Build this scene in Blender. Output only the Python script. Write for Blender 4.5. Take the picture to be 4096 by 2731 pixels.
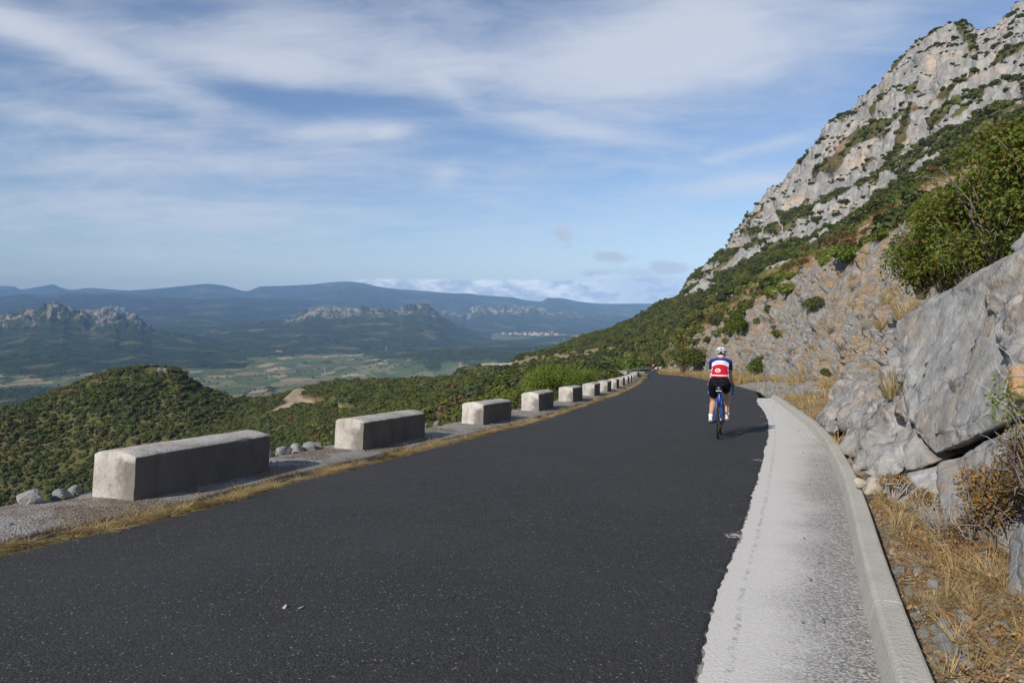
import bpy, bmesh, math, random
import numpy as np
from mathutils import Vector, Matrix

for _o in list(bpy.data.objects):
    bpy.data.objects.remove(_o)
SC = bpy.context.scene
COL = SC.collection
RNG = np.random.default_rng(11)
random.seed(5)

# ------------------------------------------------------------------ camera
FPX, CX, CY, HCAM, VH = 682.7, 512.0, 341.0, 1.336, 303.0     # focal length in px of a 1024 px wide picture, eye height, horizon row
PITCH = math.atan((CY - VH) / FPX)
cam_d = bpy.data.cameras.new('camera')
cam_d.sensor_width = 36.0
cam_d.lens = 36.0 * FPX / 1024.0
cam_d.clip_start = 0.05
cam_d.clip_end = 150000.0
cam = bpy.data.objects.new('camera', cam_d)
COL.objects.link(cam)
cam.location = (0, 0, HCAM)
cam.rotation_euler = (math.pi / 2 - PITCH, 0, 0)
SC.camera = cam

# ------------------------------------------------------------------ light
SUN_DIR = Vector((-0.643, -0.766, 0.0)).normalized()             # horizontal direction towards the sun
SUN_EL = math.radians(33.5)
SUN_AZ = math.atan2(SUN_DIR.x, SUN_DIR.y)
sun_d = bpy.data.lights.new('sun', 'SUN')
sun_d.energy = 5.0
sun_d.angle = math.radians(0.53)
sun_d.color = (1.0, 0.94, 0.85)
sun = bpy.data.objects.new('sun', sun_d)
COL.objects.link(sun)
_to = Vector((SUN_DIR.x * math.cos(SUN_EL), SUN_DIR.y * math.cos(SUN_EL), math.sin(SUN_EL)))
sun.rotation_euler = _to.to_track_quat('Z', 'Y').to_euler()
sun.location = (-20, -20, 30)

SC.view_settings.view_transform = 'Standard'
SC.view_settings.look = 'None'
SC.view_settings.gamma = 1.0
SC.view_settings.use_curve_mapping = False
SC.view_settings.exposure = 0.0
SC.cycles.use_denoising = True
SC.cycles.volume_bounces = 0
SC.cycles.max_bounces = 6
SC.cycles.sample_clamp_indirect = 4.0


class NT:
    """small node-tree writer"""
    def __init__(self, tree):
        self.t = tree
        tree.nodes.clear()

    def n(self, kind, **kw):
        nd = self.t.nodes.new(kind)
        for k, v in kw.items():
            setattr(nd, k, v)
        return nd

    def set(self, sock, v):
        if isinstance(v, bpy.types.NodeSocket):
            self.t.links.new(v, sock)
        elif v is not None:
            if isinstance(v, (tuple, list)) and len(v) == 3 and len(sock.default_value) == 4:
                v = (*v, 1.0)
            sock.default_value = v

    def m(self, op, a, b=None, c=None, clamp=False):
        nd = self.n('ShaderNodeMath', operation=op, use_clamp=clamp)
        self.set(nd.inputs[0], a)
        if b is not None: self.set(nd.inputs[1], b)
        if c is not None: self.set(nd.inputs[2], c)
        return nd.outputs[0]

    def vm(self, op, a, b=None, s=None):
        nd = self.n('ShaderNodeVectorMath', operation=op)
        self.set(nd.inputs[0], a)
        if b is not None: self.set(nd.inputs[1], b)
        if s is not None: self.set(nd.inputs['Scale'], s)
        return nd.outputs['Value'] if op in ('LENGTH', 'DOT_PRODUCT', 'DISTANCE') else nd.outputs[0]

    def noise(self, vec, scale, detail=4.0, rough=0.55, dist=0.0, out='Fac'):
        nd = self.n('ShaderNodeTexNoise')
        if vec is not None: self.set(nd.inputs['Vector'], vec)
        nd.inputs['Scale'].default_value = scale
        nd.inputs['Detail'].default_value = detail
        nd.inputs['Roughness'].default_value = rough
        nd.inputs['Distortion'].default_value = dist
        return nd.outputs[out]

    def voro(self, vec, scale, feature='F1', out='Distance', rand=1.0):
        nd = self.n('ShaderNodeTexVoronoi', feature=feature)
        if vec is not None: self.set(nd.inputs['Vector'], vec)
        nd.inputs['Scale'].default_value = scale
        nd.inputs['Randomness'].default_value = rand
        return nd.outputs[out]

    def ramp(self, fac, stops, interp='LINEAR'):
        nd = self.n('ShaderNodeValToRGB')
        cr = nd.color_ramp
        cr.interpolation = interp
        while len(cr.elements) < len(stops):
            cr.elements.new(0.5)
        for e, (p, c) in zip(cr.elements, stops):
            e.position = p
            if isinstance(c, (int, float)): c = (c, c, c)
            e.color = (*c[:3], 1.0)
        self.set(nd.inputs[0], fac)
        return nd.outputs[0]

    def rng(self, v, a, b, c=0.0, d=1.0, smooth=True):
        nd = self.n('ShaderNodeMapRange', interpolation_type='SMOOTHSTEP' if smooth else 'LINEAR')
        self.set(nd.inputs[0], v)
        for i, x in enumerate((a, b, c, d)):
            self.set(nd.inputs[i + 1], x)
        return nd.outputs[0]

    def mix(self, f, a, b, mode='MIX'):
        nd = self.n('ShaderNodeMix', data_type='RGBA', blend_type=mode)
        self.set(nd.inputs[0], f)
        self.set(nd.inputs[6], a)
        self.set(nd.inputs[7], b)
        return nd.outputs[2]

    def attr(self, name, out='Fac'):
        return self.n('ShaderNodeAttribute', attribute_name=name).outputs[out]

    def mapping(self, vec, scale=(1, 1, 1), rot=(0, 0, 0), loc=(0, 0, 0)):
        nd = self.n('ShaderNodeMapping')
        self.set(nd.inputs[0], vec)
        nd.inputs['Location'].default_value = loc
        nd.inputs['Rotation'].default_value = rot
        nd.inputs['Scale'].default_value = scale
        return nd.outputs[0]

    def pos(self):
        return self.n('ShaderNodeNewGeometry').outputs['Position']

    def obj(self):
        return self.n('ShaderNodeTexCoord').outputs['Object']

    def rand(self):
        return self.n('ShaderNodeObjectInfo').outputs['Random']

    def bump(self, h, strength=0.5, dist=0.05, normal=None):
        nd = self.n('ShaderNodeBump')
        nd.inputs['Strength'].default_value = strength
        nd.inputs['Distance'].default_value = dist
        self.set(nd.inputs['Height'], h)
        if normal is not None: self.set(nd.inputs['Normal'], normal)
        return nd.outputs[0]

    def out(self, color, rough=0.9, normal=None, spec=0.3, metal=0.0, trans=None):
        p = self.n('ShaderNodeBsdfPrincipled')
        self.set(p.inputs['Base Color'], color)
        self.set(p.inputs['Roughness'], rough)
        p.inputs['Specular IOR Level'].default_value = spec
        p.inputs['Metallic'].default_value = metal
        if normal is not None: self.set(p.inputs['Normal'], normal)
        o = self.n('ShaderNodeOutputMaterial')
        res = p.outputs[0]
        if trans is not None:
            tr = self.n('ShaderNodeBsdfTranslucent')
            self.set(tr.inputs[0], trans[1])
            mx = self.n('ShaderNodeMixShader')
            mx.inputs[0].default_value = trans[0]
            self.t.links.new(res, mx.inputs[1])
            self.t.links.new(tr.outputs[0], mx.inputs[2])
            res = mx.outputs[0]
        self.t.links.new(res, o.inputs[0])


def mat(name):
    m = bpy.data.materials.new(name)
    m.use_nodes = True
    return m, NT(m.node_tree)


def plain(name, color, rough=0.6, spec=0.4, metal=0.0, var=0.12, scale=30.0, bump=0.0):
    m, T = mat(name)
    nz = T.noise(T.obj(), scale, 3)
    c = T.mix(nz, tuple(x * (1 - var) for x in color), tuple(min(1, x * (1 + var)) for x in color))
    T.out(c, rough, T.bump(nz, bump, 0.01) if bump else None, spec, metal)
    return m


# ------------------------------------------------------------------ sky
world = bpy.data.worlds.new('World')
SC.world = world
world.use_nodes = True
W = NT(world.node_tree)
sky = W.n('ShaderNodeTexSky', sky_type='NISHITA')
sky.sun_disc = False
sky.sun_elevation = SUN_EL
sky.sun_rotation = SUN_AZ
sky.altitude = 430.0
sky.air_density = 1.0
sky.dust_density = 0.6
sky.ozone_density = 2.0
SKY_STRENGTH = 0.108
gd = W.n('ShaderNodeTexCoord').outputs['Generated']
sep = W.n('ShaderNodeSeparateXYZ')
W.set(sep.inputs[0], gd)
dx, dy, dz = sep.outputs
az = W.m('ARCTAN2', dx, dy)                       # 0 straight ahead, + to the right
el = W.m('ARCSINE', dz)
den = W.m('ADD', W.m('MAXIMUM', dz, 0.0), 0.12)
cmb = W.n('ShaderNodeCombineXYZ')
W.set(cmb.inputs[0], W.m('DIVIDE', dx, den)); W.set(cmb.inputs[1], W.m('DIVIDE', dy, den))
plane = cmb.outputs[0]
# thin cirrus: stretched, warped noise on a high flat layer
warp = W.vm('SCALE', W.vm('SUBTRACT', W.noise(plane, 0.6, 3, 0.5, out='Color'), (0.5, 0.5, 0.5)), s=0.9)
p1 = W.vm('ADD', W.mapping(plane, (0.95, 1.25, 1.0), (0, 0, 0.7)), warp)
wisps = W.noise(p1, 1.5, 10, 0.60, 0.6)
fine = W.noise(W.vm('ADD', W.mapping(plane, (1.6, 3.2, 1.0), (0, 0, 0.85)), warp), 1.9, 8, 0.62, 1.0)
cover = W.m('ADD', W.m('MULTIPLY', W.noise(plane, 0.5, 3, 0.5), 0.40), -0.215)


def px_dir(u, v):
    a, b = (u - CX) / FPX, (CY - v) / FPX
    d = Vector((a, math.cos(PITCH) + b * math.sin(PITCH), -math.sin(PITCH) + b * math.cos(PITCH))).normalized()
    return math.atan2(d.x, d.y), math.asin(d.z)


# where the larger cirrus sheets hang in the sky: (azimuth, elevation) from the picture, half sizes, tilt, weight
def sheet(u, v, hu, hv, tilt, w):
    return ((u, v), hu / FPX, hv / FPX, tilt, w)


sheets = [sheet(290, 36, 135, 34, 0.0, 0.36), sheet(255, 66, 120, 16, -0.06, 0.26), sheet(90, 56, 125, 12, -0.24, 0.26), sheet(40, 36, 90, 14, -0.2, 0.16), sheet(600, 72, 125, 34, 0.0, 0.42), sheet(700, 25, 100, 40, 0.0, 0.40),
          sheet(450, 66, 80, 13, 0.05, 0.22), sheet(345, 131, 70, 11, 0.08, 0.30), sheet(388, 130, 22, 8, 0.1, 0.16), sheet(95, 122, 85, 12, -0.04, 0.26), sheet(170, 163, 210, 13, 0.03, 0.28),
          sheet(120, 205, 190, 26, 0.0, 0.20), sheet(560, 126, 120, 8, -0.17, 0.24), sheet(450, 92, 30, 9, -0.5, 0.18), sheet(446, 174, 18, 12, 0.6, 0.16), sheet(745, 183, 110, 10, 0.06, 0.28),
          sheet(760, 147, 75, 6, 0.18, 0.22), sheet(850, 30, 60, 30, 0.3, 0.14), sheet(300, 235, 260, 30, 0.0, 0.08), sheet(700, 225, 180, 20, 0.0, 0.07), sheet(180, 8, 60, 14, 0.2, -0.24), sheet(300, 98, 160, 9, 0.0, -0.18), sheet(800, 60, 40, 30, 0.9, -0.10)]
for (u, v), sa, se, tilt, wt in sheets:
    a0, e0 = px_dir(u, v)
    da, de = W.m('SUBTRACT', az, a0), W.m('SUBTRACT', el, e0)
    ct, st = math.cos(tilt), math.sin(tilt)
    qa = W.m('ADD', W.m('MULTIPLY', da, ct / sa), W.m('MULTIPLY', de, st / sa))
    qe = W.m('ADD', W.m('MULTIPLY', da, -st / se), W.m('MULTIPLY', de, ct / se))
    r2 = W.m('ADD', W.m('MULTIPLY', qa, qa), W.m('MULTIPLY', qe, qe))
    g = W.m('MULTIPLY', W.m('EXPONENT', W.m('MULTIPLY', r2, -1.0)), wt)
    cover = W.m('ADD', cover, g)
dens = W.m('ADD', W.m('ADD', W.m('MULTIPLY', wisps, 0.62), W.m('MULTIPLY', fine, 0.36)), cover)
cirrus = W.m('MULTIPLY', W.rng(dens, 0.32, 0.98), 0.84)
# low cumulus bank lying on the far ridges, and a few grey scraps above it
ae = W.n('ShaderNodeCombineXYZ')
W.set(ae.inputs[0], az); W.set(ae.inputs[1], W.m('MULTIPLY', el, 2.6))
bn = W.noise(ae.outputs[0], 16.0, 7, 0.6, 0.2)
b2 = W.noise(W.vm('ADD', ae.outputs[0], (0.006, -0.022, 3.0)), 16.0, 7, 0.6, 0.2)


def soft(x0, x1, y0, y1, fx, fy):
    """soft box in azimuth / elevation given by picture rows"""
    (a0, _), (a1, _) = px_dir(x0, 290), px_dir(x1, 290)
    e0, e1 = px_dir(512, y1)[1], px_dir(512, y0)[1]
    m1 = W.m('MULTIPLY', W.rng(az, a0 - fx, a0 + fx), W.rng(az, a1 + fx, a1 - fx))
    m2 = W.m('MULTIPLY', W.rng(el, e0 - fy, e0 + fy), W.rng(el, e1 + fy, e1 - fy))
    return W.m('MULTIPLY', m1, m2)


def puff(u, v, hu, hv, tilt=0.0):
    a0, e0 = px_dir(u, v)
    da, de = W.m('SUBTRACT', az, a0), W.m('SUBTRACT', el, e0)
    ct, st = math.cos(tilt), math.sin(tilt)
    qa = W.m('ADD', W.m('MULTIPLY', da, ct * FPX / hu), W.m('MULTIPLY', de, st * FPX / hu))
    qe = W.m('ADD', W.m('MULTIPLY', da, -st * FPX / hv), W.m('MULTIPLY', de, ct * FPX / hv))
    return W.m('EXPONENT', W.m('MULTIPLY', W.m('ADD', W.m('MULTIPLY', qa, qa), W.m('MULTIPLY', qe, qe)), -1.0))


bank = soft(330, 900, 279, 340, 0.07, 0.006)
for pf, k in ((puff(640, 281, 48, 16), 1.0), (puff(612, 257, 27, 8, -0.1), 0.92), (puff(563, 234, 16, 13, -0.6), 0.80), (puff(668, 268, 28, 11), 0.92), (puff(598, 273, 24, 7), 0.80)):
    bank = W.m('MAXIMUM', bank, W.m('MULTIPLY', pf, k))
scrap = W.noise(ae.outputs[0], 38.0, 6, 0.62, 0.5)
bn = W.m('ADD', W.m('MULTIPLY', bn, 0.5), W.m('MULTIPLY', scrap, 0.5))
bden = W.rng(W.m('ADD', bank, W.m('MULTIPLY', W.m('SUBTRACT', bn, 0.5), 1.9)), 0.36, 0.86)
shade = W.rng(W.m('ADD', W.m('SUBTRACT', b2, bn), W.m('MULTIPLY', W.m('SUBTRACT', el, px_dir(512, 290)[1]), -2.0)), -0.16, 0.12)
rightward = W.rng(az, px_dir(540, 290)[0], px_dir(640, 290)[0])
above = W.rng(el, px_dir(512, 281)[1], px_dir(512, 272)[1])
grey = W.m('MAXIMUM', W.m('MULTIPLY', rightward, 0.75), above)
shade = W.m('MAXIMUM', shade, W.m('MULTIPLY', grey, 0.9))
bcol = W.mix(shade, (10.5, 10.3, 10.0), (4.2, 4.8, 5.8))
sky_c = W.mix(1.0, sky.outputs[0], (0.94, 0.975, 1.09), 'MULTIPLY')
c1 = W.mix(cirrus, sky_c, (6.2, 6.6, 7.4))
c2 = W.mix(W.m('MULTIPLY', bden, 0.95), c1, bcol)
bg = W.n('ShaderNodeBackground')
W.set(bg.inputs[0], c2)
bg.inputs[1].default_value = SKY_STRENGTH
W.t.links.new(bg.outputs[0], W.n('ShaderNodeOutputWorld').inputs[0])

# ------------------------------------------------------------------ helpers
def ray(u, v):
    a, b = (u - CX) / FPX, (CY - v) / FPX
    return np.array([a, math.cos(PITCH) + b * math.sin(PITCH), -math.sin(PITCH) + b * math.cos(PITCH)])


def at(u, v, Y):
    """the point of the place seen at a picture position, at distance Y ahead"""
    d = ray(u, v)
    return d * (Y / d[1]) + np.array([0, 0, HCAM])


def vz(v, Y):
    return at(512, v, Y)[2]


def pchip(xk, yk, xq):
    xk = np.asarray(xk, float); yk = np.asarray(yk, float); xq = np.asarray(xq, float)
    one = yk.ndim == 1
    if one: yk = yk[:, None]
    h = np.diff(xk)[:, None]
    dl = np.diff(yk, axis=0) / h
    d = np.zeros_like(yk)
    if len(xk) > 2:
        w1 = 2 * h[1:] + h[:-1]; w2 = h[1:] + 2 * h[:-1]
        ok = dl[:-1] * dl[1:] > 0
        with np.errstate(divide='ignore', invalid='ignore'):
            hm = (w1 + w2) / (w1 / dl[:-1] + w2 / dl[1:])
        d[1:-1] = np.where(ok, hm, 0)
    d[0] = dl[0]; d[-1] = dl[-1]
    xq_ = np.clip(xq, xk[0], xk[-1])
    i = np.clip(np.searchsorted(xk, xq_) - 1, 0, len(xk) - 2)
    t = ((xq_ - xk[i]) / (xk[i + 1] - xk[i]))[:, None]
    hh = (xk[i + 1] - xk[i])[:, None]
    r = (yk[i] * (1 + 2 * t) * (1 - t) ** 2 + d[i] * hh * t * (1 - t) ** 2 + yk[i + 1] * t * t * (3 - 2 * t) + d[i + 1] * hh * t * t * (t - 1))
    return r[:, 0] if one else r


_PERM = np.random.default_rng(3).permutation(256).astype(np.int32)
_PERM = np.concatenate([_PERM, _PERM, _PERM])
_GR = np.array([(1, 1, 0), (-1, 1, 0), (1, -1, 0), (-1, -1, 0), (1, 0, 1), (-1, 0, 1), (1, 0, -1), (-1, 0, -1), (0, 1, 1), (0, -1, 1), (0, 1, -1), (0, -1, -1),
                (1, 1, 0), (-1, 1, 0), (0, -1, 1), (0, -1, -1)], np.float32)


def perlin(P):
    P = np.asarray(P, np.float64)
    I = np.floor(P); f = (P - I).astype(np.float32)
    I = I.astype(np.int64) & 255
    w = f * f * f * (f * (f * 6 - 15) + 10)
    res = 0
    for a in (0, 1):
        wa = w[:, 0] if a else 1 - w[:, 0]
        ha = _PERM[(I[:, 0] + a) & 255]
        for b in (0, 1):
            wb = w[:, 1] if b else 1 - w[:, 1]
            hb = _PERM[ha + ((I[:, 1] + b) & 255)]
            for c in (0, 1):
                wc = w[:, 2] if c else 1 - w[:, 2]
                g = _GR[_PERM[hb + ((I[:, 2] + c) & 255)] & 15]
                dot = g[:, 0] * (f[:, 0] - a) + g[:, 1] * (f[:, 1] - b) + g[:, 2] * (f[:, 2] - c)
                res = res + wa * wb * wc * dot
    return res


def fbm(P, octaves=5, gain=0.5, lac=2.03, ridged=False):
    P = np.asarray(P, np.float64).copy()
    s = 0; a = 1.0; n = 0.0
    for _ in range(octaves):
        v = perlin(P)
        if ridged: v = 0.6 - 2.0 * np.abs(v)
        s = s + a * v; n += a
        a *= gain; P = P * lac + 17.3
    return s / n


def cells(P):
    """voronoi: (F1, F2, id of the nearest cell in 0..1)"""
    P = np.asarray(P, np.float64)
    I = np.floor(P).astype(np.int64); f = P - I
    n = len(P)
    f1 = np.full(n, 9.0); f2 = np.full(n, 9.0); cid = np.zeros(n)
    for a in (-1, 0, 1):
        for b in (-1, 0, 1):
            for c in (-1, 0, 1):
                h = _PERM[_PERM[_PERM[(I[:, 0] + a) & 255] + ((I[:, 1] + b) & 255)] + ((I[:, 2] + c) & 255)]
                jx = _PERM[h] / 255.0; jy = _PERM[h + 77] / 255.0; jz = _PERM[h + 151] / 255.0
                d = np.sqrt((a + jx - f[:, 0]) ** 2 + (b + jy - f[:, 1]) ** 2 + (c + jz - f[:, 2]) ** 2)
                near = d < f1
                f2 = np.where(near, f1, np.minimum(f2, d))
                cid = np.where(near, _PERM[h + 33] / 255.0, cid)
                f1 = np.where(near, d, f1)
    return f1, f2, cid


def ss(x, a, b):
    t = np.clip((np.asarray(x, float) - a) / (b - a), 0, 1)
    return t * t * (3 - 2 * t)


def tag(o, label=None, cat=None, group=None, kind=None):
    if label: o['label'] = label
    if cat: o['category'] = cat
    if group: o['group'] = group
    if kind: o['kind'] = kind
    return o


def new_mesh(name, V, Fc, mats, smooth=True, attrs=None, mi=None, uv=None):
    """mesh data from numpy arrays; Fc is an (n,4) or (n,3) array or a list of tuples"""
    me = bpy.data.meshes.new(name)
    V = np.asarray(V, np.float32)
    if isinstance(Fc, np.ndarray):
        k = Fc.shape[1]
        me.vertices.add(len(V)); me.vertices.foreach_set('co', V.ravel())
        me.loops.add(Fc.size); me.loops.foreach_set('vertex_index', Fc.astype(np.int32).ravel())
        me.polygons.add(len(Fc)); me.polygons.foreach_set('loop_start', np.arange(0, Fc.size, k, dtype=np.int32))
        me.update(calc_edges=True)
        me.validate()
    else:
        me.from_pydata([tuple(map(float, v)) for v in V], [], [tuple(f) for f in Fc])
        me.update()
    me.polygons.foreach_set('use_smooth', np.full(len(me.polygons), smooth))
    for m in (mats if isinstance(mats, (list, tuple)) else [mats]):
        me.materials.append(m)
    if mi is not None and len(me.polygons) == len(mi):
        me.polygons.foreach_set('material_index', np.asarray(mi, np.int32))
    for k, a in (attrs or {}).items():
        at_ = me.attributes.new(k, 'FLOAT', 'POINT')
        at_.data.foreach_set('value', np.asarray(a, np.float32))
    if uv is not None:
        l = me.uv_layers.new(name='UVMap')
        vi = np.zeros(len(me.loops), np.int32); me.loops.foreach_get('vertex_index', vi)
        l.data.foreach_set('uv', np.asarray(uv, np.float32)[vi].ravel())
    return me


def link(name, me, parent=None):
    o = bpy.data.objects.new(name, me)
    COL.objects.link(o)
    if parent is not None: o.parent = parent
    return o


def empty(name, loc=(0, 0, 0), rz=0.0):
    o = bpy.data.objects.new(name, None)
    o.empty_display_size = 0.2
    COL.objects.link(o)
    o.location = [float(x) for x in loc]; o.rotation_euler = (0, 0, rz)
    return o


def grid_faces(nr, nc):
    i = np.arange(nr - 1)[:, None] * nc + np.arange(nc - 1)[None, :]
    return np.stack([i, i + 1, i + 1 + nc, i + nc], -1).reshape(-1, 4)


def vnormals(V, nr, nc):
    G = V.reshape(nr, nc, 3)
    du = np.gradient(G, axis=1); dv = np.gradient(G, axis=0)
    n = np.cross(du, dv); n /= np.maximum(np.linalg.norm(n, axis=2, keepdims=True), 1e-9)
    return n.reshape(-1, 3)


def copy_tree(o, parent=None):
    c = o.copy()
    COL.objects.link(c)
    c.parent = parent
    for ch in list(o.children):
        copy_tree(ch, c)
    return c


PROTO = {}


def scatter_group():
    """node group that sets the shapes of a collection on the points of a mesh"""
    ng = bpy.data.node_groups.new('scatter', 'GeometryNodeTree')
    ng.interface.new_socket('Geometry', in_out='INPUT', socket_type='NodeSocketGeometry')
    ng.interface.new_socket('Shapes', in_out='INPUT', socket_type='NodeSocketCollection')
    ng.interface.new_socket('Geometry', in_out='OUTPUT', socket_type='NodeSocketGeometry')
    N = ng.nodes; L = ng.links
    gi = N.new('NodeGroupInput'); go = N.new('NodeGroupOutput')
    ci = N.new('GeometryNodeCollectionInfo')
    ci.inputs['Separate Children'].default_value = True
    ci.inputs['Reset Children'].default_value = True
    ip = N.new('GeometryNodeInstanceOnPoints')
    ip.inputs['Pick Instance'].default_value = True

    def na(nm, dt):
        x = N.new('GeometryNodeInputNamedAttribute'); x.data_type = dt; x.inputs['Name'].default_value = nm
        return x.outputs['Attribute']
    L.new(gi.outputs[0], ip.inputs['Points'])
    L.new(gi.outputs[1], ci.inputs['Collection'])
    L.new(ci.outputs[0], ip.inputs['Instance'])
    L.new(na('pick', 'INT'), ip.inputs['Instance Index'])
    er = N.new('FunctionNodeEulerToRotation')
    L.new(na('rot', 'FLOAT_VECTOR'), er.inputs[0])
    L.new(er.outputs[0], ip.inputs['Rotation'])
    L.new(na('scl', 'FLOAT_VECTOR'), ip.inputs['Scale'])
    L.new(ip.outputs[0], go.inputs[0])
    return ng


SCATTER = scatter_group()


def scatter(name, pts, scl, rot, pick, protos, label=None, cat=None, parent=None):
    """stuff: many small shapes of one kind as one object"""
    me = bpy.data.meshes.new(name)
    pts = np.asarray(pts, np.float32)
    n = len(pts)
    me.vertices.add(n); me.vertices.foreach_set('co', pts.ravel())
    scl = np.asarray(scl, np.float32)
    if scl.ndim == 1: scl = np.repeat(scl[:, None], 3, 1)
    a = me.attributes.new('scl', 'FLOAT_VECTOR', 'POINT'); a.data.foreach_set('vector', scl.ravel())
    a = me.attributes.new('rot', 'FLOAT_VECTOR', 'POINT'); a.data.foreach_set('vector', np.asarray(rot, np.float32).ravel())
    a = me.attributes.new('pick', 'INT', 'POINT'); a.data.foreach_set('value', np.asarray(pick, np.int32))
    o = link(name, me, parent)
    key = tuple(m.name for m in protos)
    if key not in PROTO:
        c = bpy.data.collections.new('shapes_' + name)
        for i, m in enumerate(protos):
            p = bpy.data.objects.new('%02d_%s' % (i, m.name), m)
            c.objects.link(p)
        PROTO[key] = c
    md = o.modifiers.new('scatter', 'NODES')
    md.node_group = SCATTER
    for it in SCATTER.interface.items_tree:
        if it.name == 'Shapes': md[it.identifier] = PROTO[key]
    tag(o, label, cat, None, 'stuff')
    return o
# ------------------------------------------------------------------ the road line and the lie of the land
ROAD_S = 0.0903
_ky = np.array([-12, 0, 75, 122, 160, 200]); _kz = np.array([12 * ROAD_S, 0, -75 * ROAD_S, -122 * ROAD_S, -13.8, -15.5])


def zr(y):
    return pchip(_ky, _kz, np.atleast_1d(np.asarray(y, float)))


def poly(pts):
    p = np.array(pts, float)
    return p[:, 1], p[:, 0]


LY, LX = poly([(-9.1, -12), (-7.7, -8), (-3.54, 4.63), (-2.98, 5.75), (-2.47, 7.38), (-1.72, 9.4), (-1.03, 11.3), (-0.42, 12.9), (0.48, 15.4), (2.1, 20.9),
               (4.05, 27.8), (8.37, 45.3), (14.2, 73), (15.6, 80), (16.8, 95), (17.9, 105), (22.5, 122), (27.9, 135), (38.0, 160), (56, 200)])
RY, RX = poly([(-5.2, -12), (-3.6, -8), (0.78, 2.78), (1.2, 3.85), (1.52, 4.6), (2.21, 6.24), (3.59, 9.62), (5.48, 14.43), (6.83, 18.24), (8.95, 24.76), (10.33, 28.5),
               (12.17, 34.1), (13.63, 40.2), (14.67, 45.3), (16.95, 58.5), (19.7, 75), (20.7, 84.8), (23.4, 109), (30.5, 135), (42, 160), (62, 200)])
KY, KX = poly([(-4.4, -12), (-2.85, -8), (1.55, 2.78), (2.14, 4.13), (2.78, 5.54), (3.58, 7.35), (4.45, 9.46), (5.24, 11.47), (6.03, 13.61), (6.95, 16.4), (8.5, 21.25), (9.9, 25.6), (10.3, 27.0)])
BY_, BX_ = poly([(-4.1, -12), (-2.6, -8), (1.77, 2.78), (2.36, 4.13), (3.0, 5.54), (3.8, 7.35), (4.67, 9.46), (5.46, 11.47), (6.25, 13.61), (7.17, 16.4), (8.7, 21.25), (10.1, 25.6), (11.0, 29.5),
                (12.4, 34.1), (13.8, 40.2), (14.9, 45.3), (17.1, 58.5), (19.9, 75), (20.9, 84.8), (23.6, 109), (30.8, 135), (42.5, 160), (63, 200)])


def xl(y): return pchip(LY, LX, np.atleast_1d(y))
def xr(y): return pchip(RY, RX, np.atleast_1d(y))
def xk(y): return pchip(KY, KX, np.atleast_1d(y))
def xb(y): return pchip(BY_, BX_, np.atleast_1d(y))


def slope_cos(f, y):
    d = (f(np.asarray(y) + 0.4) - f(np.asarray(y) - 0.4)) / 0.8
    return 1 / np.sqrt(1 + d * d), d


VERGE = (np.array([-12, 3, 8, 10.5, 14, 20, 26, 32, 45, 75, 110, 160]), np.array([1.25, 1.25, 1.15, 0.9, 0.8, 1.4, 2.4, 3.2, 2.6, 2.2, 1.6, 1.2]))
CREST = (np.array([-12, 3, 8, 12, 16, 20, 30, 40, 60, 75, 90, 110, 160]), np.array([1.7, 1.7, 1.75, 2.2, 3.2, 4.4, 6.4, 7.5, 8.2, 7.2, 6.2, 4.6, 3.5]))


def bank_h(y, a):
    """height of the cut bank above the road, a metres right of the kerb"""
    w = np.interp(y, *VERGE); H1 = np.interp(y, *CREST)
    k1 = 1.75
    r = np.maximum(a - w, 0)
    d1 = H1 / k1
    k2 = np.interp(y, [6, 14], [0.95, 0.78])
    h = np.where(r < d1, k1 * r, H1 + k2 * (r - d1))
    return 0.14 * np.clip(a, 0, w) + h


# natural hillside: along each sight column (picture u), heights z at distances Y ahead
def _c(u, *kn):
    return (u, [(Y, vz(q, Y) if isinstance(q, int) or q > 60 else q) for Y, q in kn])


def _t(zc, Yc):      # the land falls away behind a crest
    return [(1.12 * Yc, zc - 0.035 * Yc - 4), (1.4 * Yc, zc - 0.24 * Yc), (1.0 * max(Yc * 2.3, 900), -215.0), (max(Yc * 3.6, 1500), -310.0)]


COLS = []


def col(u, *kn):
    k = []
    for Y, q in kn:
        k.append((Y, vz(float(q[1:]), Y) if isinstance(q, str) else float(q)))
    k += _t(k[-1][1], k[-1][0])
    COLS.append((u, k))


col(-420, (2, -3), (12, -8), (60, -34), (120, -62), (200, -84), (270, -96), (330, -78), (370, -70))
col(-200, (2, -3), (12, -8), (60, -33), (120, -60), (200, -86), (280, -98), (330, -66), (365, -58))
col(0, (2, -3), (14, -9), (60, -33), (120, -60), (210, -88), (285, 'v528'), (320, 'v462'), (352, 'v410'))
col(60, (2, -3), (14, -9), (60, -33), (120, -60), (210, -88), (288, 'v525'), (335, 'v440'), (368, 'v389'))
col(110, (2, -3), (16, -10), (60, -32), (120, -58), (215, -86), (290, 'v518'), (340, 'v424'), (380, 'v371.5'))
col(150, (2, -3), (16, -10), (60, -31), (120, -56), (215, -84), (290, 'v512'), (345, 'v415'), (388, 'v366'))
col(172, (2, -3), (16, -10), (60, -31), (120, -55), (215, -82), (290, 'v505'), (345, 'v415'), (390, 'v367.5'))
col(194, (2, -3), (16, -10), (60, -30), (120, -53), (215, -78), (285, 'v495'), (340, 'v424'), (386, 'v385'))
col(212, (2, -3), (16, -10), (60, -29), (120, -50), (210, -72), (275, 'v482'), (335, 'v430'), (386, 'v393.5'))
col(235, (2, -3), (16, -10), (60, -28), (120, -46), (200, -62), (265, 'v470'), (330, 'v430'), (390, 'v400'))
col(265, (2, -3), (16, -9), (60, -25), (120, -38), (190, 'v474'), (250, 'v446'), (320, 'v420'), (400, 'v398'))
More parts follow.
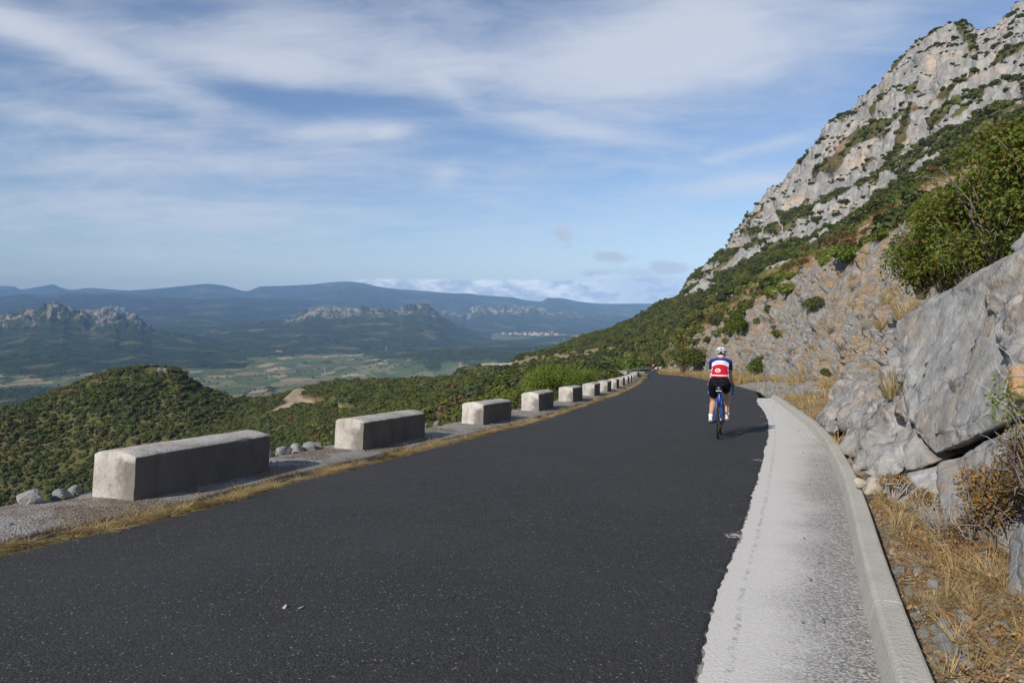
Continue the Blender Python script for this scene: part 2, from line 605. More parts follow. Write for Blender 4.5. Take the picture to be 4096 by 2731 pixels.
col(292, (2, -3), (16, -9), (60, -23), (115, -34), (175, 'v468'), (235, 'v440'), (310, 'v413'), (410, 'v391.5'))
col(315, (2, -3), (16, -8.5), (55, -21), (105, -30), (160, 'v462'), (225, 'v432'), (310, 'v406'), (420, 'v386'))
col(350, (2, -3), (16, -8), (50, -18), (90, -23.5), (135, 'v450'), (210, 'v421'), (300, 'v400'), (425, 'v381.5'))
col(400, (2, -3), (16, -6.5), (42, -13.5), (75, -18), (115, 'v440'), (190, 'v411'), (290, 'v393'), (425, 'v381'))
col(450, (2, -3), (16, -5), (36, -9.5), (60, -12.5), (95, 'v425'), (165, 'v401'), (270, 'v388'), (420, 'v379.5'))
col(500, (2, -3), (18, -4), (34, -6.5), (55, 'v415'), (90, 'v400'), (150, 'v385'), (255, 'v374'), (395, 'v366.5'))
col(526, (2, -3), (20, -4), (34, -5.6), (55, 'v404'), (90, 'v392'), (150, 'v378'), (255, 'v368'), (405, 'v355.5'))
col(550, (2, -3), (22, -4), (36, 'v402'), (58, 'v393'), (95, 'v384'), (150, 'v374'), (255, 'v363'), (415, 'v348.5'))
col(578, (2, -3), (26, -4), (40, 'v397'), (62, 'v388'), (100, 'v379'), (150, 'v371'), (245, 'v358'), (430, 'v338'))
col(608, (2, -3), (30, -4.2), (46, 'v391'), (68, 'v382'), (100, 'v375.5'), (150, 'v369'), (235, 'v352'), (440, 'v329'))
col(638, (2, -2), (30, -4), (50, -5.4), (72, 'v379'), (105, 'v373'), (150, 'v367'), (230, 'v346'), (450, 'v316'))
col(660, (2, -1), (30, -2), (60, -4), (85, -7), (120, 'v369'), (150, 'v359'), (220, 'v339'), (455, 'v303'))
col(679, (2, -1), (30, -2), (60, -4), (85, -5), (110, 'v350'), (150, 'v338'), (230, 'v322'), (465, 'v296'))
col(690, (2, -1), (30, -1), (60, -2), (80, 'v345'), (110, 'v335'), (150, 'v325'), (250, 'v306'), (470, 'v279'))
col(715, (2, 0), (30, 0), (60, 1), (80, 'v318'), (110, 'v310'), (170, 'v300'), (300, 'v285'), (480, 'v257'))
col(736, (2, 0), (30, 1), (60, 'v306'), (80, 'v302'), (110, 'v296'), (180, 'v285'), (320, 'v266'), (480, 'v231'))
col(757, (2, 1), (30, 2), (55, 'v292'), (80, 'v289'), (120, 'v284'), (200, 'v269'), (330, 'v246'), (478, 'v205'))
col(797, (2, 1), (30, 3), (50, 'v272'), (75, 'v271'), (120, 'v265'), (200, 'v250'), (310, 'v222'), (468, 'v165'))
col(827, (2, 1), (30, 4), (45, 'v255'), (75, 'v255'), (120, 'v247'), (200, 'v231'), (300, 'v200'), (455, 'v126'))
col(849, (2, 1), (25, 4), (42, 'v243'), (75, 'v243'), (120, 'v234'), (200, 'v217'), (290, 'v186'), (445, 'v113'))
col(871, (2, 2), (22, 4), (40, 'v230'), (70, 'v230'), (120, 'v220'), (195, 'v203'), (280, 'v172'), (430, 'v87'))
col(892, (2, 2), (22, 5), (40, 'v218'), (70, 'v218'), (115, 'v208'), (190, 'v189'), (275, 'v156'), (415, 'v65'))
col(927, (2, 2), (20, 5), (38, 'v196'), (70, 'v196'), (110, 'v186'), (180, 'v168'), (265, 'v130'), (395, 'v39'))
col(942, (2, 2), (20, 5), (38, 'v187'), (70, 'v187'), (110, 'v177'), (178, 'v158'), (260, 'v120'), (388, 'v33'))
col(960, (2, 2), (20, 6), (38, 'v176'), (70, 'v175'), (110, 'v166'), (175, 'v147'), (258, 'v108'), (380, 'v30'))
col(972, (2, 2), (20, 6), (38, 'v168'), (70, 'v168'), (110, 'v158'), (174, 'v139'), (257, 'v100'), (374, 'v40'))
col(982, (2, 2), (20, 6), (36, 'v162'), (70, 'v161'), (110, 'v152'), (172, 'v132'), (256, 'v92'), (370, 'v40'))
col(998, (2, 2), (20, 6), (36, 'v152'), (70, 'v150'), (110, 'v141'), (170, 'v121'), (254, 'v80'), (362, 'v23'))
col(1024, (2, 2), (20, 7), (36, 'v136'), (70, 'v134'), (110, 'v124'), (168, 'v104'), (250, 'v62'), (352, 'v5'))
col(1120, (2, 2), (20, 8), (36, 'v90'), (70, 'v85'), (110, 'v70'), (168, 'v45'), (250, 'v0'), (350, 'v-60'))
col(1400, (2, 3), (20, 10), (36, 'v0'), (70, 'v-20'), (110, 'v-50'), (168, 'v-80'), (250, 'v-140'), (340, 'v-220'))
col(2200, (2, 4), (20, 14), (36, 'v-100'), (70, 'v-120'), (110, 'v-150'), (168, 'v-180'), (250, 'v-240'), (340, 'v-320'))

TU = np.array([c[0] for c in COLS], float)
TT = (TU - CX) / FPX
TY = np.exp(np.linspace(math.log(2.0), math.log(1900.0), 420))
_prof = np.stack([pchip(np.log([k[0] for k in c[1]]), [k[1] for k in c[1]], np.log(TY)) for c in COLS])
TTq = np.linspace(TT[0], TT[-1], 1400)
ZTAB = pchip(TT, _prof, TTq)


def land0(x, y):
    """the hillside before the road was cut into it"""
    y = np.maximum(np.asarray(y, float), 2.0); t = np.clip(np.asarray(x, float) / y, TTq[0], TTq[-1])
    fi = (t - TTq[0]) / (TTq[1] - TTq[0]); i = np.clip(fi.astype(int), 0, len(TTq) - 2); fi = fi - i
    fj = (np.log(y) - math.log(2.0)) / (math.log(1900.0) - math.log(2.0)) * (len(TY) - 1); j = np.clip(fj.astype(int), 0, len(TY) - 2); fj = np.clip(fj - j, 0, 1)
    return (ZTAB[i, j] * (1 - fi) * (1 - fj) + ZTAB[i + 1, j] * fi * (1 - fj) + ZTAB[i, j + 1] * (1 - fi) * fj + ZTAB[i + 1, j + 1] * fi * fj)


def pl_dist(x, y, pts):
    """distance to a polyline of (x,y,z) and the z along it"""
    x = np.asarray(x, float); y = np.asarray(y, float)
    best = np.full(x.shape, 1e9); zz = np.zeros(x.shape)
    for p, q in zip(pts[:-1], pts[1:]):
        ex, ey = q[0] - p[0], q[1] - p[1]
        t = np.clip(((x - p[0]) * ex + (y - p[1]) * ey) / (ex * ex + ey * ey), 0, 1)
        d = np.hypot(x - p[0] - t * ex, y - p[1] - t * ey)
        z = p[2] + t * (q[2] - p[2])
        zz = np.where(d < best, z, zz); best = np.minimum(best, d)
    return best, zz


FAR_ROAD = [at(700, 352, 205), at(668, 362, 222), at(640, 365.5, 232), at(603, 366.6, 240), at(575, 365.8, 254), at(548, 365, 276), at(528, 364.6, 300), at(505, 364.4, 335), at(490, 364.6, 372), at(470, 366, 420)]
TRACK = [at(300, 388.5, 405), at(292, 395.5, 380), at(296, 400.5, 362), at(312, 405.5, 340), at(333, 410.5, 318), at(348, 414, 303), at(355, 421, 280), at(362, 427, 262), at(380, 430, 250)]
PATCHES = [(at(289, 405.5, 345), 11.0, 6.0)]


def land(x, y):
    x = np.asarray(x, float); y = np.asarray(y, float)
    z = land0(x, y)
    yc = np.clip(y, -12, 200)
    rz = zr(yc.ravel()).reshape(yc.shape)
    cl, _ = slope_cos(xl, yc.ravel()); cb, _ = slope_cos(xb, yc.ravel())
    dl = ((xl(yc.ravel()) - x.ravel()) * cl).reshape(y.shape)
    db = ((x.ravel() - xb(yc.ravel())) * cb).reshape(y.shape)
    fade = np.maximum(y - 160, 0) * 1.5
    dL = np.maximum(dl - 1.55, 0) + fade
    lower = rz - 0.30 * ss(dl, 0.9, 1.6) - 1.0 * dL
    upper = rz - 0.30 * ss(dl, 0.9, 1.6) + np.where(dl > 0, 1.2 * dL, bank_h(np.clip(y, -12, 160), np.maximum(db, 0)) + fade)
    inside = (dl <= 1.55) & (db <= 0) & (y < 160)
    z = np.minimum(np.maximum(z, np.where(db > 0, -1e9, lower)), upper)
    z = np.where(inside, rz - 0.30 * ss(dl, 0.9, 1.6), z)
    d, fz = pl_dist(x, y, FAR_ROAD)
    z = np.where(y > 195, np.maximum(np.minimum(z, fz + 1.15 * np.maximum(d - 3.2, 0)), fz - 0.85 * np.maximum(d - 4.0, 0)), z)
    d, fz = pl_dist(x, y, TRACK)
    z = np.maximum(np.minimum(z, fz + 0.9 * np.maximum(d - 2.2, 0)), fz - 0.7 * np.maximum(d - 2.6, 0) - np.where(d > 40, 1e3, 0))
    return z


def on_land(x, y, dz=0.0):
    return (float(x), float(y), float(land(np.array([x]), np.array([y]))[0]) + dz)
# ------------------------------------------------------------------ ground materials
def m_hill():
    m, T = mat('hillside_ground')
    P = T.pos()
    n1 = T.noise(P, 0.022, 6, 0.6); n2 = T.noise(P, 0.16, 6, 0.65); n3 = T.noise(P, 1.3, 5, 0.65); n4 = T.noise(P, 0.06, 4, 0.6)
    dry = T.mix(T.rng(n3, 0.35, 0.65), (0.078, 0.058, 0.034), (0.130, 0.096, 0.056))
    red = T.mix(T.rng(n2, 0.4, 0.7), dry, (0.150, 0.085, 0.043))
    green = T.mix(n3, (0.060, 0.068, 0.020), (0.105, 0.112, 0.036))
    soil = T.mix(T.rng(T.m('ADD', T.m('MULTIPLY', n2, 0.6), T.m('MULTIPLY', n1, 0.5)), 0.44, 0.60), red, green)
    mid = T.m('MULTIPLY', T.attr('bare'), 1.0)
    soil = T.mix(mid, soil, T.mix(n3, (0.22, 0.145, 0.085), (0.34, 0.25, 0.165)))
    # limestone
    g1 = T.noise(T.mapping(P, (0.30, 0.30, 0.07)), 1.0, 6, 0.62)          # streaks that run down the face
    g2 = T.noise(P, 0.05, 5, 0.6); g3 = T.noise(P, 0.7, 6, 0.65)
    grey = T.mix(T.rng(g1, 0.3, 0.7), (0.195, 0.193, 0.186), (0.345, 0.336, 0.315))
    grey = T.mix(T.rng(g2, 0.52, 0.72), grey, (0.43, 0.335, 0.255))
    grey = T.mix(T.m('MULTIPLY', T.rng(g3, 0.52, 0.72), 0.55), grey, (0.19, 0.188, 0.18))
    crack = T.voro(T.vm('ADD', T.mapping(P, (0.16, 0.16, 0.24), (0.3, 0.5, 0.2)), T.vm('SCALE', T.noise(P, 0.25, 4, 0.6, out='Color'), s=0.9)), 1.0, 'DISTANCE_TO_EDGE')
    grey = T.mix(T.m('MULTIPLY', T.rng(crack, 0.0, 0.06, 1.0, 0.0), 0.5), grey, (0.13, 0.12, 0.11))
    c = T.mix(T.rng(T.m('ADD', T.attr('rock'), T.m('MULTIPLY', T.m('SUBTRACT', n2, 0.5), 0.7)), 0.4, 0.6), soil, grey)
    c = T.mix(T.attr('track'), c, T.mix(n3, (0.27, 0.195, 0.125), (0.36, 0.275, 0.185)))
    h = T.m('ADD', T.m('MULTIPLY', g3, 1.0), T.m('MULTIPLY', T.noise(P, 3.5, 4, 0.6), 0.35))
    T.out(c, 0.95, T.bump(h, 0.6, 0.5), 0.1)
    return m


M_HILL = m_hill()


def proj(V):
    s, c = math.sin(PITCH), math.cos(PITCH)
    dz = V[:, 2] - HCAM
    dep = V[:, 1] * c - dz * s
    return CX + FPX * V[:, 0] / dep, CY - FPX * (V[:, 1] * s + dz * c) / dep


FOOT = (np.array([600, 679, 707, 740, 790, 853, 880, 914, 958, 1024, 1400]), np.array([330, 303, 285, 256, 247, 217, 191, 172, 140, 110, -120]))
# green ledges that climb across the rock face (seen as bands of scrub)
BANDS = [[(1060, 18), (1024, 43), (986, 62), (930, 97), (898, 113), (868, 128), (842, 152)], [(1060, 60), (1024, 78), (985, 86), (955, 100), (925, 118)],
         [(858, 128), (835, 160), (815, 170)], [(868, 182), (845, 190), (815, 204), (782, 218)], [(905, 118), (892, 160), (875, 180)], [(745, 232), (775, 225)], [(1024, 100), (960, 128), (930, 140)],
         [(955, 20), (968, 35), (975, 48)], [(858, 75), (868, 85)], [(700, 262), (735, 250), (760, 240)]]


def band_d(u, v):
    best = np.full(u.shape, 1e9)
    for b in BANDS:
        for p, q in zip(b[:-1], b[1:]):
            ex, ey = q[0] - p[0], q[1] - p[1]
            t = np.clip(((u - p[0]) * ex + (v - p[1]) * ey) / (ex * ex + ey * ey), 0, 1)
            best = np.minimum(best, np.hypot(u - p[0] - t * ex, v - p[1] - t * ey))
    return best


def build_hill(name, us, Ys, cut=None):
    t = (us - CX) / FPX
    Yg, Tg = np.meshgrid(Ys, t, indexing='ij')
    nr, nc = Yg.shape
    y = Yg.ravel(); x = (Yg * Tg).ravel()
    z = land(x, y)
    V = np.stack([x, y, z], 1)
    u, v = proj(V)
    foot = np.interp(u, *FOOT)
    n_lo = fbm(V * [1 / 60, 1 / 60, 1 / 60], 4)
    n_hi = fbm(V * [1 / 14, 1 / 14, 1 / 9] + 40, 5)
    bd = band_d(u, v)
    far = ss(y, 130, 190) * ss(u, 655, 700)
    rock = far * ss(foot - v + n_hi * 22 + n_lo * 10, -6, 6)
    # white outcrops that show through the scrub below the cliff
    rock = np.maximum(rock, far * 0.9 * ss(fbm(V / [30, 30, 14] + 9, 4) - 0.0 + (foot - v + 30) / 160, 0.18, 0.26))
    clump = fbm(V / [26, 26, 20] + 77, 4)
    rock *= 1 - 0.95 * ss(4.6 + n_hi * 7 + clump * 8 - bd, 0, 3.0)
    rock *= 1 - 0.9 * far * ss(clump + 0.25 * n_hi - 0.10 - 0.0 * v, 0.10, 0.17)
    # scattered small outcrops on the spur and on top of the knoll
    rock = np.maximum(rock, 0.8 * ss(fbm(V / [11, 11, 6] + 5, 4), 0.30, 0.36) * ss(u, 480, 560) * ss(y, 60, 120))
    ko = at(163, 371, 386)
    rock = np.maximum(rock, 0.55 * ss(2.5 - np.hypot(x - ko[0] - 1, (y - ko[1] + 4) * 0.5) + 14 * n_hi, 0, 3) * (y > 200))
    # ledges and blocks of the cliff
    N = vnormals(V, nr, nc)
    N = np.where(N[:, 2:3] < 0, -N, N)
    q = (z - 0.16 * x + 14 * n_lo + 5 * n_hi)
    step = 13.0
    fr = q / step - np.floor(q / step)
    terr = (ss(fr, 0.30, 0.78) - fr) * step
    f1, f2, cid = cells(V * [0.16, 0.16, 0.22] + 0.6 * n_hi[:, None])
    g1, g2, gid = cells(V * [0.5, 0.5, 0.6] + 3)
    big_ = fbm(V / [34, 34, 60] + 13, 4, ridged=True)
    D = rock * (6.5 * big_ + 3.0 * fbm(V / [9, 9, 40] + 3, 4, ridged=True) + (cid - 0.5) * 2.4 * ss(f2 - f1, 0.0, 0.10) + (gid - 0.5) * 0.5 + 1.0 * fbm(V / 5.0, 4, ridged=True) - 1.0 * ss(0.10 - (f2 - f1), 0, 0.1))
    if (rock > 0.5).sum() > 500: D = D - rock * (D[rock > 0.5].mean() + 2.2)
    D *= 1 - 0.6 * ss(v, foot - 4, foot + 20)
    hgt = rock * 0.62 * terr
    V = V + N * D[:, None] * far[:, None]
    V[:, 2] += hgt * far
    soft = (1 - far) * ss(y, 25, 70)
    V[:, 2] += soft * (1.1 * fbm(V / 22, 4) + 0.25 * fbm(V / 4.0, 3)) + soft * rock * 1.4 * np.abs(n_hi)
    V[:, 2] += far * (1 - rock) * 1.2 * fbm(V / 12, 4)
    d, fz = pl_dist(x, y, FAR_ROAD)
    bare = ss(20 - d + 10 * n_hi, 0, 5) * ss(fz - z, -1e-3, -0.5) * (y > 195) * (u < 612) * (0.62 + 0.9 * np.clip(n_hi + 0.25, 0, 0.5))
    bare = np.maximum(bare, ss(fbm(V / [16, 16, 16] + 60, 4), 0.20, 0.32) * 0.75 * ss(y, 40, 80) * ss(u, 480, 600))
    tk, _ = pl_dist(x, y, TRACK)
    trk = ss(4.5 - tk + 1.6 * n_hi, 0, 1.2)
    for p, a, b in PATCHES:
        trk = np.maximum(trk, ss(1 - np.hypot((x - p[0]) / a, (y - p[1]) / (b * 2.4)) + 0.5 * n_hi, 0, 0.15))
    Fc = grid_faces(nr, nc)
    if cut is not None:
        keep = cut(x, y)
        Fc = Fc[keep[Fc].all(1)]
    return new_mesh(name, V, Fc, M_HILL, True, dict(rock=rock, bare=bare, track=trk * (y > 230))), V, rock, bare, trk


def not_bank(x, y):
    yc = np.clip(y, -12, 200)
    cb, _ = slope_cos(xb, yc)
    db = (x - xb(yc)) * cb
    return ~((db > 0.0) & (db < 22.5) & (y < 124) & (y > 1.2))


def not_road(x, y):
    yc = np.clip(y, -12, 200)
    return ~((x > xl(yc) + 0.5) & (x < xb(yc) - 0.1) & (y < 150))


US1 = np.concatenate([np.arange(-420, -20, 16.0), np.arange(-20, 656, 2.6)])
YS1 = np.concatenate([np.exp(np.linspace(math.log(1.9), math.log(60), 70)), np.exp(np.linspace(math.log(61), math.log(245), 120)), np.linspace(246, 470, 170), np.exp(np.linspace(math.log(475), math.log(1700), 24))])
US2 = np.concatenate([np.arange(654, 1046, 1.25), np.arange(1046, 1400, 12), np.arange(1400, 2200, 60)])
YS2 = np.concatenate([np.exp(np.linspace(math.log(1.9), math.log(60), 50)), np.exp(np.linspace(math.log(61), math.log(165), 60)), np.linspace(166, 482, 330), np.exp(np.linspace(math.log(486), math.log(1700), 20))])
me, HV1, HR1, HB1, HT1 = build_hill('hillside', US1, YS1, lambda x, y: not_bank(x, y) & not_road(x, y))
hill_left = tag(link('hillside', me), kind='structure', label='scrub covered hillside falling away below the road')
me, HV2, HR2, HB2, HT2 = build_hill('mountain', US2, YS2, lambda x, y: not_bank(x, y) & not_road(x, y))
hill_right = tag(link('mountain', me), kind='structure', label='grey limestone mountain with ledges of scrub above the road')

# ------------------------------------------------------------------ valley floor with fields and woods
def gau(x, y, cx, cy, sx, sy):
    return np.exp(-((x - cx) / sx) ** 2 - ((y - cy) / sy) ** 2)


HILLS = [((470, 3300), 900, 520, 78), ((-250, 3000), 330, 300, 44), ((1400, 3600), 700, 600, 60), ((350, 5000), 260, 240, 44), ((-60, 4300), 300, 260, 36), ((760, 5600), 260, 250, 60), ((900, 4700), 380, 260, 44),
         ((1200, 6000), 500, 260, 52), ((1300, 8800), 900, 420, 62), ((300, 7600), 500, 300, 30), ((-1500, 2200), 260, 120, 10), ((200, 2300), 300, 160, 16)]


def valley_z(x, y):
    P = np.stack([x, y, 0 * x], 1)
    z = -286 + 9 * fbm(P / 900.0, 4) + 26 * ss(y, 5000, 12000) * fbm(P / 2600.0 + 7, 4)
    for (cx, cy), sx, sy, h in HILLS:
        z = z + h * gau(x, y, cx, cy, sx, sy) * (1 + 0.28 * fbm(P / 260.0 + 3, 4))
    return z


def wood_mask(x, y):
    P = np.stack([x, y, 0 * x], 1)
    b = 0.75 * fbm(P / [420.0, 520.0, 1] + 2, 5) + 0.45 * fbm(P / [120.0, 170.0, 1] + 9, 4)
    bias = -0.12
    for (cx, cy), sx, sy, h in HILLS[:9]:
        bias = bias + 0.62 * gau(x, y, cx, cy, sx * 0.95, sy * 1.05) * (h > 30)
    bias = bias + 0.30 * gau(x, y, -1350, 2150, 420, 130) + 0.24 * gau(x, y, -2400, 4100, 1800, 420) + 0.25 * gau(x, y, 0, 5000, 2500, 300)
    bias = bias - 0.22 * gau(x, y, -700, 2650, 700, 500)
    return ss(b + bias, -0.02, 0.06)


vt = np.concatenate([np.linspace(-1.5, -0.8, 30), np.linspace(-0.79, 0.36, 560), np.linspace(0.37, 1.5, 40)])
vy = np.concatenate([np.exp(np.linspace(math.log(600), math.log(1500), 30)), np.exp(np.linspace(math.log(1510), math.log(9000), 300)), np.exp(np.linspace(math.log(9200), math.log(17200), 30))])
Yg, Tg = np.meshgrid(vy, vt, indexing='ij')
X, Y = (Yg * Tg).ravel(), Yg.ravel()
Z = valley_z(X, Y)
wd = wood_mask(X, Y)
Z = Z + wd * (7 + 3.5 * fbm(np.stack([X, Y, 0 * X], 1) / 22.0, 3))


def m_valley():
    m, T = mat('valley_fields')
    P = T.pos()
    w = T.vm('SCALE', T.vm('SUBTRACT', T.noise(P, 0.006, 4, 0.6, out='Color'), (0.5, 0.5, 0.5)), s=150.0)
    Q = T.mapping(T.vm('ADD', P, w), (0.0155, 0.0092, 0.0), (0, 0, 0.45))
    cid = T.n('ShaderNodeSeparateColor')
    T.set(cid.inputs[0], T.voro(Q, 1.0, 'F1', 'Color'))
    edge = T.voro(Q, 1.0, 'DISTANCE_TO_EDGE')
    f = T.ramp(cid.outputs[0], [(0.0, (0.060, 0.086, 0.040)), (0.18, (0.085, 0.105, 0.050)), (0.34, (0.27, 0.205, 0.125)), (0.40, (0.070, 0.098, 0.045)), (0.52, (0.15, 0.14, 0.075)),
                                (0.64, (0.34, 0.26, 0.16)), (0.69, (0.055, 0.080, 0.036)), (0.84, (0.20, 0.155, 0.10)), (0.91, (0.10, 0.115, 0.052))], 'CONSTANT')
    rows = T.n('ShaderNodeTexWave', wave_type='BANDS')
    T.set(rows.inputs['Vector'], T.mapping(P, (1, 1, 1), (0, 0, 0.9)))
    rows.inputs['Scale'].default_value = 0.06; rows.inputs['Distortion'].default_value = 1.5
    f = T.mix(T.m('MULTIPLY', rows.outputs['Fac'], 0.22), f, (0.10, 0.09, 0.055))
    f = T.mix(T.m('MULTIPLY', T.noise(P, 0.012, 5, 0.6), 0.35), f, (0.085, 0.09, 0.045))
    hedge = T.rng(T.m('ADD', edge, T.m('MULTIPLY', T.noise(P, 0.008, 4), 0.16)), 0.09, 0.14, 1.0, 0.0)
    f = T.mix(T.m('MULTIPLY', hedge, T.m('MULTIPLY', T.rng(T.noise(P, 0.006, 4, 0.6), 0.40, 0.62), 0.8)), f, (0.030, 0.044, 0.020))
    f = T.mix(T.rng(T.noise(P, 0.011, 5, 0.65), 0.60, 0.66, 0.0, 0.9), f, (0.030, 0.044, 0.020))
    lane = T.voro(T.mapping(P, (0.0021, 0.0016, 0.0), (0, 0, 0.2)), 1.0, 'DISTANCE_TO_EDGE')
    f = T.mix(T.rng(lane, 0.003, 0.007, 0.45, 0.0), f, (0.28, 0.235, 0.17))
    wn = T.noise(P, 0.045, 6, 0.7)
    wood = T.mix(T.rng(wn, 0.35, 0.7), (0.014, 0.023, 0.009), (0.058, 0.076, 0.027))
    wood = T.mix(T.rng(T.noise(P, 0.0045, 5, 0.6), 0.58, 0.70), wood, (0.075, 0.075, 0.045))
    f = T.mix(1.0, f, (1.35, 1.35, 1.25), 'MULTIPLY')
    c = T.mix(T.attr('wood'), f, wood)
    T.out(c, 1.0, T.bump(wn, 1.0, 9.0), 0.0)
    return m


me = new_mesh('valley_floor', np.stack([X, Y, Z], 1), grid_faces(len(vy), len(vt)), m_valley(), True, dict(wood=wd))
tag(link('valley_floor', me), kind='structure', label='wide valley floor of vineyards, fields and woods')

# ------------------------------------------------------------------ ridges beyond the valley
def m_ridge(name, forest, scrub, rockc, scale):
    m, T = mat(name)
    P = T.pos()
    n1 = T.noise(P, 0.004 * scale, 6, 0.62); n2 = T.noise(P, 0.02 * scale, 6, 0.68)
    c = T.mix(T.rng(n2, 0.34, 0.68), tuple(0.30 * k for k in forest), forest)
    c = T.mix(T.rng(n1, 0.52, 0.70), c, scrub)
    r = T.mix(T.rng(T.noise(T.mapping(P, (1, 1, 0.35)), 0.022 * scale, 6, 0.65), 0.36, 0.66), tuple(0.42 * k for k in rockc), rockc)
    r = T.mix(T.rng(T.noise(P, 0.011 * scale, 6, 0.66), 0.44, 0.56), r, tuple(0.8 * k for k in forest))
    c = T.mix(T.attr('rock'), c, r)
    T.out(c, 1.0, T.bump(T.m('ADD', n2, T.m('MULTIPLY', n1, 1.6)), 1.0, 26.0 / scale), 0.0)
    return m


M_R1 = m_ridge('ridge_scrub', (0.042, 0.060, 0.020), (0.130, 0.125, 0.058), (0.36, 0.31, 0.255), 1.0)
M_R2 = m_ridge('far_ridge', (0.036, 0.046, 0.030), (0.11, 0.10, 0.065), (0.40, 0.37, 0.33), 0.35)


def ridge(name, label, pts, front, back, material, crag=None, spur=0.25, lam=600.0, seed=0.0, foot=-290.0, shape=1.25, nx=None, ncross=80, jag=0.0):
    u = np.array([p[0] for p in pts], float); v = np.array([p[1] for p in pts], float); Yc = np.array([p[2] for p in pts], float)
    uq = np.linspace(u[0], u[-1], nx or int((u[-1] - u[0]) * 1.1) + 2)
    vq = pchip(u, v, uq); Yq = pchip(u, Yc, uq)
    t = (uq - CX) / FPX
    q = np.concatenate([np.linspace(0, 1, ncross), np.linspace(1.0, 2.0, 16)[1:]])
    V = np.zeros((len(q), len(uq), 3))
    zc = np.array([vz(a, b) for a, b in zip(vq, Yq)])
    jg = jag * fbm(np.stack([t * Yq / 45.0, Yq / 45.0, 0 * t + seed], 1), 4)
    for i, qq in enumerate(q):
        yy = Yq - front * (1 - qq) if qq <= 1 else Yq + back * (qq - 1)
        xx = t * yy
        k = qq if qq <= 1 else 2 - qq
        P = np.stack([xx, yy, 0 * xx + seed], 1) / lam
        sp = fbm(P, 5, ridged=True) * spur * 4 * k * (1 - k)
        prof = k ** shape
        if crag is not None and qq <= 1:
            cr = crag[0]
            e = np.clip(k + 0.10 * fbm(P * 6, 4), 0, 1)
            prof = (1 - cr) * (np.clip(k / 0.86, 0, 1)) ** 1.15 + cr * ss(e, 0.80, 0.985)
        zz = foot + (zc - foot) * np.clip(prof + sp, 0, 1.0) + jg * ss(k, 0.86, 1.0)
        V[i] = np.stack([xx, yy, zz], 1)
    V = V.reshape(-1, 3)
    k = np.repeat(np.where(q <= 1, q, 2 - q), len(uq))
    rock = np.zeros(len(V))
    if crag is not None:
        cm = np.interp(np.tile(uq, len(q)), [c[0] for c in crag[1]], [c[1] for c in crag[1]])
        n = fbm(V / [150, 150, 70], 5)
        rock = ss(k + 0.20 * n, 0.84, 0.90) * cm
        N = vnormals(V, len(q), len(uq)); N = np.where(N[:, 1:2] > 0, -N, N)
        f1, f2, cid = cells(V * [1 / 55.0, 1 / 55.0, 1 / 80.0])
        V = V + N * (rock * ((cid - 0.5) * 34 + 40 * fbm(V / 48.0, 4, ridged=True)) * np.tile(ss(np.abs(q - 1), 0.0, 0.02), (len(uq), 1)).T.ravel())[:, None] * crag[2]
    me = new_mesh(name, V, grid_faces(len(q), len(uq)), material, True, dict(rock=rock))
    return tag(link(name, me), label, kind='structure')


def Yd(pts, Y):
    return [(a, b, Y) for a, b in pts]


ridge('crag_ridge', 'broken pale limestone crag above dark wooded slopes at far left', Yd([(-160, 322), (-60, 325), (0, 318.2), (15, 314.4), (26, 310.7), (34, 310), (45, 307), (51, 304.4), (62, 305.1), (68, 307.7), (78, 310), (85, 312.2), (91.5, 314.4), (95, 312.8), (104, 310.7),
       (114, 310.7), (118, 313.7), (120, 315.2), (130, 315.5), (140, 318.2), (147, 324), (152, 328), (172, 331), (205, 337), (240, 344), (275, 352)], 4700), 1750, 1500, M_R1,
      (0.46, [(-160, 0.2), (0, 0.9), (20, 1), (148, 1), (153, 0.1), (165, 0), (300, 0)], 1.0), 0.10, 420.0, 1.0, -284, 1.2, 340, 130, 9.0)
ridge('wooded_ridge', 'long dark wooded ridge with a jagged line of crags along its top', Yd([(90, 345), (130, 333), (150, 328.5), (171, 326.5), (208, 326), (244, 321.3), (277, 319.8), (287, 319), (305, 312.2), (323, 308.6), (327, 309.5), (340, 307.8), (352, 308.6), (364, 307.9), (381, 308.8), (399, 310), (403, 306.4), (414, 305.7), (426, 304.6),
       (433, 308.6), (444, 316), (459, 325), (475, 331), (492, 336)], 6000), 2000, 1400, M_R1,
      (0.30, [(90, 0), (280, 0), (288, 0.9), (325, 1), (405, 0.9), (432, 1), (442, 0.2), (500, 0)], 0.8), 0.22, 700.0, 4.0, -284, 1.35, 420, 110, 9.0)
ridge('crag_ridge', 'blue grey crag rising behind the wooded ridge', Yd([(420, 322), (438, 310), (462, 313), (466, 317), (474, 307.2), (482, 306.5), (496, 305.7), (509, 306.7), (526, 307.2), (548, 308.8), (578, 311.8), (607, 314.8), (652, 318), (720, 322)], 8600), 2000, 1800, M_R1,
      (0.42, [(420, 0.3), (436, 0.6), (462, 0.6), (470, 1), (530, 0.9), (552, 0.5), (600, 0.1), (720, 0)], 1.2), 0.18, 900.0, 7.0, -284, 1.2, 330, 110, 12.0)
ridge('wooded_hill', 'small dark wooded hill between the crag and the ridge', Yd([(120, 333), (152, 321.2), (172, 316.5), (192, 315), (208, 316.4), (229, 319.4), (260, 328)], 7300), 1300, 900, M_R1, None, 0.2, 600.0, 9.0, -284, 1.2, 160, 50)
ridge('crag_ridge', 'hazy pale cliff showing behind the left crag', Yd([(40, 316), (71, 310), (89, 310), (104, 309), (112, 305.2), (122, 307.7), (128, 308.5), (131, 313), (141, 317.5), (160, 326)], 7800), 1000, 900, M_R1,
      (0.4, [(40, 0.5), (60, 1), (131, 1), (145, 0.3), (160, 0)], 1.0), 0.15, 600.0, 11.0, -284, 1.2, 200, 80, 9.0)
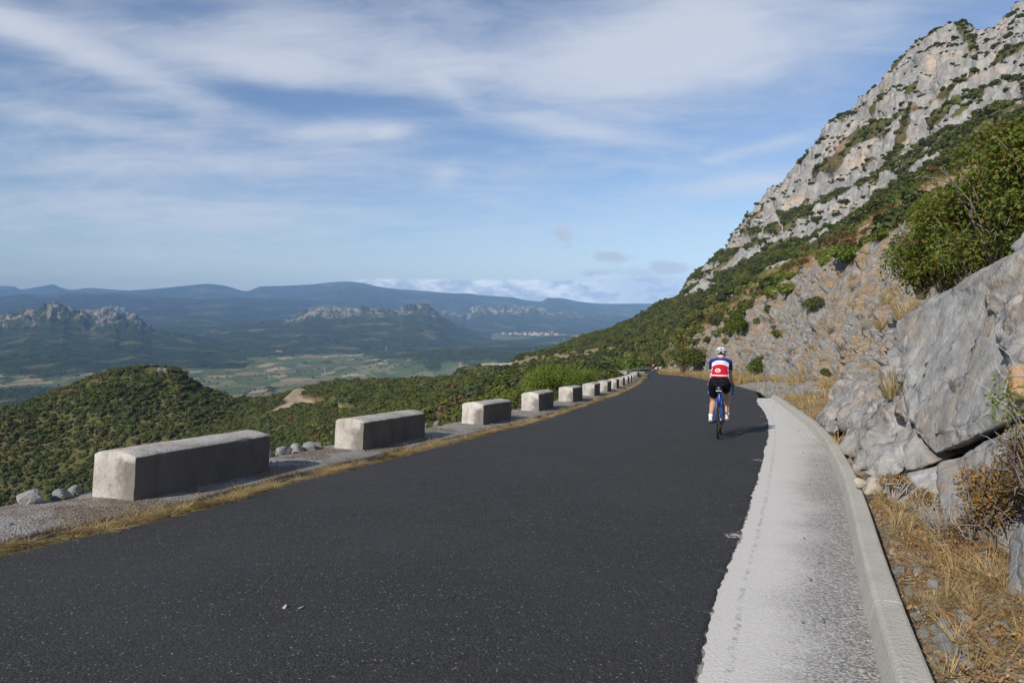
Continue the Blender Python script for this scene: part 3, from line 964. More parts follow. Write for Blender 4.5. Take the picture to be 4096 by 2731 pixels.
ridge('wooded_ridge', 'hazy low ridge in the middle distance behind the small wooded hill', Yd([(150, 318), (185, 312.5), (213, 309.6), (240, 310.4), (262, 308.6), (290, 311.0), (322, 309.5), (352, 312), (400, 317), (440, 322)], 8900), 1700, 1300, M_R1, None, 0.28, 900.0, 15.0, -284, 1.1, 260, 60)
ridge('far_ridge', 'dark blue ridge behind the crags', Yd([(-240, 300), (-120, 297), (0, 296), (27, 293.6), (48, 294.7), (67, 292.5), (83, 291.7), (94, 293.6), (112, 293), (127, 294.7), (175, 296), (230, 297), (300, 299), (380, 302), (470, 309), (540, 315)], 10500), 3800, 2500, M_R2, None, 0.34, 1900.0, 13.0, -284, 1.1, 420, 60)
ridge('far_ridge', 'long blue ridge under the cloud bank', Yd([(230, 306), (270, 298), (300, 294.5), (325, 291), (352, 287), (370, 288), (381, 291), (389, 289), (402, 291.5), (429, 293), (466, 293), (489, 296), (511, 296.7), (526, 299.7), (541, 301), (548, 297.5), (563, 298), (578, 301), (608, 303.4), (652, 303), (760, 305)], 12300), 3600, 2200, M_R2, None, 0.30, 2000.0, 17.0, -284, 1.1, 420, 60)
ridge('far_ridge', 'pale blue high ridge on the skyline', Yd([(60, 297), (107, 292), (134, 290), (164, 287.6), (193, 284.7), (208, 283.5), (226, 285.4), (247, 290.6), (262, 286), (283, 285.4), (312, 284), (333, 281.7), (347, 281), (359, 282), (384, 287), (430, 291), (500, 296)], 14200), 3600, 1800, M_R2, None, 0.28, 2600.0, 21.0, -284, 1.0, 360, 50)
ridge('far_ridge', 'faintest blue mountains on the horizon at left', Yd([(-260, 288), (-140, 285), (-60, 287), (0, 285.4), (15, 286), (22, 289), (36, 287), (45, 285.4), (54, 284), (63, 287.4), (74, 289.3), (89, 287.6), (112, 289), (140, 291), (190, 295)], 16400), 4000, 500, M_R2, None, 0.25, 3500.0, 25.0, -284, 1.0, 260, 40)

# ------------------------------------------------------------------ air
hz = bmesh.new()
bmesh.ops.create_cube(hz, size=1.0)
me = bpy.data.meshes.new('haze'); hz.to_mesh(me); hz.free()
haze = tag(link('haze', me), 'thin blue haze filling the air over the valley', 'haze', None, 'stuff')
haze.location = (0, 8350, 70); haze.scale = (60000, 17900, 980)
m, T = mat('haze')
pv = T.n('ShaderNodeVolumePrincipled')
pv.inputs['Color'].default_value = (0.37, 0.62, 1.0, 1)
pv.inputs['Density'].default_value = 5.6e-5
pv.inputs['Anisotropy'].default_value = -0.35
T.t.links.new(pv.outputs[0], T.n('ShaderNodeOutputMaterial').inputs['Volume'])
me.materials.append(m)
# ------------------------------------------------------------------ road, concrete gutter, kerb, ledge
def m_asphalt():
    m, T = mat('asphalt')
    P = T.pos()
    uv = T.n('ShaderNodeTexCoord').outputs['UV']
    s = T.n('ShaderNodeSeparateXYZ'); T.set(s.inputs[0], uv)
    v1 = T.voro(P, 95.0, 'F1', 'Color'); vd = T.voro(P, 95.0)
    sc = T.n('ShaderNodeSeparateColor'); T.set(sc.inputs[0], v1)
    base = T.ramp(sc.outputs[0], [(0, 0.028), (0.55, 0.041), (0.87, 0.054), (0.975, 0.075), (0.994, 0.22)])
    base = T.mix(T.rng(vd, 0.35, 0.75), base, (0.016, 0.0165, 0.0175))
    n = T.noise(P, 0.8, 4, 0.6); n2 = T.noise(T.mapping(P, (1, 0.25, 1), (0, 0, -0.36)), 0.9, 4, 0.6)
    base = T.mix(T.m('MULTIPLY', T.rng(n, 0.35, 0.7), 0.4), base, (0.044, 0.0455, 0.047))
    base = T.mix(T.m('MULTIPLY', T.rng(n2, 0.5, 0.75), 0.35), base, (0.030, 0.031, 0.032))
    fl = T.voro(P, 9.0, 'F1', 'Distance')
    base = T.mix(T.rng(fl, 0.035, 0.05, 0.9, 0.0), base, (0.34, 0.31, 0.27))
    # dust of the worn white edge
    dn = T.noise(P, 7.0, 6, 0.7)
    dust = T.rng(T.m('ADD', s.outputs[0], T.m('MULTIPLY', dn, 0.10)), 0.045, 0.065, 1.0, 0.0)
    fleck = T.m('MULTIPLY', T.rng(s.outputs[0], 0.08, 0.22, 1.0, 0.0), T.m('MULTIPLY', T.rng(T.noise(P, 2.4, 3, 0.5), 0.62, 0.68), T.rng(T.noise(P, 26.0, 4, 0.7), 0.48, 0.56)))
    base = T.mix(T.m('MAXIMUM', T.m('MULTIPLY', dust, 0.85), T.m('MULTIPLY', fleck, 0.9)), base, (0.50, 0.485, 0.45))
    col = T.mix(1.0, base, (1.03, 1.0, 0.955), 'MULTIPLY')
    h = T.m('ADD', T.m('MULTIPLY', vd, -1.0), T.m('MULTIPLY', T.noise(P, 220.0, 2), 0.4))
    T.out(col, T.rng(dn, 0.3, 0.7, 0.75, 0.95), T.bump(h, 0.45, 0.008), 0.32)
    return m


def strip_rows(y0, y1, d0, k):
    ys = [y0]
    while ys[-1] < y1:
        ys.append(ys[-1] + max(d0, k * max(ys[-1] - 1.5, 0)))
    return np.array(ys)


ys = strip_rows(-11.5, 200.0, 0.028, 0.0042)
cr, dr_ = slope_cos(xr, ys)
edge_n = fbm(np.stack([ys * 0.9, 0 * ys, 0 * ys + 2], 1), 3) * 0.08 + fbm(np.stack([ys * 9.0, 0 * ys, 0 * ys], 1), 5, 0.65) * 0.055
left_n = fbm(np.stack([ys * 1.4, 0 * ys, 0 * ys + 8], 1), 4) * 0.10
a = xl(ys) + left_n; b = xr(ys) + edge_n * ss(40 - ys, 0, 10)
fr = np.concatenate([[0, 0.003], np.linspace(0.02, 0.97, 15), [0.99, 0.997, 1.0]])
Xg = a[:, None] + (b - a)[:, None] * fr[None, :]
Zg = zr(ys)[:, None] + 0.035 * (1 - (2 * fr[None, :] - 1) ** 2) + 0.012
Zg[:, 0] -= 0.05; Zg[:, -1] -= 0.022
V = np.stack([Xg, np.repeat(ys[:, None], len(fr), 1), Zg], -1).reshape(-1, 3)
uv = np.stack([((xr(ys)[:, None] - Xg) * cr[:, None]), np.repeat(ys[:, None], len(fr), 1)], -1).reshape(-1, 2)
me = new_mesh('road', V, grid_faces(len(ys), len(fr)), m_asphalt(), True, uv=uv)
road = tag(link('road', me), 'dark asphalt mountain road curving away downhill', kind='structure')


def zroad(x, y):
    f = (x - float(xl(y)[0])) / max(float(xr(y)[0] - xl(y)[0]), 0.1)
    f = min(max(f, 0), 1)
    return float(zr(y)[0]) + 0.035 * (1 - (2 * f - 1) ** 2) + 0.012


# the same road on the far side of the combe
pts = np.array(FAR_ROAD)
s = np.concatenate([[0], np.cumsum(np.hypot(*np.diff(pts[:, :2], axis=0).T))])
sq = np.linspace(0, s[-1], 80)
C = np.stack([pchip(s, pts[:, i], sq) for i in range(3)], 1)
tn = np.gradient(C[:, :2], axis=0); tn /= np.linalg.norm(tn, axis=1)[:, None]
nm = np.stack([-tn[:, 1], tn[:, 0]], 1)
V = np.concatenate([np.concatenate([C[:, :2] + nm * k, C[:, 2:] + 0.35], 1)[:, None, :] for k in (-2.6, 0, 2.6)], 1).reshape(-1, 3)
me = new_mesh('road', V, grid_faces(80, 3), bpy.data.materials['asphalt'])
tag(link('road', me), 'far stretch of the same road below an earthy cut bank', kind='structure')
FARC, FARN = C, nm


def m_apron():
    m, T = mat('gutter_concrete')
    P = T.pos()
    uv = T.n('ShaderNodeTexCoord').outputs['UV']
    s = T.n('ShaderNodeSeparateXYZ'); T.set(s.inputs[0], uv)
    wide = T.noise(P, 1.1, 5, 0.6)
    d = T.m('ADD', s.outputs[0], T.m('MULTIPLY', T.m('SUBTRACT', wide, 0.5), 0.55))
    worn = T.m('MULTIPLY', T.rng(d, 0.04, 1.05), T.rng(s.outputs[1], 3.0, 14.0, 1.0, 0.30))
    vd = T.voro(P, 85.0); vc = T.n('ShaderNodeSeparateColor'); T.set(vc.inputs[0], T.voro(P, 85.0, 'F1', 'Color'))
    agg = T.ramp(vc.outputs[0], [(0, 0.14), (0.4, 0.245), (0.75, 0.335), (0.95, 0.46)])
    agg = T.mix(1.0, agg, (1.05, 1.0, 0.92), 'MULTIPLY')
    lime = T.mix(T.noise(P, 40, 4), (0.52, 0.495, 0.455), (0.65, 0.625, 0.58))
    pit = T.m('ADD', T.m('ADD', T.m('MULTIPLY', worn, 0.95), T.m('MULTIPLY', T.noise(P, 75.0, 4, 0.75), 1.0)), T.m('MULTIPLY', T.noise(P, 5.0, 4, 0.7), 0.2))
    c = T.mix(T.rng(pit, 0.60, 1.22), lime, agg)
    ln = T.m('ABSOLUTE', T.m('SUBTRACT', T.m('ADD', s.outputs[0], T.m('MULTIPLY', T.m('SUBTRACT', T.noise(P, 6.0, 5, 0.7), 0.5), 0.09)), 0.115))
    seam = T.m('MULTIPLY', T.rng(ln, 0.006, 0.022, 1.0, 0.0), T.rng(T.noise(P, 11.0, 4, 0.6), 0.42, 0.56))
    c = T.mix(T.m('MULTIPLY', T.m('MULTIPLY', seam, T.rng(T.noise(P, 45.0, 4, 0.7), 0.40, 0.6)), 0.5), c, (0.06, 0.06, 0.062))
    sand = T.rng(T.m('ADD', s.outputs[0], T.m('MULTIPLY', T.noise(P, 3.0, 5), 0.3)), 0.95, 1.1)
    c = T.mix(T.m('MULTIPLY', sand, 0.5), c, (0.30, 0.28, 0.25))
    T.out(c, 0.9, T.bump(T.m('SUBTRACT', T.noise(P, 60, 4), T.m('MULTIPLY', vd, worn)), 0.6, 0.008), 0.2)
    return m


ys = strip_rows(-9.0, 27.2, 0.05, 0.006)
ck, _ = slope_cos(xk, ys)
a = xr(ys) - 0.22; b = xk(ys) + 0.02
end = ss(ys, 25.6, 27.2)
fr = np.linspace(0, 1, 9)
Xg = a[:, None] + (b - a)[:, None] * fr[None, :]
V = np.stack([Xg, np.repeat(ys[:, None], 9, 1), np.repeat(zr(ys)[:, None] + 0.004, 9, 1)], -1).reshape(-1, 3)
uv = np.stack([((Xg - xr(ys)[:, None]) * ck[:, None]), np.repeat(ys[:, None], 9, 1)], -1).reshape(-1, 2)
tag(link('gutter_pavement', new_mesh('gutter_pavement', V, grid_faces(len(ys), 9), m_apron(), True, uv=uv)), 'pale concrete gutter strip between asphalt and kerb', kind='structure')


def m_concrete(name, c1, c2, dark, lichen=0.3, scale=1.0, crust_shade=None):
    m, T = mat(name)
    P = T.pos()
    n1 = T.noise(P, 2.2 * scale, 6, 0.65); n2 = T.noise(P, 26 * scale, 5, 0.65); n3 = T.noise(T.mapping(P, (1, 1, 0.25)), 5.0 * scale, 5, 0.65)
    c = T.mix(T.rng(n1, 0.3, 0.7), c1, c2)
    c = T.mix(T.m('MULTIPLY', T.rng(n2, 0.5, 0.75), 0.7), c, dark)
    c = T.mix(T.m('MULTIPLY', T.rng(n3, 0.5, 0.72), lichen), c, dark)
    if crust_shade:      # black lichen and road dirt, darkened further with painted shade on the road-facing side
        k = T.m('ADD', T.attr('crust_shade'), T.m('MULTIPLY', T.m('SUBTRACT', T.noise(P, 6.0, 6, 0.7), 0.5), 0.9))
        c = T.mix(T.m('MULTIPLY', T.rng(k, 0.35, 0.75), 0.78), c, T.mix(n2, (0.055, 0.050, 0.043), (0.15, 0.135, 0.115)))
    pb = T.voro(P, 48.0 * scale)
    h = T.m('ADD', T.m('MULTIPLY', n2, 0.6), T.m('MULTIPLY', pb, 0.35))
    T.out(c, 0.92, T.bump(h, 0.7, 0.012), 0.2)
    return m


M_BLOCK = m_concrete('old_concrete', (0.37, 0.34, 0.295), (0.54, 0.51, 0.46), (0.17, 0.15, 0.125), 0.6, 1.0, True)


def m_ledge():
    m, T = mat('ledge_concrete')
    P = T.pos()
    n1 = T.noise(P, 1.6, 6, 0.65); n2 = T.noise(P, 24, 5, 0.7); vd = T.voro(P, 55.0)
    c = T.mix(T.rng(n2, 0.3, 0.7), (0.22, 0.205, 0.185), (0.36, 0.345, 0.315))
    e = T.mix(T.rng(n2, 0.35, 0.65), (0.125, 0.095, 0.068), (0.27, 0.22, 0.165))
    c = T.mix(T.rng(n1, 0.42, 0.56), e, c)
    c = T.mix(T.rng(vd, 0.10, 0.25, 0.6, 0.0), c, (0.40, 0.37, 0.33))
    T.out(c, 0.95, T.bump(T.m('ADD', n2, T.m('MULTIPLY', vd, -0.6)), 0.9, 0.02), 0.1)
    return m


M_LEDGE = m_ledge()
M_KERB = m_concrete('kerb_concrete', (0.42, 0.395, 0.335), (0.48, 0.455, 0.39), (0.31, 0.29, 0.245), 0.35, 1.6)

# kerb: single stones along the gutter
kerb = empty('kerb', (float(xk(6.0)[0]), 6.0, float(zr(6.0)[0])))
tag(kerb, 'pale concrete kerb curving along the right of the gutter', 'kerb', None, 'structure')
prof = [(0.0, -0.06), (0.0, 0.0), (0.022, 0.128), (0.03, 0.142), (0.045, 0.148), (0.135, 0.15), (0.147, 0.146), (0.152, 0.135), (0.155, -0.08)]
bounds = [-4.0]
while bounds[-1] < 26.5:
    c, _ = slope_cos(xk, np.array([bounds[-1]])); bounds.append(bounds[-1] + 1.0 * float(c[0]))
KO = np.array(kerb.location)
for y0, y1 in zip(bounds[:-1], bounds[1:]):
    yy = np.linspace(y0 + 0.0015, y1 - 0.0015, 7)
    c, dd = slope_cos(xk, yy)
    nx_, ny_ = c, -dd * c
    rows = []
    lift = RNG.uniform(-0.0015, 0.002)
    for i, y in enumerate(yy):
        rows.append([(float(xk(y)[0]) + nx_[i] * o, y + ny_[i] * o, float(zr(y)[0]) + h + lift) for o, h in prof])
    V = np.array(rows).reshape(-1, 3)
    V += 0.0022 * np.stack([fbm(V * 9 + k, 3) for k in (0, 9, 19)], 1)
    npf = len(prof)
    Fc = [tuple(int(q) for q in f) for f in grid_faces(7, npf)]
    Fc += [tuple(range(npf))[::-1], tuple(range(6 * npf, 7 * npf))]
    link('kerb_stone', new_mesh('kerb_stone', V - KO, Fc, M_KERB, False), kerb)

# concrete ledge under the parapet blocks
ys = strip_rows(-11.5, 81.0, 0.09, 0.010)
cl, dl_ = slope_cos(xl, ys)
nlx, nly = -cl, dl_ * cl
prof = [(0.27, -0.06), (0.285, 0.035), (0.31, 0.05), (0.55, 0.055), (0.85, 0.06), (1.15, 0.055), (1.38, 0.045), (1.42, 0.02), (1.45, -0.25), (1.5, -0.9)]
rag = fbm(np.stack([ys * 1.7, 0 * ys, 0 * ys + 31], 1), 4)
rag2 = fbm(np.stack([ys * 2.3, 0 * ys, 0 * ys + 51], 1), 4)
xs = xl(ys)
rows = []
for o, h in prof:
    oo = o + (0.16 * rag if o > 1.2 else 0.05 * rag2 if o < 0.4 else 0)
    rows.append(np.stack([xs + nlx * oo, ys + nly * oo, zr(ys) + h], 1))
V = np.stack(rows, 1).reshape(-1, 3)
V[:, 2] += 0.014 * fbm(V * 3.0, 4) * np.tile(np.array([p[1] > 0 for p in prof], float), len(ys))
tag(link('parapet_ledge', new_mesh('parapet_ledge', V, grid_faces(len(ys), len(prof)), M_LEDGE, True)), 'rough concrete ledge carrying the parapet blocks', kind='structure')


def left_pt(y, off):
    c, d = slope_cos(xl, np.array([y]))
    return np.array([float(xl(y)[0]) - float(c[0]) * off, y + float(d[0] * c[0]) * off, float(zr(y)[0])]), math.atan2(float(d[0]), 1.0)


def block_mesh(L, W, H, seed, fine=1.0):
    """one cast concrete block: local +Y along the road, origin at the middle of its foot"""
    nl = max(int(L / 0.09 / fine), 4)
    prof = []
    hw = W / 2
    for k in np.linspace(0, 1, max(int(6 / fine), 3)): prof.append((hw, H * 0.90 * k))
    cap = np.linspace(0, 1, max(int(9 / fine), 5))[1:-1]
    top = [(hw - 0.025, H * 0.94)] + [(hw - 0.03 - (W - 0.06) * k, H * (0.945 + 0.075 * math.sin(math.pi * min(max(k, 0), 1)))) for k in cap] + [(-hw + 0.025, H * 0.94)]
    prof += top
    for k in np.linspace(1, 0, max(int(6 / fine), 3)): prof.append((-hw, H * 0.90 * k))
    n = len(prof)
    V = []
    yy = np.concatenate([[-L / 2], np.linspace(-L / 2 + 0.015, L / 2 - 0.03, nl), [L / 2]])
    for i, y in enumerate(yy):
        sh = 0.975 if i in (0,) else 0.94 if i == len(yy) - 1 else 1.0
        for x, z in prof:
            V.append((x * sh, y, z * (0.985 if sh < 1 else 1.0)))
    V = np.array(V)
    F_ = [tuple(int(q) for q in f) for f in grid_faces(len(yy), n)]
    F_ += [tuple(range(n)), tuple(range((len(yy) - 1) * n, len(yy) * n))[::-1]]
    V += 0.013 * np.stack([fbm(V * 5 + seed + k, 4) for k in (0, 9, 19)], 1)
    chip = ss(fbm(V * 7 + seed, 3), 0.22, 0.34) * ss(np.maximum(np.abs(V[:, 0]) / hw, np.abs(V[:, 1]) / (L / 2)), 0.82, 0.98) * ss(V[:, 2] / H, 0.6, 0.95)
    V *= 1 - np.stack([0.07 * chip, 0.012 * chip, 0.05 * chip], 1)
    crust_shade = ss(V[:, 0], hw - 0.03, hw - 0.008) * ss(V[:, 2], H * 1.0, H * 0.86) * 0.9  # road-facing side only: grime with its shade painted in
    me = new_mesh('parapet_block', V, F_, M_BLOCK, True, dict(crust_shade=crust_shade))
    bm = bmesh.new(); bm.from_mesh(me)
    bmesh.ops.recalc_face_normals(bm, faces=bm.faces)
    bm.to_mesh(me); bm.free()
    me.set_sharp_from_angle(angle=math.radians(42))
    return me


ORD = ['nearest', 'second', 'third', 'fourth', 'fifth', 'sixth', 'seventh', 'eighth', 'ninth', 'tenth', 'eleventh', 'twelfth', 'thirteenth', 'fourteenth', 'fifteenth', 'sixteenth']
YB = [(6.03, 7.93), (9.73, 11.6), (13.98, 15.7), (18.25, 20.0), (22.9, 24.7), (27.4, 29.3), (31.8, 33.6), (36.2, 38.0), (40.6, 42.4), (45.0, 46.8), (49.4, 51.2), (53.8, 55.6), (58.2, 60.0), (62.6, 64.4), (67.0, 68.8), (71.6, 76.0)]
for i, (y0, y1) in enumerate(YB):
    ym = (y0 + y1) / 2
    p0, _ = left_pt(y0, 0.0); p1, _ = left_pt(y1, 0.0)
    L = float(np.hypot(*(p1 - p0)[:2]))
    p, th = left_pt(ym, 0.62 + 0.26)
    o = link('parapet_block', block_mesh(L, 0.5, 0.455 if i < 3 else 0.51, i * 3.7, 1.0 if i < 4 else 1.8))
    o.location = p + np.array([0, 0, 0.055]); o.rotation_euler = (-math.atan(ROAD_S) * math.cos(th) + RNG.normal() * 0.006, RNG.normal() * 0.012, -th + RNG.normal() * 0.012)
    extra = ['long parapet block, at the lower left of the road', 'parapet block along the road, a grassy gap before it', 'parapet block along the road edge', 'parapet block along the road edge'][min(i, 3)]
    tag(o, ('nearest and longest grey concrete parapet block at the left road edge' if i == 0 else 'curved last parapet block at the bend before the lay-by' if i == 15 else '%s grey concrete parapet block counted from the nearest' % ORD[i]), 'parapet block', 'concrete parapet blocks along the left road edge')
# ------------------------------------------------------------------ cut bank of bedded limestone on the right
def m_bank(name, tan=0.5, soil=True, crack=0.55, bright=1.0, iso=False):
    m, T = mat(name)
    P = T.pos()
    n1 = T.noise(P, 0.55, 6, 0.62); n2 = T.noise(P, 3.2, 6, 0.68); n3 = T.noise(P, 17.0, 6, 0.7)
    B = T.mapping(P, (1.1, 1.1, 1.1) if iso else (0.7, 0.7, 2.6), (0.55, -0.5, 0.2))
    s1 = T.noise(B, 1.3, 6, 0.65)
    grey = T.mix(T.rng(n2, 0.28, 0.72), (0.165, 0.162, 0.157), (0.325, 0.318, 0.302))
    grey = T.mix(T.rng(s1, 0.50, 0.66), grey, (0.245, 0.215, 0.178))
    w = T.m('MULTIPLY', T.rng(T.m('ADD', T.m('MULTIPLY', n2, 0.5), T.m('MULTIPLY', n3, 0.5)), 0.57, 0.66), 0.22 if iso else 0.55)
    grey = T.mix(w, grey, (0.46, 0.44, 0.41))
    org = T.rng(T.m('ADD', T.m('MULTIPLY', n1, 0.75), T.m('MULTIPLY', T.noise(P, 1.7, 5, 0.65), 0.45)), 0.60, 0.76)
    grey = T.mix(T.m('MULTIPLY', org, tan), grey, T.mix(n2, (0.36, 0.20, 0.095), (0.40, 0.285, 0.175)))
    if iso:      # lichen, water stains and a few pale scars
        grey = T.mix(T.m('MULTIPLY', T.rng(T.noise(P, 1.5, 7, 0.72), 0.52, 0.66), 0.55), grey, (0.115, 0.113, 0.108))
        grey = T.mix(T.m('MULTIPLY', T.rng(T.noise(T.mapping(P, (3.5, 3.5, 0.7)), 1.0, 6, 0.7), 0.58, 0.70), 0.5), grey, (0.30, 0.235, 0.165))
        grey = T.mix(T.m('MULTIPLY', T.rng(T.noise(P, 5.0, 6, 0.75), 0.64, 0.70), 0.6), grey, (0.46, 0.45, 0.43))
    if bright != 1.0: grey = T.mix(1.0, grey, (bright, bright, bright), 'MULTIPLY')
    ck = T.voro(T.vm('ADD', B, T.vm('SCALE', T.noise(P, 2.0, 4, 0.6, out='Color'), s=0.8)), 0.9, 'DISTANCE_TO_EDGE')
    grey = T.mix(T.m('MULTIPLY', T.rng(ck, 0.0, 0.022, 1.0, 0.0), crack), grey, (0.07, 0.062, 0.052))
    c = grey
    if soil:
        so = T.mix(n3, (0.20, 0.145, 0.092), (0.34, 0.255, 0.165))
        so = T.mix(T.rng(T.voro(P, 26.0), 0.15, 0.45), T.mix(n2, (0.34, 0.32, 0.29), (0.42, 0.38, 0.33)), so)
        c = T.mix(T.rng(T.m('ADD', T.attr('soil'), T.m('MULTIPLY', T.m('SUBTRACT', n2, 0.5), 0.8)), 0.38, 0.62), grey, so)
    h = T.m('ADD', T.m('ADD', T.m('MULTIPLY', n2, 1.2), T.m('MULTIPLY', n3, 0.35)), T.m('MULTIPLY', T.rng(ck, 0.0, 0.05), 0.5 * crack))
    ck2 = T.voro(T.vm('ADD', B, T.vm('SCALE', T.noise(P, 3.0, 4, 0.6, out='Color'), s=0.5)), 3.2, 'DISTANCE_TO_EDGE')
    h = T.m('ADD', h, T.m('MULTIPLY', T.rng(ck2, 0.0, 0.05), 0.10 if iso else 0.45))
    T.out(c, 0.92, T.bump(h, 0.6 if iso else 0.85, 0.06 if iso else 0.09), 0.15)
    return m


M_BANK = m_bank('bank_rock', 0.75, True, 0.22)
M_SLAB = m_bank('slab_rock', 0.20, False, 0.40, 1.14, True)
M_BUFF = m_bank('buff_rock', 0.75, False, 0.08, 1.45, True)
M_SLABO = m_bank('ochre_rock', 1.6, False, 0.0, 1.15, True)

ys = [1.0]
while ys[-1] < 126: ys.append(ys[-1] + max(0.05, 0.0068 * ys[-1]))
ys = np.array(ys)
aa = np.concatenate([np.linspace(0.0, 3.0, 62), 3.0 + np.cumsum(np.linspace(0.055, 0.30, 118))])
aa = aa[aa < 24.0]
cb, db_ = slope_cos(xb, ys)
Yb = ys[:, None] - (-db_ * cb)[:, None] * -aa[None, :]
Xb = xb(ys)[:, None] + cb[:, None] * aa[None, :]
A = np.repeat(aa[None, :], len(ys), 0)
V = np.stack([Xb, Yb, np.zeros_like(Xb)], -1).reshape(-1, 3)
V[:, 2] = land(V[:, 0], V[:, 1])
_a = A.ravel(); _y0 = np.repeat(ys, len(aa))
wv = np.interp(_y0, *VERGE)
V[:, 2] = np.where(_a < wv, np.minimum(V[:, 2], zr(_y0) + 0.14 * _a + 0.03), V[:, 2])
N = vnormals(V, len(ys), len(aa)); N = np.where(N[:, 2:3] < 0, -N, N)
face = ss(_a, wv * 0.85, wv * 1.25) * (1 - ss(_a, 17, 23.5))
big = ss(V[:, 1], 6, 22)
# bedding planes climb towards the upper right; blocks break along them
c, s_ = math.cos(0.62), math.sin(0.62)
along = V[:, 1] * 0.93 + V[:, 0] * 0.37
Q = np.stack([(along * c + V[:, 2] * s_) * 0.36, (-along * s_ + V[:, 2] * c) * 1.25, V[:, 0] * 0.5], 1)
wp = 0.35 * np.stack([fbm(V / 2.6 + k, 4) for k in (0, 7, 19)], 1)
f1, f2, cid = cells(Q * 0.55 + wp)
g1, g2, gid = cells(Q * 1.9 + wp * 2.0 + 9)
e1 = ss(f2 - f1, 0.0, 0.04); e2 = ss(g2 - g1, 0.0, 0.06)
near = ss(V[:, 1], 9, 15)
D = face * (0.35 + 0.65 * near) * ((cid - 0.5) * (0.45 + 0.75 * big) * e1 + (gid - 0.5) * 0.30 * e2 - 0.10 * (1 - e1) - 0.04 * (1 - e2)
            + 0.30 * fbm(Q * 1.3 + wp, 5, ridged=True) + 0.12 * fbm(Q * 6.0 + 2 * wp, 4, ridged=True) + 0.5 * big * fbm(V / 5.5, 3))
small = 0.05 * fbm(V * 4.0, 4) + 0.015 * fbm(V * 16.0, 3)
V = V + N * (D + small * ss(_a, 0.0, 0.15))[:, None]
V[:, 2] += (1 - face) * 0.05 * fbm(V * 1.6, 3) * ss(_a, 0.0, 0.3)
V[:, 2] -= 0.5 * ss(_a, 20.5, 24)
V[:, 2] = np.where(_a < 0.03, V[:, 2] - 0.05, V[:, 2])
N2 = vnormals(V, len(ys), len(aa)); N2 = np.where(N2[:, 2:3] < 0, -N2, N2)
crest = np.interp(_y0, *CREST) / 1.75 + wv
soil = np.clip(1 - ss(_a, wv * 0.9, wv * 1.15), 0, 1)
ledge = ss(N2[:, 2], 0.55, 0.88)
soil = np.maximum(soil, 0.85 * ledge * ss(fbm(V / 3.0 + 70, 4), -0.30, 0.15))
soil = np.maximum(soil, 0.75 * ss(fbm(Q * [0.7, 1.2, 1.2] + 33, 4), 0.02, 0.20) * ss(_y0, 12, 18))
soil = np.maximum(soil, ss(_a, crest * 0.95, crest * 1.35) * 0.9)
pull = (_y0 > 25) & (_y0 < 46) & (_a < wv)
soil = np.where(pull, 0.75 + 0 * soil, soil)
BANKV, BANKN, BANKA, BANKY, BANKSOIL, BANKW, BANKC = V, N2, _a, _y0, soil, wv, crest
me = new_mesh('rock_bank', V, grid_faces(len(ys), len(aa)), M_BANK, False, dict(soil=soil))
tag(link('rock_bank', me), 'sloping bank of bedded grey and ochre limestone above the right road edge', kind='structure')
BNR, BNC = len(ys), len(aa)


def bank_z(x, y):
    """height of the finished bank near a point"""
    i = np.argmin((BANKV[:, 0] - x) ** 2 + (BANKV[:, 1] - y) ** 2)
    return float(BANKV[i, 2])


def hull_rock(corners, push, seed, edge=0.055, amp=0.05, lam=0.7, bev=0.05, jag=0.5):
    """a block of rock from its visible corner points, carried back into the hill"""
    P = [np.array(at(*c)) for c in corners]
    push = np.array(push, float)
    bm = bmesh.new()
    cen = np.mean(P, 0)
    for p in P:
        bm.verts.new(p); bm.verts.new(cen + (p - cen) * 0.86 + push)
    r = bmesh.ops.convex_hull(bm, input=list(bm.verts))
    bmesh.ops.delete(bm, geom=[v for v in bm.verts if not v.link_faces], context='VERTS')
    bmesh.ops.dissolve_limit(bm, angle_limit=0.20, verts=list(bm.verts), edges=list(bm.edges))
    bmesh.ops.bevel(bm, geom=list(bm.edges), offset=bev, segments=2, affect='EDGES', profile=0.6, clamp_overlap=True)
    bmesh.ops.triangulate(bm, faces=list(bm.faces))
    for _ in range(9):
        lg = [e for e in bm.edges if e.calc_length() > edge * 1.6]
        if not lg or len(bm.verts) > 26000: break
        bmesh.ops.subdivide_edges(bm, edges=lg, cuts=1)
        bmesh.ops.triangulate(bm, faces=[f for f in bm.faces if len(f.verts) > 3])
    bmesh.ops.recalc_face_normals(bm, faces=list(bm.faces))
    bm.normal_update()
    V = np.array([v.co[:] for v in bm.verts]); N = np.array([v.normal[:] for v in bm.verts])
    f1, f2, cid = cells(V / lam * [1, 1, 1.5] + seed + 0.4 * fbm(V / lam, 3)[:, None])
    h1, h2, hid = cells(V / (lam * 0.42) * [1, 1, 1.4] + seed + 3 + 0.5 * fbm(V / lam, 3)[:, None])
    D = amp * (0.50 * fbm(V / lam + seed, 3) + 0.10 * fbm(V * 9 + seed, 4) + jag * (1.1 * (cid - 0.5) * ss(f2 - f1, 0, 0.05) + 0.45 * (hid - 0.5) * ss(h2 - h1, 0, 0.06) - 0.30 * (1 - ss(f2 - f1, 0, 0.045))) + 0.45 * fbm(V * [6, 6, 9] + seed, 5, ridged=True) + 0.08 * fbm(V * 30, 3))
    V = V + N * D[:, None]
    for v, c in zip(bm.verts, V): v.co = c
    me = bpy.data.meshes.new('rock_slab')
    bm.to_mesh(me); bm.free()
    me.polygons.foreach_set('use_smooth', np.ones(len(me.polygons), bool))
    return me


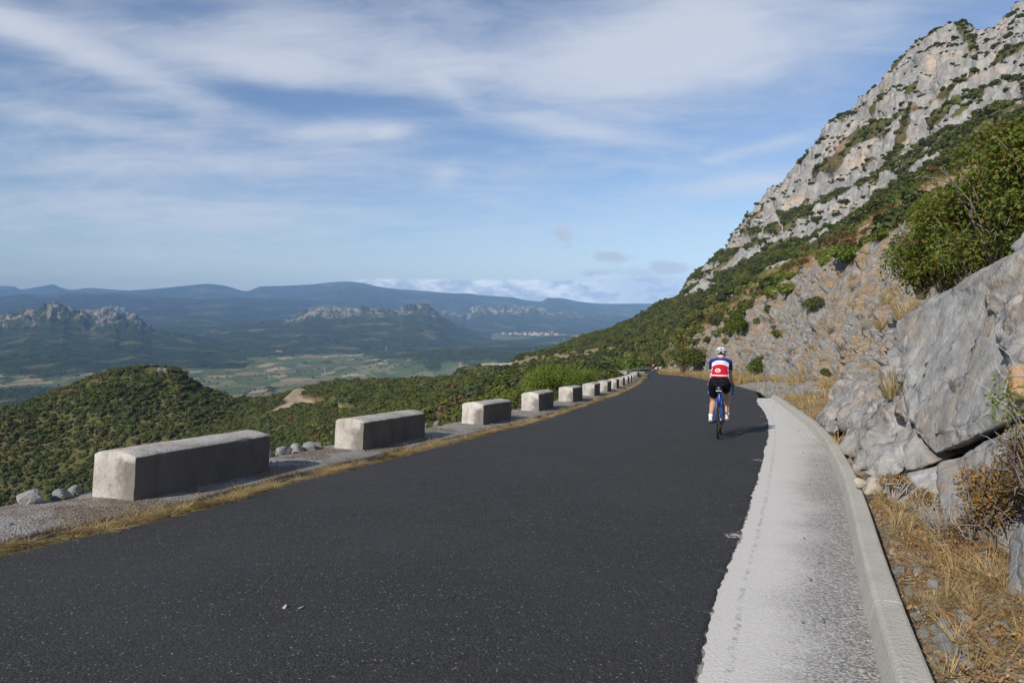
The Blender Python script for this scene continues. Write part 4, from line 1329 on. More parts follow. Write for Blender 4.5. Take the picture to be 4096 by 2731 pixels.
ROCKS = [  # corners (picture column, row, distance), material, amplitude, noise size, jaggedness
    ([(897, 322, 8.6), (902, 372, 7.9), (908, 410, 7.4), (918, 438, 6.9), (934, 456, 6.6), (972, 431, 6.0), (1040, 391, 5.2), (1110, 372, 4.5), (1090, 215, 5.6), (1024, 246, 6.9), (965, 276, 8.0), (932, 298, 8.6)], M_SLAB, 0.055, 1.1, 0.75),
    ([(940, 470, 6.2), (976, 446, 5.6), (1045, 409, 4.8), (1110, 400, 4.25), (1110, 580, 3.5), (1030, 600, 4.1), (962, 590, 4.6), (946, 545, 5.1)], M_SLAB, 0.05, 1.0, 0.8),
    ([(934, 462, 6.05), (953, 466, 5.80), (957, 500, 5.25), (974, 560, 4.62), (955, 560, 4.80), (936, 495, 5.65)], M_SLABO, 0.03, 0.5, 0.3),
    ([(904, 453, 7.0), (914, 434, 7.1), (926, 446, 6.85), (932, 462, 6.6), (920, 468, 6.75), (906, 470, 6.9)], M_SLABO, 0.035, 0.5, 0.6),
    ([(903, 474, 6.85), (931, 467, 6.5), (936, 492, 6.0), (932, 528, 5.6), (915, 524, 5.9), (893, 500, 6.35), (889, 482, 6.7)], M_BUFF, 0.04, 0.5, 0.6),
    ([(880, 540, 5.7), (905, 515, 5.95), (930, 530, 5.5), (950, 560, 4.95), (925, 575, 5.1), (890, 560, 5.4)], M_SLAB, 0.04, 0.4, 0.6),
    ([(858, 466, 8.0), (868, 428, 8.5), (884, 398, 8.6), (905, 396, 8.0), (914, 434, 7.2), (902, 470, 7.0), (880, 486, 7.2)], M_SLAB, 0.12, 0.42, 1.3),
    ([(881, 360, 9.2), (892, 344, 9.6), (906, 342, 9.0), (908, 388, 8.2), (893, 402, 8.4), (884, 385, 8.8)], M_SLAB, 0.10, 0.4, 1.3),
    ([(900, 395, 8.1), (907, 350, 8.7), (914, 395, 7.8), (918, 436, 7.15), (906, 430, 7.5)], M_SLAB, 0.10, 0.3, 1.4),
    ([(1004, 330, 6.2), (1000, 275, 6.9), (1024, 240, 6.7), (1100, 220, 5.4), (1110, 345, 4.6), (1030, 372, 5.3)], M_SLAB, 0.15, 0.5, 1.5),
    ([(1006, 392, 5.4), (1020, 362, 5.5), (1060, 350, 5.0), (1070, 395, 4.7), (1030, 402, 5.0)], M_SLABO, 0.09, 0.35, 1.2),
    ([(1005, 576, 3.75), (1012, 534, 3.95), (1040, 515, 3.8), (1075, 600, 3.1), (1080, 690, 3.0), (1030, 680, 3.3), (1012, 640, 3.6)], M_SLAB, 0.05, 0.4, 0.6),
    ([(836, 452, 9.9), (848, 424, 10.6), (868, 405, 10.4), (880, 402, 9.4), (872, 440, 8.9), (858, 462, 8.9)], M_SLAB, 0.10, 0.5, 1.2),
    ([(815, 418, 13.6), (840, 385, 14.2), (866, 372, 13.2), (874, 395, 11.4), (852, 425, 11.0), (832, 432, 12.0)], M_SLAB, 0.13, 0.7, 1.2),
]
outc = empty('rock_outcrop', (*[float(q) for q in at(930, 470, 6.8)[:2]], float(zr(6.8)[0])))
tag(outc, 'large grey limestone outcrop split by a dark crack, beside the kerb at right', 'rock outcrop')
PUSH = np.array([1.5, 0.25, 0.35])
oo = np.array(outc.location)
for i, (cs, mt, amp, lam, jag) in enumerate(ROCKS):
    k = 0.55 if i in (3, 5, 8, 11) else 0.4 if i == 2 else 1.0
    me = hull_rock(cs, PUSH * k, i * 5.3, 0.05 if i < 12 else 0.08, amp, lam, 0.045, jag)
    me.materials.append(mt)
    me.transform(Matrix.Translation(-Vector(oo)))
    o = link('rock_slab', me, outc)
    if i == 2: o['label'] = 'ochre stained edge of the lower slab'
# ------------------------------------------------------------------ plants
def rot_basis(nrm, rng):
    r = rng.normal(size=nrm.shape)
    a = np.cross(nrm, r); a /= np.maximum(np.linalg.norm(a, axis=1, keepdims=True), 1e-9)
    b = np.cross(nrm, a)
    return a, b


def leaf_cloud(n, lumps, leaf, rng, out=0.7, lo=0.72, aspect=0.62, zmin=None):
    """leaf-sized faces spread through overlapping lumps; returns verts, faces, tint per vertex"""
    L = np.array(lumps, float)                       # x, y, z, rx, ry, rz
    w = (L[:, 3] * L[:, 4] * L[:, 5]) ** (2 / 3.0)
    k = rng.choice(len(L), n, p=w / w.sum())
    d = rng.normal(size=(n, 3)); d /= np.linalg.norm(d, axis=1, keepdims=True)
    d[:, 2] = np.where((d[:, 2] < -0.25) & (rng.random(n) < 0.7), -d[:, 2], d[:, 2])
    rr = lo + (1.06 - lo) * rng.random(n) ** 0.6
    P = L[k, :3] + d * L[k, 3:6] * rr[:, None]
    if zmin is not None: P[:, 2] = np.maximum(P[:, 2], zmin + 0.02 * rng.random(n))
    nn = d * out + rng.normal(size=(n, 3)) * (1 - out) * 0.9 + np.array([0, 0, 0.25])
    nn /= np.linalg.norm(nn, axis=1, keepdims=True)
    a, b = rot_basis(nn, rng)
    s = leaf * (0.6 + 0.8 * rng.random(n))[:, None]
    c0 = P - a * s; c1 = P + b * s * aspect + nn * s * 0.15; c2 = P + a * s; c3 = P - b * s * aspect + nn * s * 0.15
    V = np.stack([c0, c1, c2, c3], 1).reshape(-1, 3)
    Fc = np.arange(4 * n).reshape(n, 4)
    tint = np.repeat(rng.random(n), 4)
    return V, Fc, tint


def core_lumps(lumps, scale, sub=1):
    Vs, Fs = [], []; o = 0
    for l in lumps:
        bm = bmesh.new(); bmesh.ops.create_icosphere(bm, subdivisions=sub, radius=1.0)
        v = np.array([q.co[:] for q in bm.verts]); f = np.array([[q.index for q in p.verts] for p in bm.faces]); bm.free()
        Vs.append(v * np.array(l[3:6]) * scale + np.array(l[:3])); Fs.append(f + o); o += len(v)
    return np.concatenate(Vs), np.concatenate(Fs)


def tubes(lines, sides=4):
    """lines: list of (points (n,3), radii (n,))"""
    Vs, Fs = [], []; o = 0
    an = np.linspace(0, 2 * math.pi, sides, endpoint=False)
    for P, R in lines:
        P = np.asarray(P, float); R = np.asarray(R, float)
        n = len(P)
        t = np.gradient(P, axis=0); t /= np.maximum(np.linalg.norm(t, axis=1, keepdims=True), 1e-9)
        ref = np.where(np.abs(t[:, 2:3]) > 0.9, np.array([[1.0, 0, 0]]), np.array([[0, 0, 1.0]]))
        a = np.cross(t, ref); a /= np.maximum(np.linalg.norm(a, axis=1, keepdims=True), 1e-9); b = np.cross(t, a)
        ring = P[:, None, :] + (a[:, None, :] * np.cos(an)[None, :, None] + b[:, None, :] * np.sin(an)[None, :, None]) * R[:, None, None]
        Vs.append(ring.reshape(-1, 3))
        for i in range(n - 1):
            for j in range(sides):
                k = (j + 1) % sides
                Fs.append((o + i * sides + j, o + i * sides + k, o + (i + 1) * sides + k, o + (i + 1) * sides + j))
        o += n * sides
    return np.concatenate(Vs), np.array(Fs)


def m_leaf(name, stops, trans=0.25, dead=None, rough=0.55):
    m, T = mat(name)
    r = T.rand()
    t = T.attr('tint')
    base = T.ramp(r, stops)
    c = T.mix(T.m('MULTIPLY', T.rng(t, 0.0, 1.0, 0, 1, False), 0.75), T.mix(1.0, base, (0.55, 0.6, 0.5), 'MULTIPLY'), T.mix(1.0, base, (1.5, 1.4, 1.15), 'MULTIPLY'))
    if dead:
        c = T.mix(T.rng(t, dead[0], dead[0] + 0.02), c, dead[1])
    T.out(c, rough, None, 0.25, trans=(trans, T.mix(1.0, c, (1.0, 1.05, 0.5), 'MULTIPLY')))
    return m


M_MAQ = m_leaf('maquis_leaf', [(0, (0.072, 0.092, 0.024)), (0.25, (0.105, 0.125, 0.030)), (0.5, (0.135, 0.155, 0.036)), (0.75, (0.120, 0.125, 0.044)), (1, (0.170, 0.185, 0.046))], 0.32)
M_MAQD = m_leaf('dark_oak_leaf', [(0, (0.044, 0.060, 0.024)), (0.5, (0.062, 0.080, 0.029)), (1, (0.088, 0.102, 0.036))])
M_RUST = m_leaf('rust_leaf', [(0, (0.13, 0.062, 0.026)), (0.4, (0.165, 0.088, 0.035)), (0.7, (0.12, 0.085, 0.038)), (1, (0.17, 0.115, 0.055))])
M_BRIGHT = m_leaf('bright_leaf', [(0, (0.125, 0.175, 0.028)), (1, (0.175, 0.225, 0.040))], 0.3)
M_PINE = m_leaf('pine_needle', [(0, (0.090, 0.145, 0.026)), (0.6, (0.125, 0.180, 0.032)), (1, (0.075, 0.115, 0.036))], 0.2)
M_BUSH = m_leaf('broadleaf', [(0, (0.115, 0.165, 0.027)), (1, (0.145, 0.195, 0.034))], 0.35, (0.93, (0.20, 0.12, 0.035)), 0.45)
M_STRAW = m_leaf('straw', [(0, (0.36, 0.265, 0.145)), (0.5, (0.45, 0.345, 0.20)), (0.8, (0.32, 0.21, 0.105)), (1, (0.50, 0.41, 0.26))], 0.2)
M_WOODY = plain('grey_twig', (0.17, 0.145, 0.12), 0.9, 0.2)
M_PALE = plain('dead_twig', (0.36, 0.33, 0.29), 0.9, 0.2)


def lumps_dome(rng, n, spread=0.55, r=(0.34, 0.6), h=0.9):
    out = [(0, 0, 0.42 * h, 0.62, 0.62, 0.52 * h)]
    for _ in range(n):
        a = rng.random() * 6.283; q = spread * math.sqrt(rng.random()); rr = rng.uniform(*r)
        out.append((q * math.cos(a), q * math.sin(a), h * (0.30 + 0.52 * rng.random() * (1 - 0.5 * q)), rr, rr, rr * 0.85 * h))
    return out


def shrub_mesh(name, seed, nleaf, leaf, material, lumps=None, core=0.78, sub=1):
    rng = np.random.default_rng(seed)
    lp = lumps or lumps_dome(rng, rng.integers(5, 9))
    V, Fc, t = leaf_cloud(nleaf, lp, leaf, rng, zmin=-0.05)
    F_ = [tuple(f) for f in Fc]
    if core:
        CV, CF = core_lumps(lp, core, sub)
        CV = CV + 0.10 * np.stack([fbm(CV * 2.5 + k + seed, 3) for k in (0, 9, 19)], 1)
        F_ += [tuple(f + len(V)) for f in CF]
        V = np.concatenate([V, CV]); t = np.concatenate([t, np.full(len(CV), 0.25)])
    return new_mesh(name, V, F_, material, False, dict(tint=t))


def pine_lumps(rng):
    out = []
    for k in range(7):
        z = 0.25 + k * 0.27; r = 0.62 * (1 - k / 8.5)
        for _ in range(3 if k < 5 else 1):
            a = rng.random() * 6.283; q = r * 0.55
            out.append((q * math.cos(a), q * math.sin(a), z + rng.normal() * 0.05, r * 0.6, r * 0.6, 0.20))
    return out


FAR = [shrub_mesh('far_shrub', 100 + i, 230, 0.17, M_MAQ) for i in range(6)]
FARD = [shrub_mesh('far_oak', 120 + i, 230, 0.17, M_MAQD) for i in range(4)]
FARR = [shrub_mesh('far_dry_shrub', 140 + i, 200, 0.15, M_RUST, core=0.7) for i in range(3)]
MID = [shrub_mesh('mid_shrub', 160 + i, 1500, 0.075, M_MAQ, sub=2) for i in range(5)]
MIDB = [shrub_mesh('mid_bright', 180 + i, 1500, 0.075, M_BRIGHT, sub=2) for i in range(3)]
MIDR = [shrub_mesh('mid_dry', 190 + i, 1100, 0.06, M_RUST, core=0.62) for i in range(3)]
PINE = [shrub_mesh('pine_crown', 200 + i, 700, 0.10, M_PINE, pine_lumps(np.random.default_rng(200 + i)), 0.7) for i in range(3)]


def pick_rand(n, k): return RNG.integers(0, k, n)


def spin(n, tilt=0.12):
    return np.stack([RNG.normal(size=n) * tilt, RNG.normal(size=n) * tilt, RNG.random(n) * 6.283], 1)


# where the maquis grows: candidates over the hillside, thinned by a patchy cover
def sample_land(n, u0, u1, y0, y1):
    y = np.sqrt(RNG.random(n) * (y1 * y1 - y0 * y0) + y0 * y0)
    t = (RNG.uniform(u0, u1, n) - CX) / FPX
    x = t * y
    z = land(x, y)
    return x, y, z


def cover(x, y, z):
    P = np.stack([x, y, z], 1)
    return fbm(P / 42.0 + 3, 3), fbm(P / 11.0 + 8, 3)


x, y, z = sample_land(150000, -120, 700, 26, 470)
c1, c2 = cover(x, y, z)
u, v = proj(np.stack([x, y, z], 1))
d1, fz = pl_dist(x, y, FAR_ROAD)
d2, _ = pl_dist(x, y, TRACK)
dp = np.min([np.hypot((x - p[0]) / a, (y - p[1]) / (b * 2.4)) for p, a, b in PATCHES], axis=0)
yc = np.clip(y, -12, 200)
dl = xl(yc) - x
knoll = ss(u, 250, 200) * ss(y, 260, 300)
knoll_top = ss(z, -72, -50) * knoll * ss(u, 20, 120)
prob = 0.60 - 0.16 * ss(u, 420, 540) + 1.1 * c2 + 0.8 * c1 - 0.10 * knoll_top * ss(u, 60, 150) + 0.22 * knoll * (1 - knoll_top)
ok = (RNG.random(len(x)) < np.clip(prob, 0.03, 1)) & ~((d1 < 5) & (y > 195)) & ~((d1 < 16) & (z <= fz) & (y > 195) & (RNG.random(len(x)) < 0.75)) & ~((d1 < 17) & (z > fz) & (y > 195) & (u < 615) & (RNG.random(len(x)) < 0.94)) & ~((d2 < 5.6) & (y > 235)) & (dp > 1.0) & ((dl > 2.6 + 5.0 * ((y > 74) & (y < 145))) | (y > 165) | (x > xb(yc) + 4))
rock_top = np.hypot(x - at(163, 371, 386)[0], y - 386) < 9
ok &= ~rock_top
x, y, z, c1, c2, u = [q[ok] for q in (x, y, z, c1, c2, u)]
n = len(x)
size = np.where(RNG.random(n) < 0.12, RNG.uniform(1.5, 2.7, n), 0.40 + 1.15 * RNG.random(n) ** 1.5) * (1 + 0.5 * np.clip(c1, -0.5, 0.6))
size *= 1 - 0.25 * ss(u, 480, 560) * (y > 250)
size = np.where(y < 60, np.minimum(size, 1.0), size) * 1.02
kind = np.where(RNG.random(n) < np.clip(0.24 + 0.8 * c1, 0.05, 0.7), 1, np.where(RNG.random(n) < 0.06, 2, 0))
# the 240 that show largest stand as shrubs of their own
sx = size / y
vis = (u > -10) & (u < 690)
ok_near = (y > 62) & ~((kind == 2) & (y < 140))
big = np.argsort(-(sx * vis * ok_near))[:180]
one = np.zeros(n, bool); one[big] = True
pools = {0: FAR, 1: FARD, 2: FARR}
for k, nm, lb in ((0, 'maquis_scrub', 'dense green maquis scrub covering the slopes below the road'), (1, 'oak_scrub', 'dark evergreen oak scrub scattered over the slopes below the road'), (2, 'dry_scrub', 'rust brown dry scrub scattered over the slopes below the road')):
    s = (kind == k) & ~one
    m_ = s.sum()
    sc = size[s][:, None] * np.stack([RNG.uniform(0.85, 1.2, m_), RNG.uniform(0.85, 1.2, m_), RNG.uniform(0.75, 1.15, m_)], 1)
    scatter(nm, np.stack([x[s], y[s], z[s] - 0.12 * size[s]], 1), sc, spin(m_), pick_rand(m_, len(pools[k])), pools[k], lb, 'scrub')
for i in big:
    k = int(kind[i]); pool = (MID if k == 0 else FARD if k == 1 else MIDR) if y[i] < 130 else pools[k]
    o = link('maquis_shrub' if k == 0 else 'oak_shrub' if k == 1 else 'dry_shrub', pool[int(RNG.integers(len(pool)))])
    o.location = (x[i], y[i], z[i] - 0.12 * size[i]); o.rotation_euler = (0, 0, RNG.random() * 6.283)
    o.scale = (size[i] * RNG.uniform(0.85, 1.2), size[i] * RNG.uniform(0.85, 1.2), size[i] * RNG.uniform(0.65, 1.0))
    tag(o, ('rounded green maquis shrub on the slope below the parapet', 'dark evergreen oak shrub on the slope below the parapet', 'rust brown dry shrub on the slope below the parapet')[k], 'shrub', ('green shrubs on the slope below the road', 'dark oak shrubs on the slope below the road', 'dry shrubs on the slope below the road')[k])

# scrub on the mountain: cliffs carry dark tufts on their ledges
def nearest_mesh_scatter(V, rock, nc, n, weight):
    w = weight / weight.sum()
    i = RNG.choice(len(V), n, p=w)
    return i


nc = len(US2)
Nh = vnormals(HV2, len(YS2), nc); Nh = np.where(Nh[:, 2:3] < 0, -Nh, Nh)
uu, vv = proj(HV2)
foot = np.interp(uu, *FOOT)
cell = (HV2[:, 1] ** 1.0) * 0.0018 * np.tile(np.gradient(US2), len(YS2)) * np.repeat(np.gradient(YS2), nc)
cell = np.where((uu > 640) & (uu < 1080) & (HV2[:, 1] > 150) & (HV2[:, 1] < 485), cell, 0)
bd = band_d(uu, vv)
patchy = fbm(HV2 / 16.0 + 31, 3)
onrock = HR2 * ss(Nh[:, 2], 0.40, 0.8) * (0.35 + 2.2 * np.clip(patchy, 0, 1))
w_cliff = cell * onrock
i = RNG.choice(len(HV2), 4200, p=w_cliff / w_cliff.sum())
sz = RNG.uniform(0.45, 1.25, len(i)) * np.where(RNG.random(len(i)) < 0.14, 1.9, 1.0)
far_p = HV2[i] - np.array([0, 0, 0.2])
w_green = cell * np.clip(1 - HR2 * 1.2, 0, 1) * (0.55 + 1.3 * np.clip(patchy + 0.25, 0, 1)) * (1 - HB2)
j = RNG.choice(len(HV2), 5200, p=w_green / w_green.sum())
sj = RNG.uniform(0.7, 1.7, len(j)) * np.where(RNG.random(len(j)) < 0.1, 1.6, 1.0)
dk = RNG.random(len(j)) < 0.5
scatter('cliff_scrub', np.concatenate([far_p, HV2[j][dk] - [0, 0, 0.2]]), np.concatenate([sz, sj[dk]]), spin(len(i) + dk.sum()), pick_rand(len(i) + dk.sum(), 4), FARD, 'dark scrub dotting the ledges of the limestone cliff', 'scrub')
scatter('mountain_scrub', HV2[j][~dk] - [0, 0, 0.2], sj[~dk], spin((~dk).sum()), pick_rand((~dk).sum(), 6), FAR, 'green scrub on the slope at the foot of the cliff', 'scrub')

# slope between the cut bank and the cliff
x, y, z = sample_land(15000, 650, 1120, 36, 260)
yc = np.clip(y, -12, 200)
cb, _ = slope_cos(xb, yc)
db = (x - xb(yc)) * cb
c1, c2 = cover(x, y, z)
crest_a = np.interp(yc, *VERGE) + np.interp(yc, *CREST) / 1.75
u, v = proj(np.stack([x, y, z], 1))
ok = ((db > crest_a * np.interp(y, [36, 60], [1.1, 0.72])) | (y > 150)) & (RNG.random(len(x)) < np.clip(0.62 + 1.0 * c2 + 0.5 * c1, 0.05, 1)) & (v > np.interp(u, *FOOT) + 4)
d1, fz = pl_dist(x, y, FAR_ROAD)
ok &= ~((d1 < 6) & (y > 195))
x, y, z, c1, c2, u = [q[ok] for q in (x, y, z, c1, c2, u)]
n = len(x)
size = RNG.uniform(0.5, 1.25, n) * np.where(RNG.random(n) < 0.12, 1.6, 1.0)
rr = RNG.random(n)
kind = np.where(rr < 0.29 - 0.30 * c1, 2, np.where(rr > 0.80, 1, np.where(rr > 0.62, 3, 0)))
order = np.argsort(-(size / y) * (u < 1040))[:110]
one = np.zeros(n, bool); one[order] = True
for k, nm, lb, pool in ((0, 'slope_scrub', 'green scrub on the steep slope above the cut bank', FAR), (1, 'slope_oaks', 'dark oak scrub on the steep slope above the cut bank', FARD), (2, 'slope_dry_scrub', 'rust red dry scrub on the steep slope above the cut bank', FARR), (3, 'slope_bright_scrub', 'bright green scrub on the steep slope above the cut bank', MIDB)):
    s = (kind == k) & ~one
    if s.sum(): scatter(nm, np.stack([x[s], y[s], z[s] - 0.15 * size[s]], 1), size[s], spin(s.sum()), pick_rand(s.sum(), len(pool)), pool, lb, 'scrub')
for i in order:
    k = int(kind[i]); pool = (MID, FARD, MIDR, MIDB)[k]
    o = link(('maquis_shrub', 'oak_shrub', 'dry_shrub', 'bright_shrub')[k], pool[int(RNG.integers(len(pool)))])
    o.location = (x[i], y[i], z[i] - 0.15 * size[i]); o.rotation_euler = (0, 0, RNG.random() * 6.283)
    s = size[i] * 1.05; o.scale = (s, s, s * RNG.uniform(0.7, 1.0))
    tag(o, ('green maquis shrub on the steep slope above the cut bank', 'dark oak shrub on the steep slope above the cut bank', 'rust red dry shrub on the steep slope above the cut bank', 'bright green shrub on the steep slope above the cut bank')[k],
        'shrub', ('green shrubs above the cut bank', 'dark oak shrubs above the cut bank', 'dry shrubs above the cut bank', 'bright shrubs above the cut bank')[k])

# woods on the valley floor (crowns that can just be made out)
n = 26000
yy = np.exp(RNG.uniform(math.log(1350), math.log(4300), n)); tt = RNG.uniform(-0.85, 0.32, n)
xx = tt * yy
wm = wood_mask(xx, yy)
hedge = fbm(np.stack([xx / 130, yy / 200, 0 * xx + 5], 1), 3)
ok = (RNG.random(n) < wm * 0.9) | (np.abs(hedge) < 0.012)
xx, yy = xx[ok], yy[ok]
zz = valley_z(xx, yy) + wood_mask(xx, yy) * 5
sc = RNG.uniform(3.0, 6.5, len(xx))
scatter('valley_woods', np.stack([xx, yy, zz - 1.0], 1), sc, spin(len(xx)), pick_rand(len(xx), 4), [shrub_mesh('wood_crown', 300 + i, 60, 0.30, M_MAQD) for i in range(4)], 'far woods and hedgerows on the valley floor', 'woods')


def hit(u, v):
    """the point of the finished bank seen at a picture position"""
    bu, bv = proj(BANKV)
    d = np.hypot(bu - u, bv - v)
    near = np.argsort(d)[:12]
    return BANKV[near[np.argmin(BANKV[near, 1])]]


def stems(rng, n, h, spread, r=0.012, droop=0.0, fork=2):
    L = []
    for _ in range(n):
        a = rng.random() * 6.283; q = spread * (0.25 + 0.75 * rng.random())
        p0 = np.array([0.12 * q * math.cos(a), 0.12 * q * math.sin(a), -0.1])
        p3 = np.array([q * math.cos(a), q * math.sin(a), h * (0.55 + 0.45 * rng.random()) - droop * q])
        t = np.linspace(0, 1, 6)[:, None]
        mid = p0 + (p3 - p0) * 0.5 + np.array([0, 0, 0.15 * h]) + rng.normal(size=3) * 0.06 * h
        P = (1 - t) ** 2 * p0 + 2 * t * (1 - t) * mid + t * t * p3
        P += rng.normal(size=P.shape) * 0.012 * h
        L.append((P, np.linspace(r, r * 0.35, 6)))
        for _ in range(fork):
            k = rng.integers(2, 5); e = P[k] + rng.normal(size=3) * 0.22 * h + np.array([0, 0, 0.05 * h])
            L.append((np.array([P[k], (P[k] + e) / 2 + rng.normal(size=3) * 0.02 * h, e]), np.array([r * 0.5, r * 0.4, r * 0.2])))
    return L


def bush(name, label, base, lumps, nleaf, leaf, material, seed, stem_n=26, twig=None, group=None, aspect=0.62):
    """near shrub: woody stems and a crown of single leaves"""
    rng = np.random.default_rng(seed)
    e = empty(name, base)
    tag(e, label, 'shrub', group)
    V, Fc, t = leaf_cloud(nleaf, lumps, leaf, rng, 0.55, 0.45, aspect)
    link('foliage', new_mesh('foliage', V, Fc, material, False, dict(tint=t)), e)
    top = max(l[2] + l[5] for l in lumps); wide = max(abs(l[0]) + l[3] for l in lumps)
    SV, SF = tubes(stems(rng, stem_n, top * 0.9, wide * 0.85, 0.010 + 0.006 * top))
    link('stems', new_mesh('stems', SV, SF, twig or M_WOODY, True), e)
    return e


def dome(rng, n, w, d, h, r=(0.30, 0.5)):
    out = [(0, 0, 0.5 * h, 0.6 * w, 0.6 * d, 0.45 * h)]
    for _ in range(n):
        a = rng.random() * 6.283; q = 0.72 * math.sqrt(rng.random()); rr = rng.uniform(*r)
        out.append((q * w * math.cos(a), q * d * math.sin(a), h * (0.25 + 0.55 * rng.random() * (1 - 0.45 * q)), rr * w, rr * d, rr * h * 0.75))
    return out


def bush_at(name, label, u, v, w, h, Y=None, dense=1.0, leaf=0.05, material=None, seed=0, **kw):
    p = np.array(at(u, v, Y)) if Y else hit(u, v)
    rng = np.random.default_rng(seed)
    nl = int(dense * 2200 * max(w * h, 0.3) * (0.05 / leaf) ** 2 * 1.5)
    return bush(name, label, p, dome(rng, 12, w, w * 0.9, h), min(nl, 14000), leaf, material or M_BUSH, seed, **kw)


bush_at('green_bush', 'rounded bright green bush at the foot of the bank, right of the cyclist', 757, 374, 0.95, 1.5, None, 1.0, 0.075, M_BUSH, 21)
bush_at('green_bush', 'wide dark green bush in the dry grass left of the cyclist', 683, 371, 1.9, 3.0, 84, 0.8, 0.11, M_MAQ, 22)
bush_at('green_bush', 'second half of the wide dark bush, nearer the rock, left of the cyclist', 695, 366, 1.5, 2.6, 82, 0.8, 0.11, M_MAQ, 23)
bush_at('green_bush', 'bright green bush clinging to ochre rock above the cyclist', 739, 334, 1.2, 2.3, None, 1.0, 0.09, M_BUSH, 24)
bush_at('low_bush', 'low dark green bush halfway up the grey rock bank', 812, 309, 0.8, 0.9, None, 0.9, 0.06, M_MAQ, 25)
bush_at('low_bush', 'small green bush below the ochre patch of the bank', 778, 336, 0.6, 0.7, None, 0.9, 0.07, M_MAQ, 26)
bush_at('low_bush', 'small dark bush at the top edge of the rock bank', 845, 262, 0.9, 1.0, None, 0.9, 0.08, M_MAQ, 27)
for k, (u, v, Y, w, h, sd) in enumerate([(544, 394, 44, 2.2, 2.0, 31), (567, 391, 50, 2.2, 1.9, 32), (590, 388, 56, 2.0, 1.7, 33), (516, 412, 24, 0.55, 0.8, 34)]):
    bush_at('roadside_bush', ['large bright green bush behind the fourth parapet block', 'bright green bush behind the fifth parapet block', 'bright green bush behind the sixth and seventh parapet blocks', 'small bush showing in the gap between third and fourth blocks'][k],
            u, v, w, h, Y, 0.8, 0.042, M_BRIGHT, sd)

# the big bush that hangs over the outcrop
specs = [(922, 272, 10.4, 0.60, 0.95, 41, 'left end of the big leafy bush hanging over the grey slab'), (945, 262, 9.9, 0.70, 1.15, 42, 'second bush from the left of the leafy mass above the grey slab'), (972, 258, 9.2, 0.75, 1.25, 43, 'middle of the big leafy bush above the outcrop'),
         (1004, 240, 8.6, 0.75, 1.35, 44, 'right part of the leafy bush above the broken upper rocks'), (1045, 212, 8.2, 0.85, 1.5, 47, 'leafy bush cut by the right picture edge, above the outcrop'), (962, 234, 11.6, 0.85, 1.05, 45, 'leafy bush rising behind the left half of the big bush'), (1000, 212, 11.8, 1.0, 1.05, 46, 'topmost leafy bush behind the big bush near the right edge'),
         (1035, 182, 13.0, 1.1, 1.05, 48, 'leafy bush highest up at the right picture edge')]
M_BUSH2 = m_leaf('oak_leaf', [(0, (0.140, 0.185, 0.030)), (0.5, (0.165, 0.205, 0.034)), (1, (0.125, 0.165, 0.030))], 0.38, (0.86, (0.21, 0.12, 0.035)), 0.5)
for u, v, Y, w, h, sd, lb in specs:
    p = np.array(at(u, v, Y)); p[2] -= 0.30
    rng = np.random.default_rng(sd)
    lp = dome(rng, 16, w, w * 0.9, h) + [(rng.normal() * 0.5 * w, -0.35 * w, 0.12 + 0.12 * rng.random(), 0.35 * w, 0.35 * w, 0.2 * h) for _ in range(5)]
    bush('leafy_bush', lb, p, lp, int(9500 * w * h), 0.025, M_BUSH2, sd, 22, M_WOODY, 'bushes hanging over the outcrop')

# pines beyond the bend and beside the dirt track
def pine(label, p, h, w, k, group=None):
    e = empty('pine_tree', p); tag(e, label, 'tree', group)
    c = link('crown', PINE[k % 3], e); c.scale = (w, w, h / 2.25); c.rotation_euler = (0, 0, k * 1.7)
    tv, tf = tubes([(np.array([[0, 0, -0.3], [0.03, 0, h * 0.5], [0, 0.02, h * 0.95]]), np.array([0.10, 0.07, 0.02]) * max(h / 3, 1))], 6)
    link('trunk', new_mesh('trunk', tv, tf, M_WOODY), e)


pine('bright green pine beside the low wall at the bend', at(631, 370, 138), 3.7, 1.9, 0)
pine('bluish darker pine right of the bright pine at the bend', at(641, 370, 136), 2.5, 1.3, 1)
pine('short bright pine behind the wall, left of the bright pine', at(624, 371, 142), 2.4, 1.5, 2)
for k, (u, v, Y, h) in enumerate([(331, 397, 372, 3.5), (336, 396, 376, 5.5), (341, 395.5, 372, 6.5), (345, 396, 370, 8.0), (349, 396.5, 368, 9.2), (353, 397, 366, 7.5), (357, 397.5, 362, 5.0), (338, 398, 362, 4.0), (348, 399, 358, 6.0), (367, 393, 372, 4.5)]):
    pine('slim bright green pine in the clump above the dirt track', at(u, v, Y), h, h * 0.30, k, 'pine clump above the dirt track')

# dry grass, straw and litter
def tuft_mesh(name, seed, n, h, spread, lean, width, material):
    rng = np.random.default_rng(seed)
    V, F_, T_ = [], [], []
    for b in range(n):
        a = rng.random() * 6.283; r = spread * math.sqrt(rng.random())
        hh = h * rng.uniform(0.45, 1.0); dirn = np.array([math.cos(a), math.sin(a), 0]); side = np.array([-dirn[1], dirn[0], 0])
        base = dirn * r * 0.4 + rng.normal(size=3) * 0.01 * np.array([1, 1, 0])
        ln = lean * rng.uniform(0.2, 1.2) * hh
        kink = rng.normal() * 0.3 * hh
        o = len(V); t_ = rng.random()
        for q, wq in ((0, 1.0), (0.5, 0.8), (1.0, 0.15)):
            c = base + dirn * (r * 0.4 * q + ln * q * q) + side * kink * q * q + np.array([0, 0, hh * (q - 0.25 * q * q * lean)])
            V += [c - side * width * wq, c + side * width * wq]; T_ += [t_, t_]
        F_ += [(o, o + 1, o + 3, o + 2), (o + 2, o + 3, o + 5, o + 4)]
    return new_mesh(name, np.array(V), F_, material, False, dict(tint=np.array(T_)))


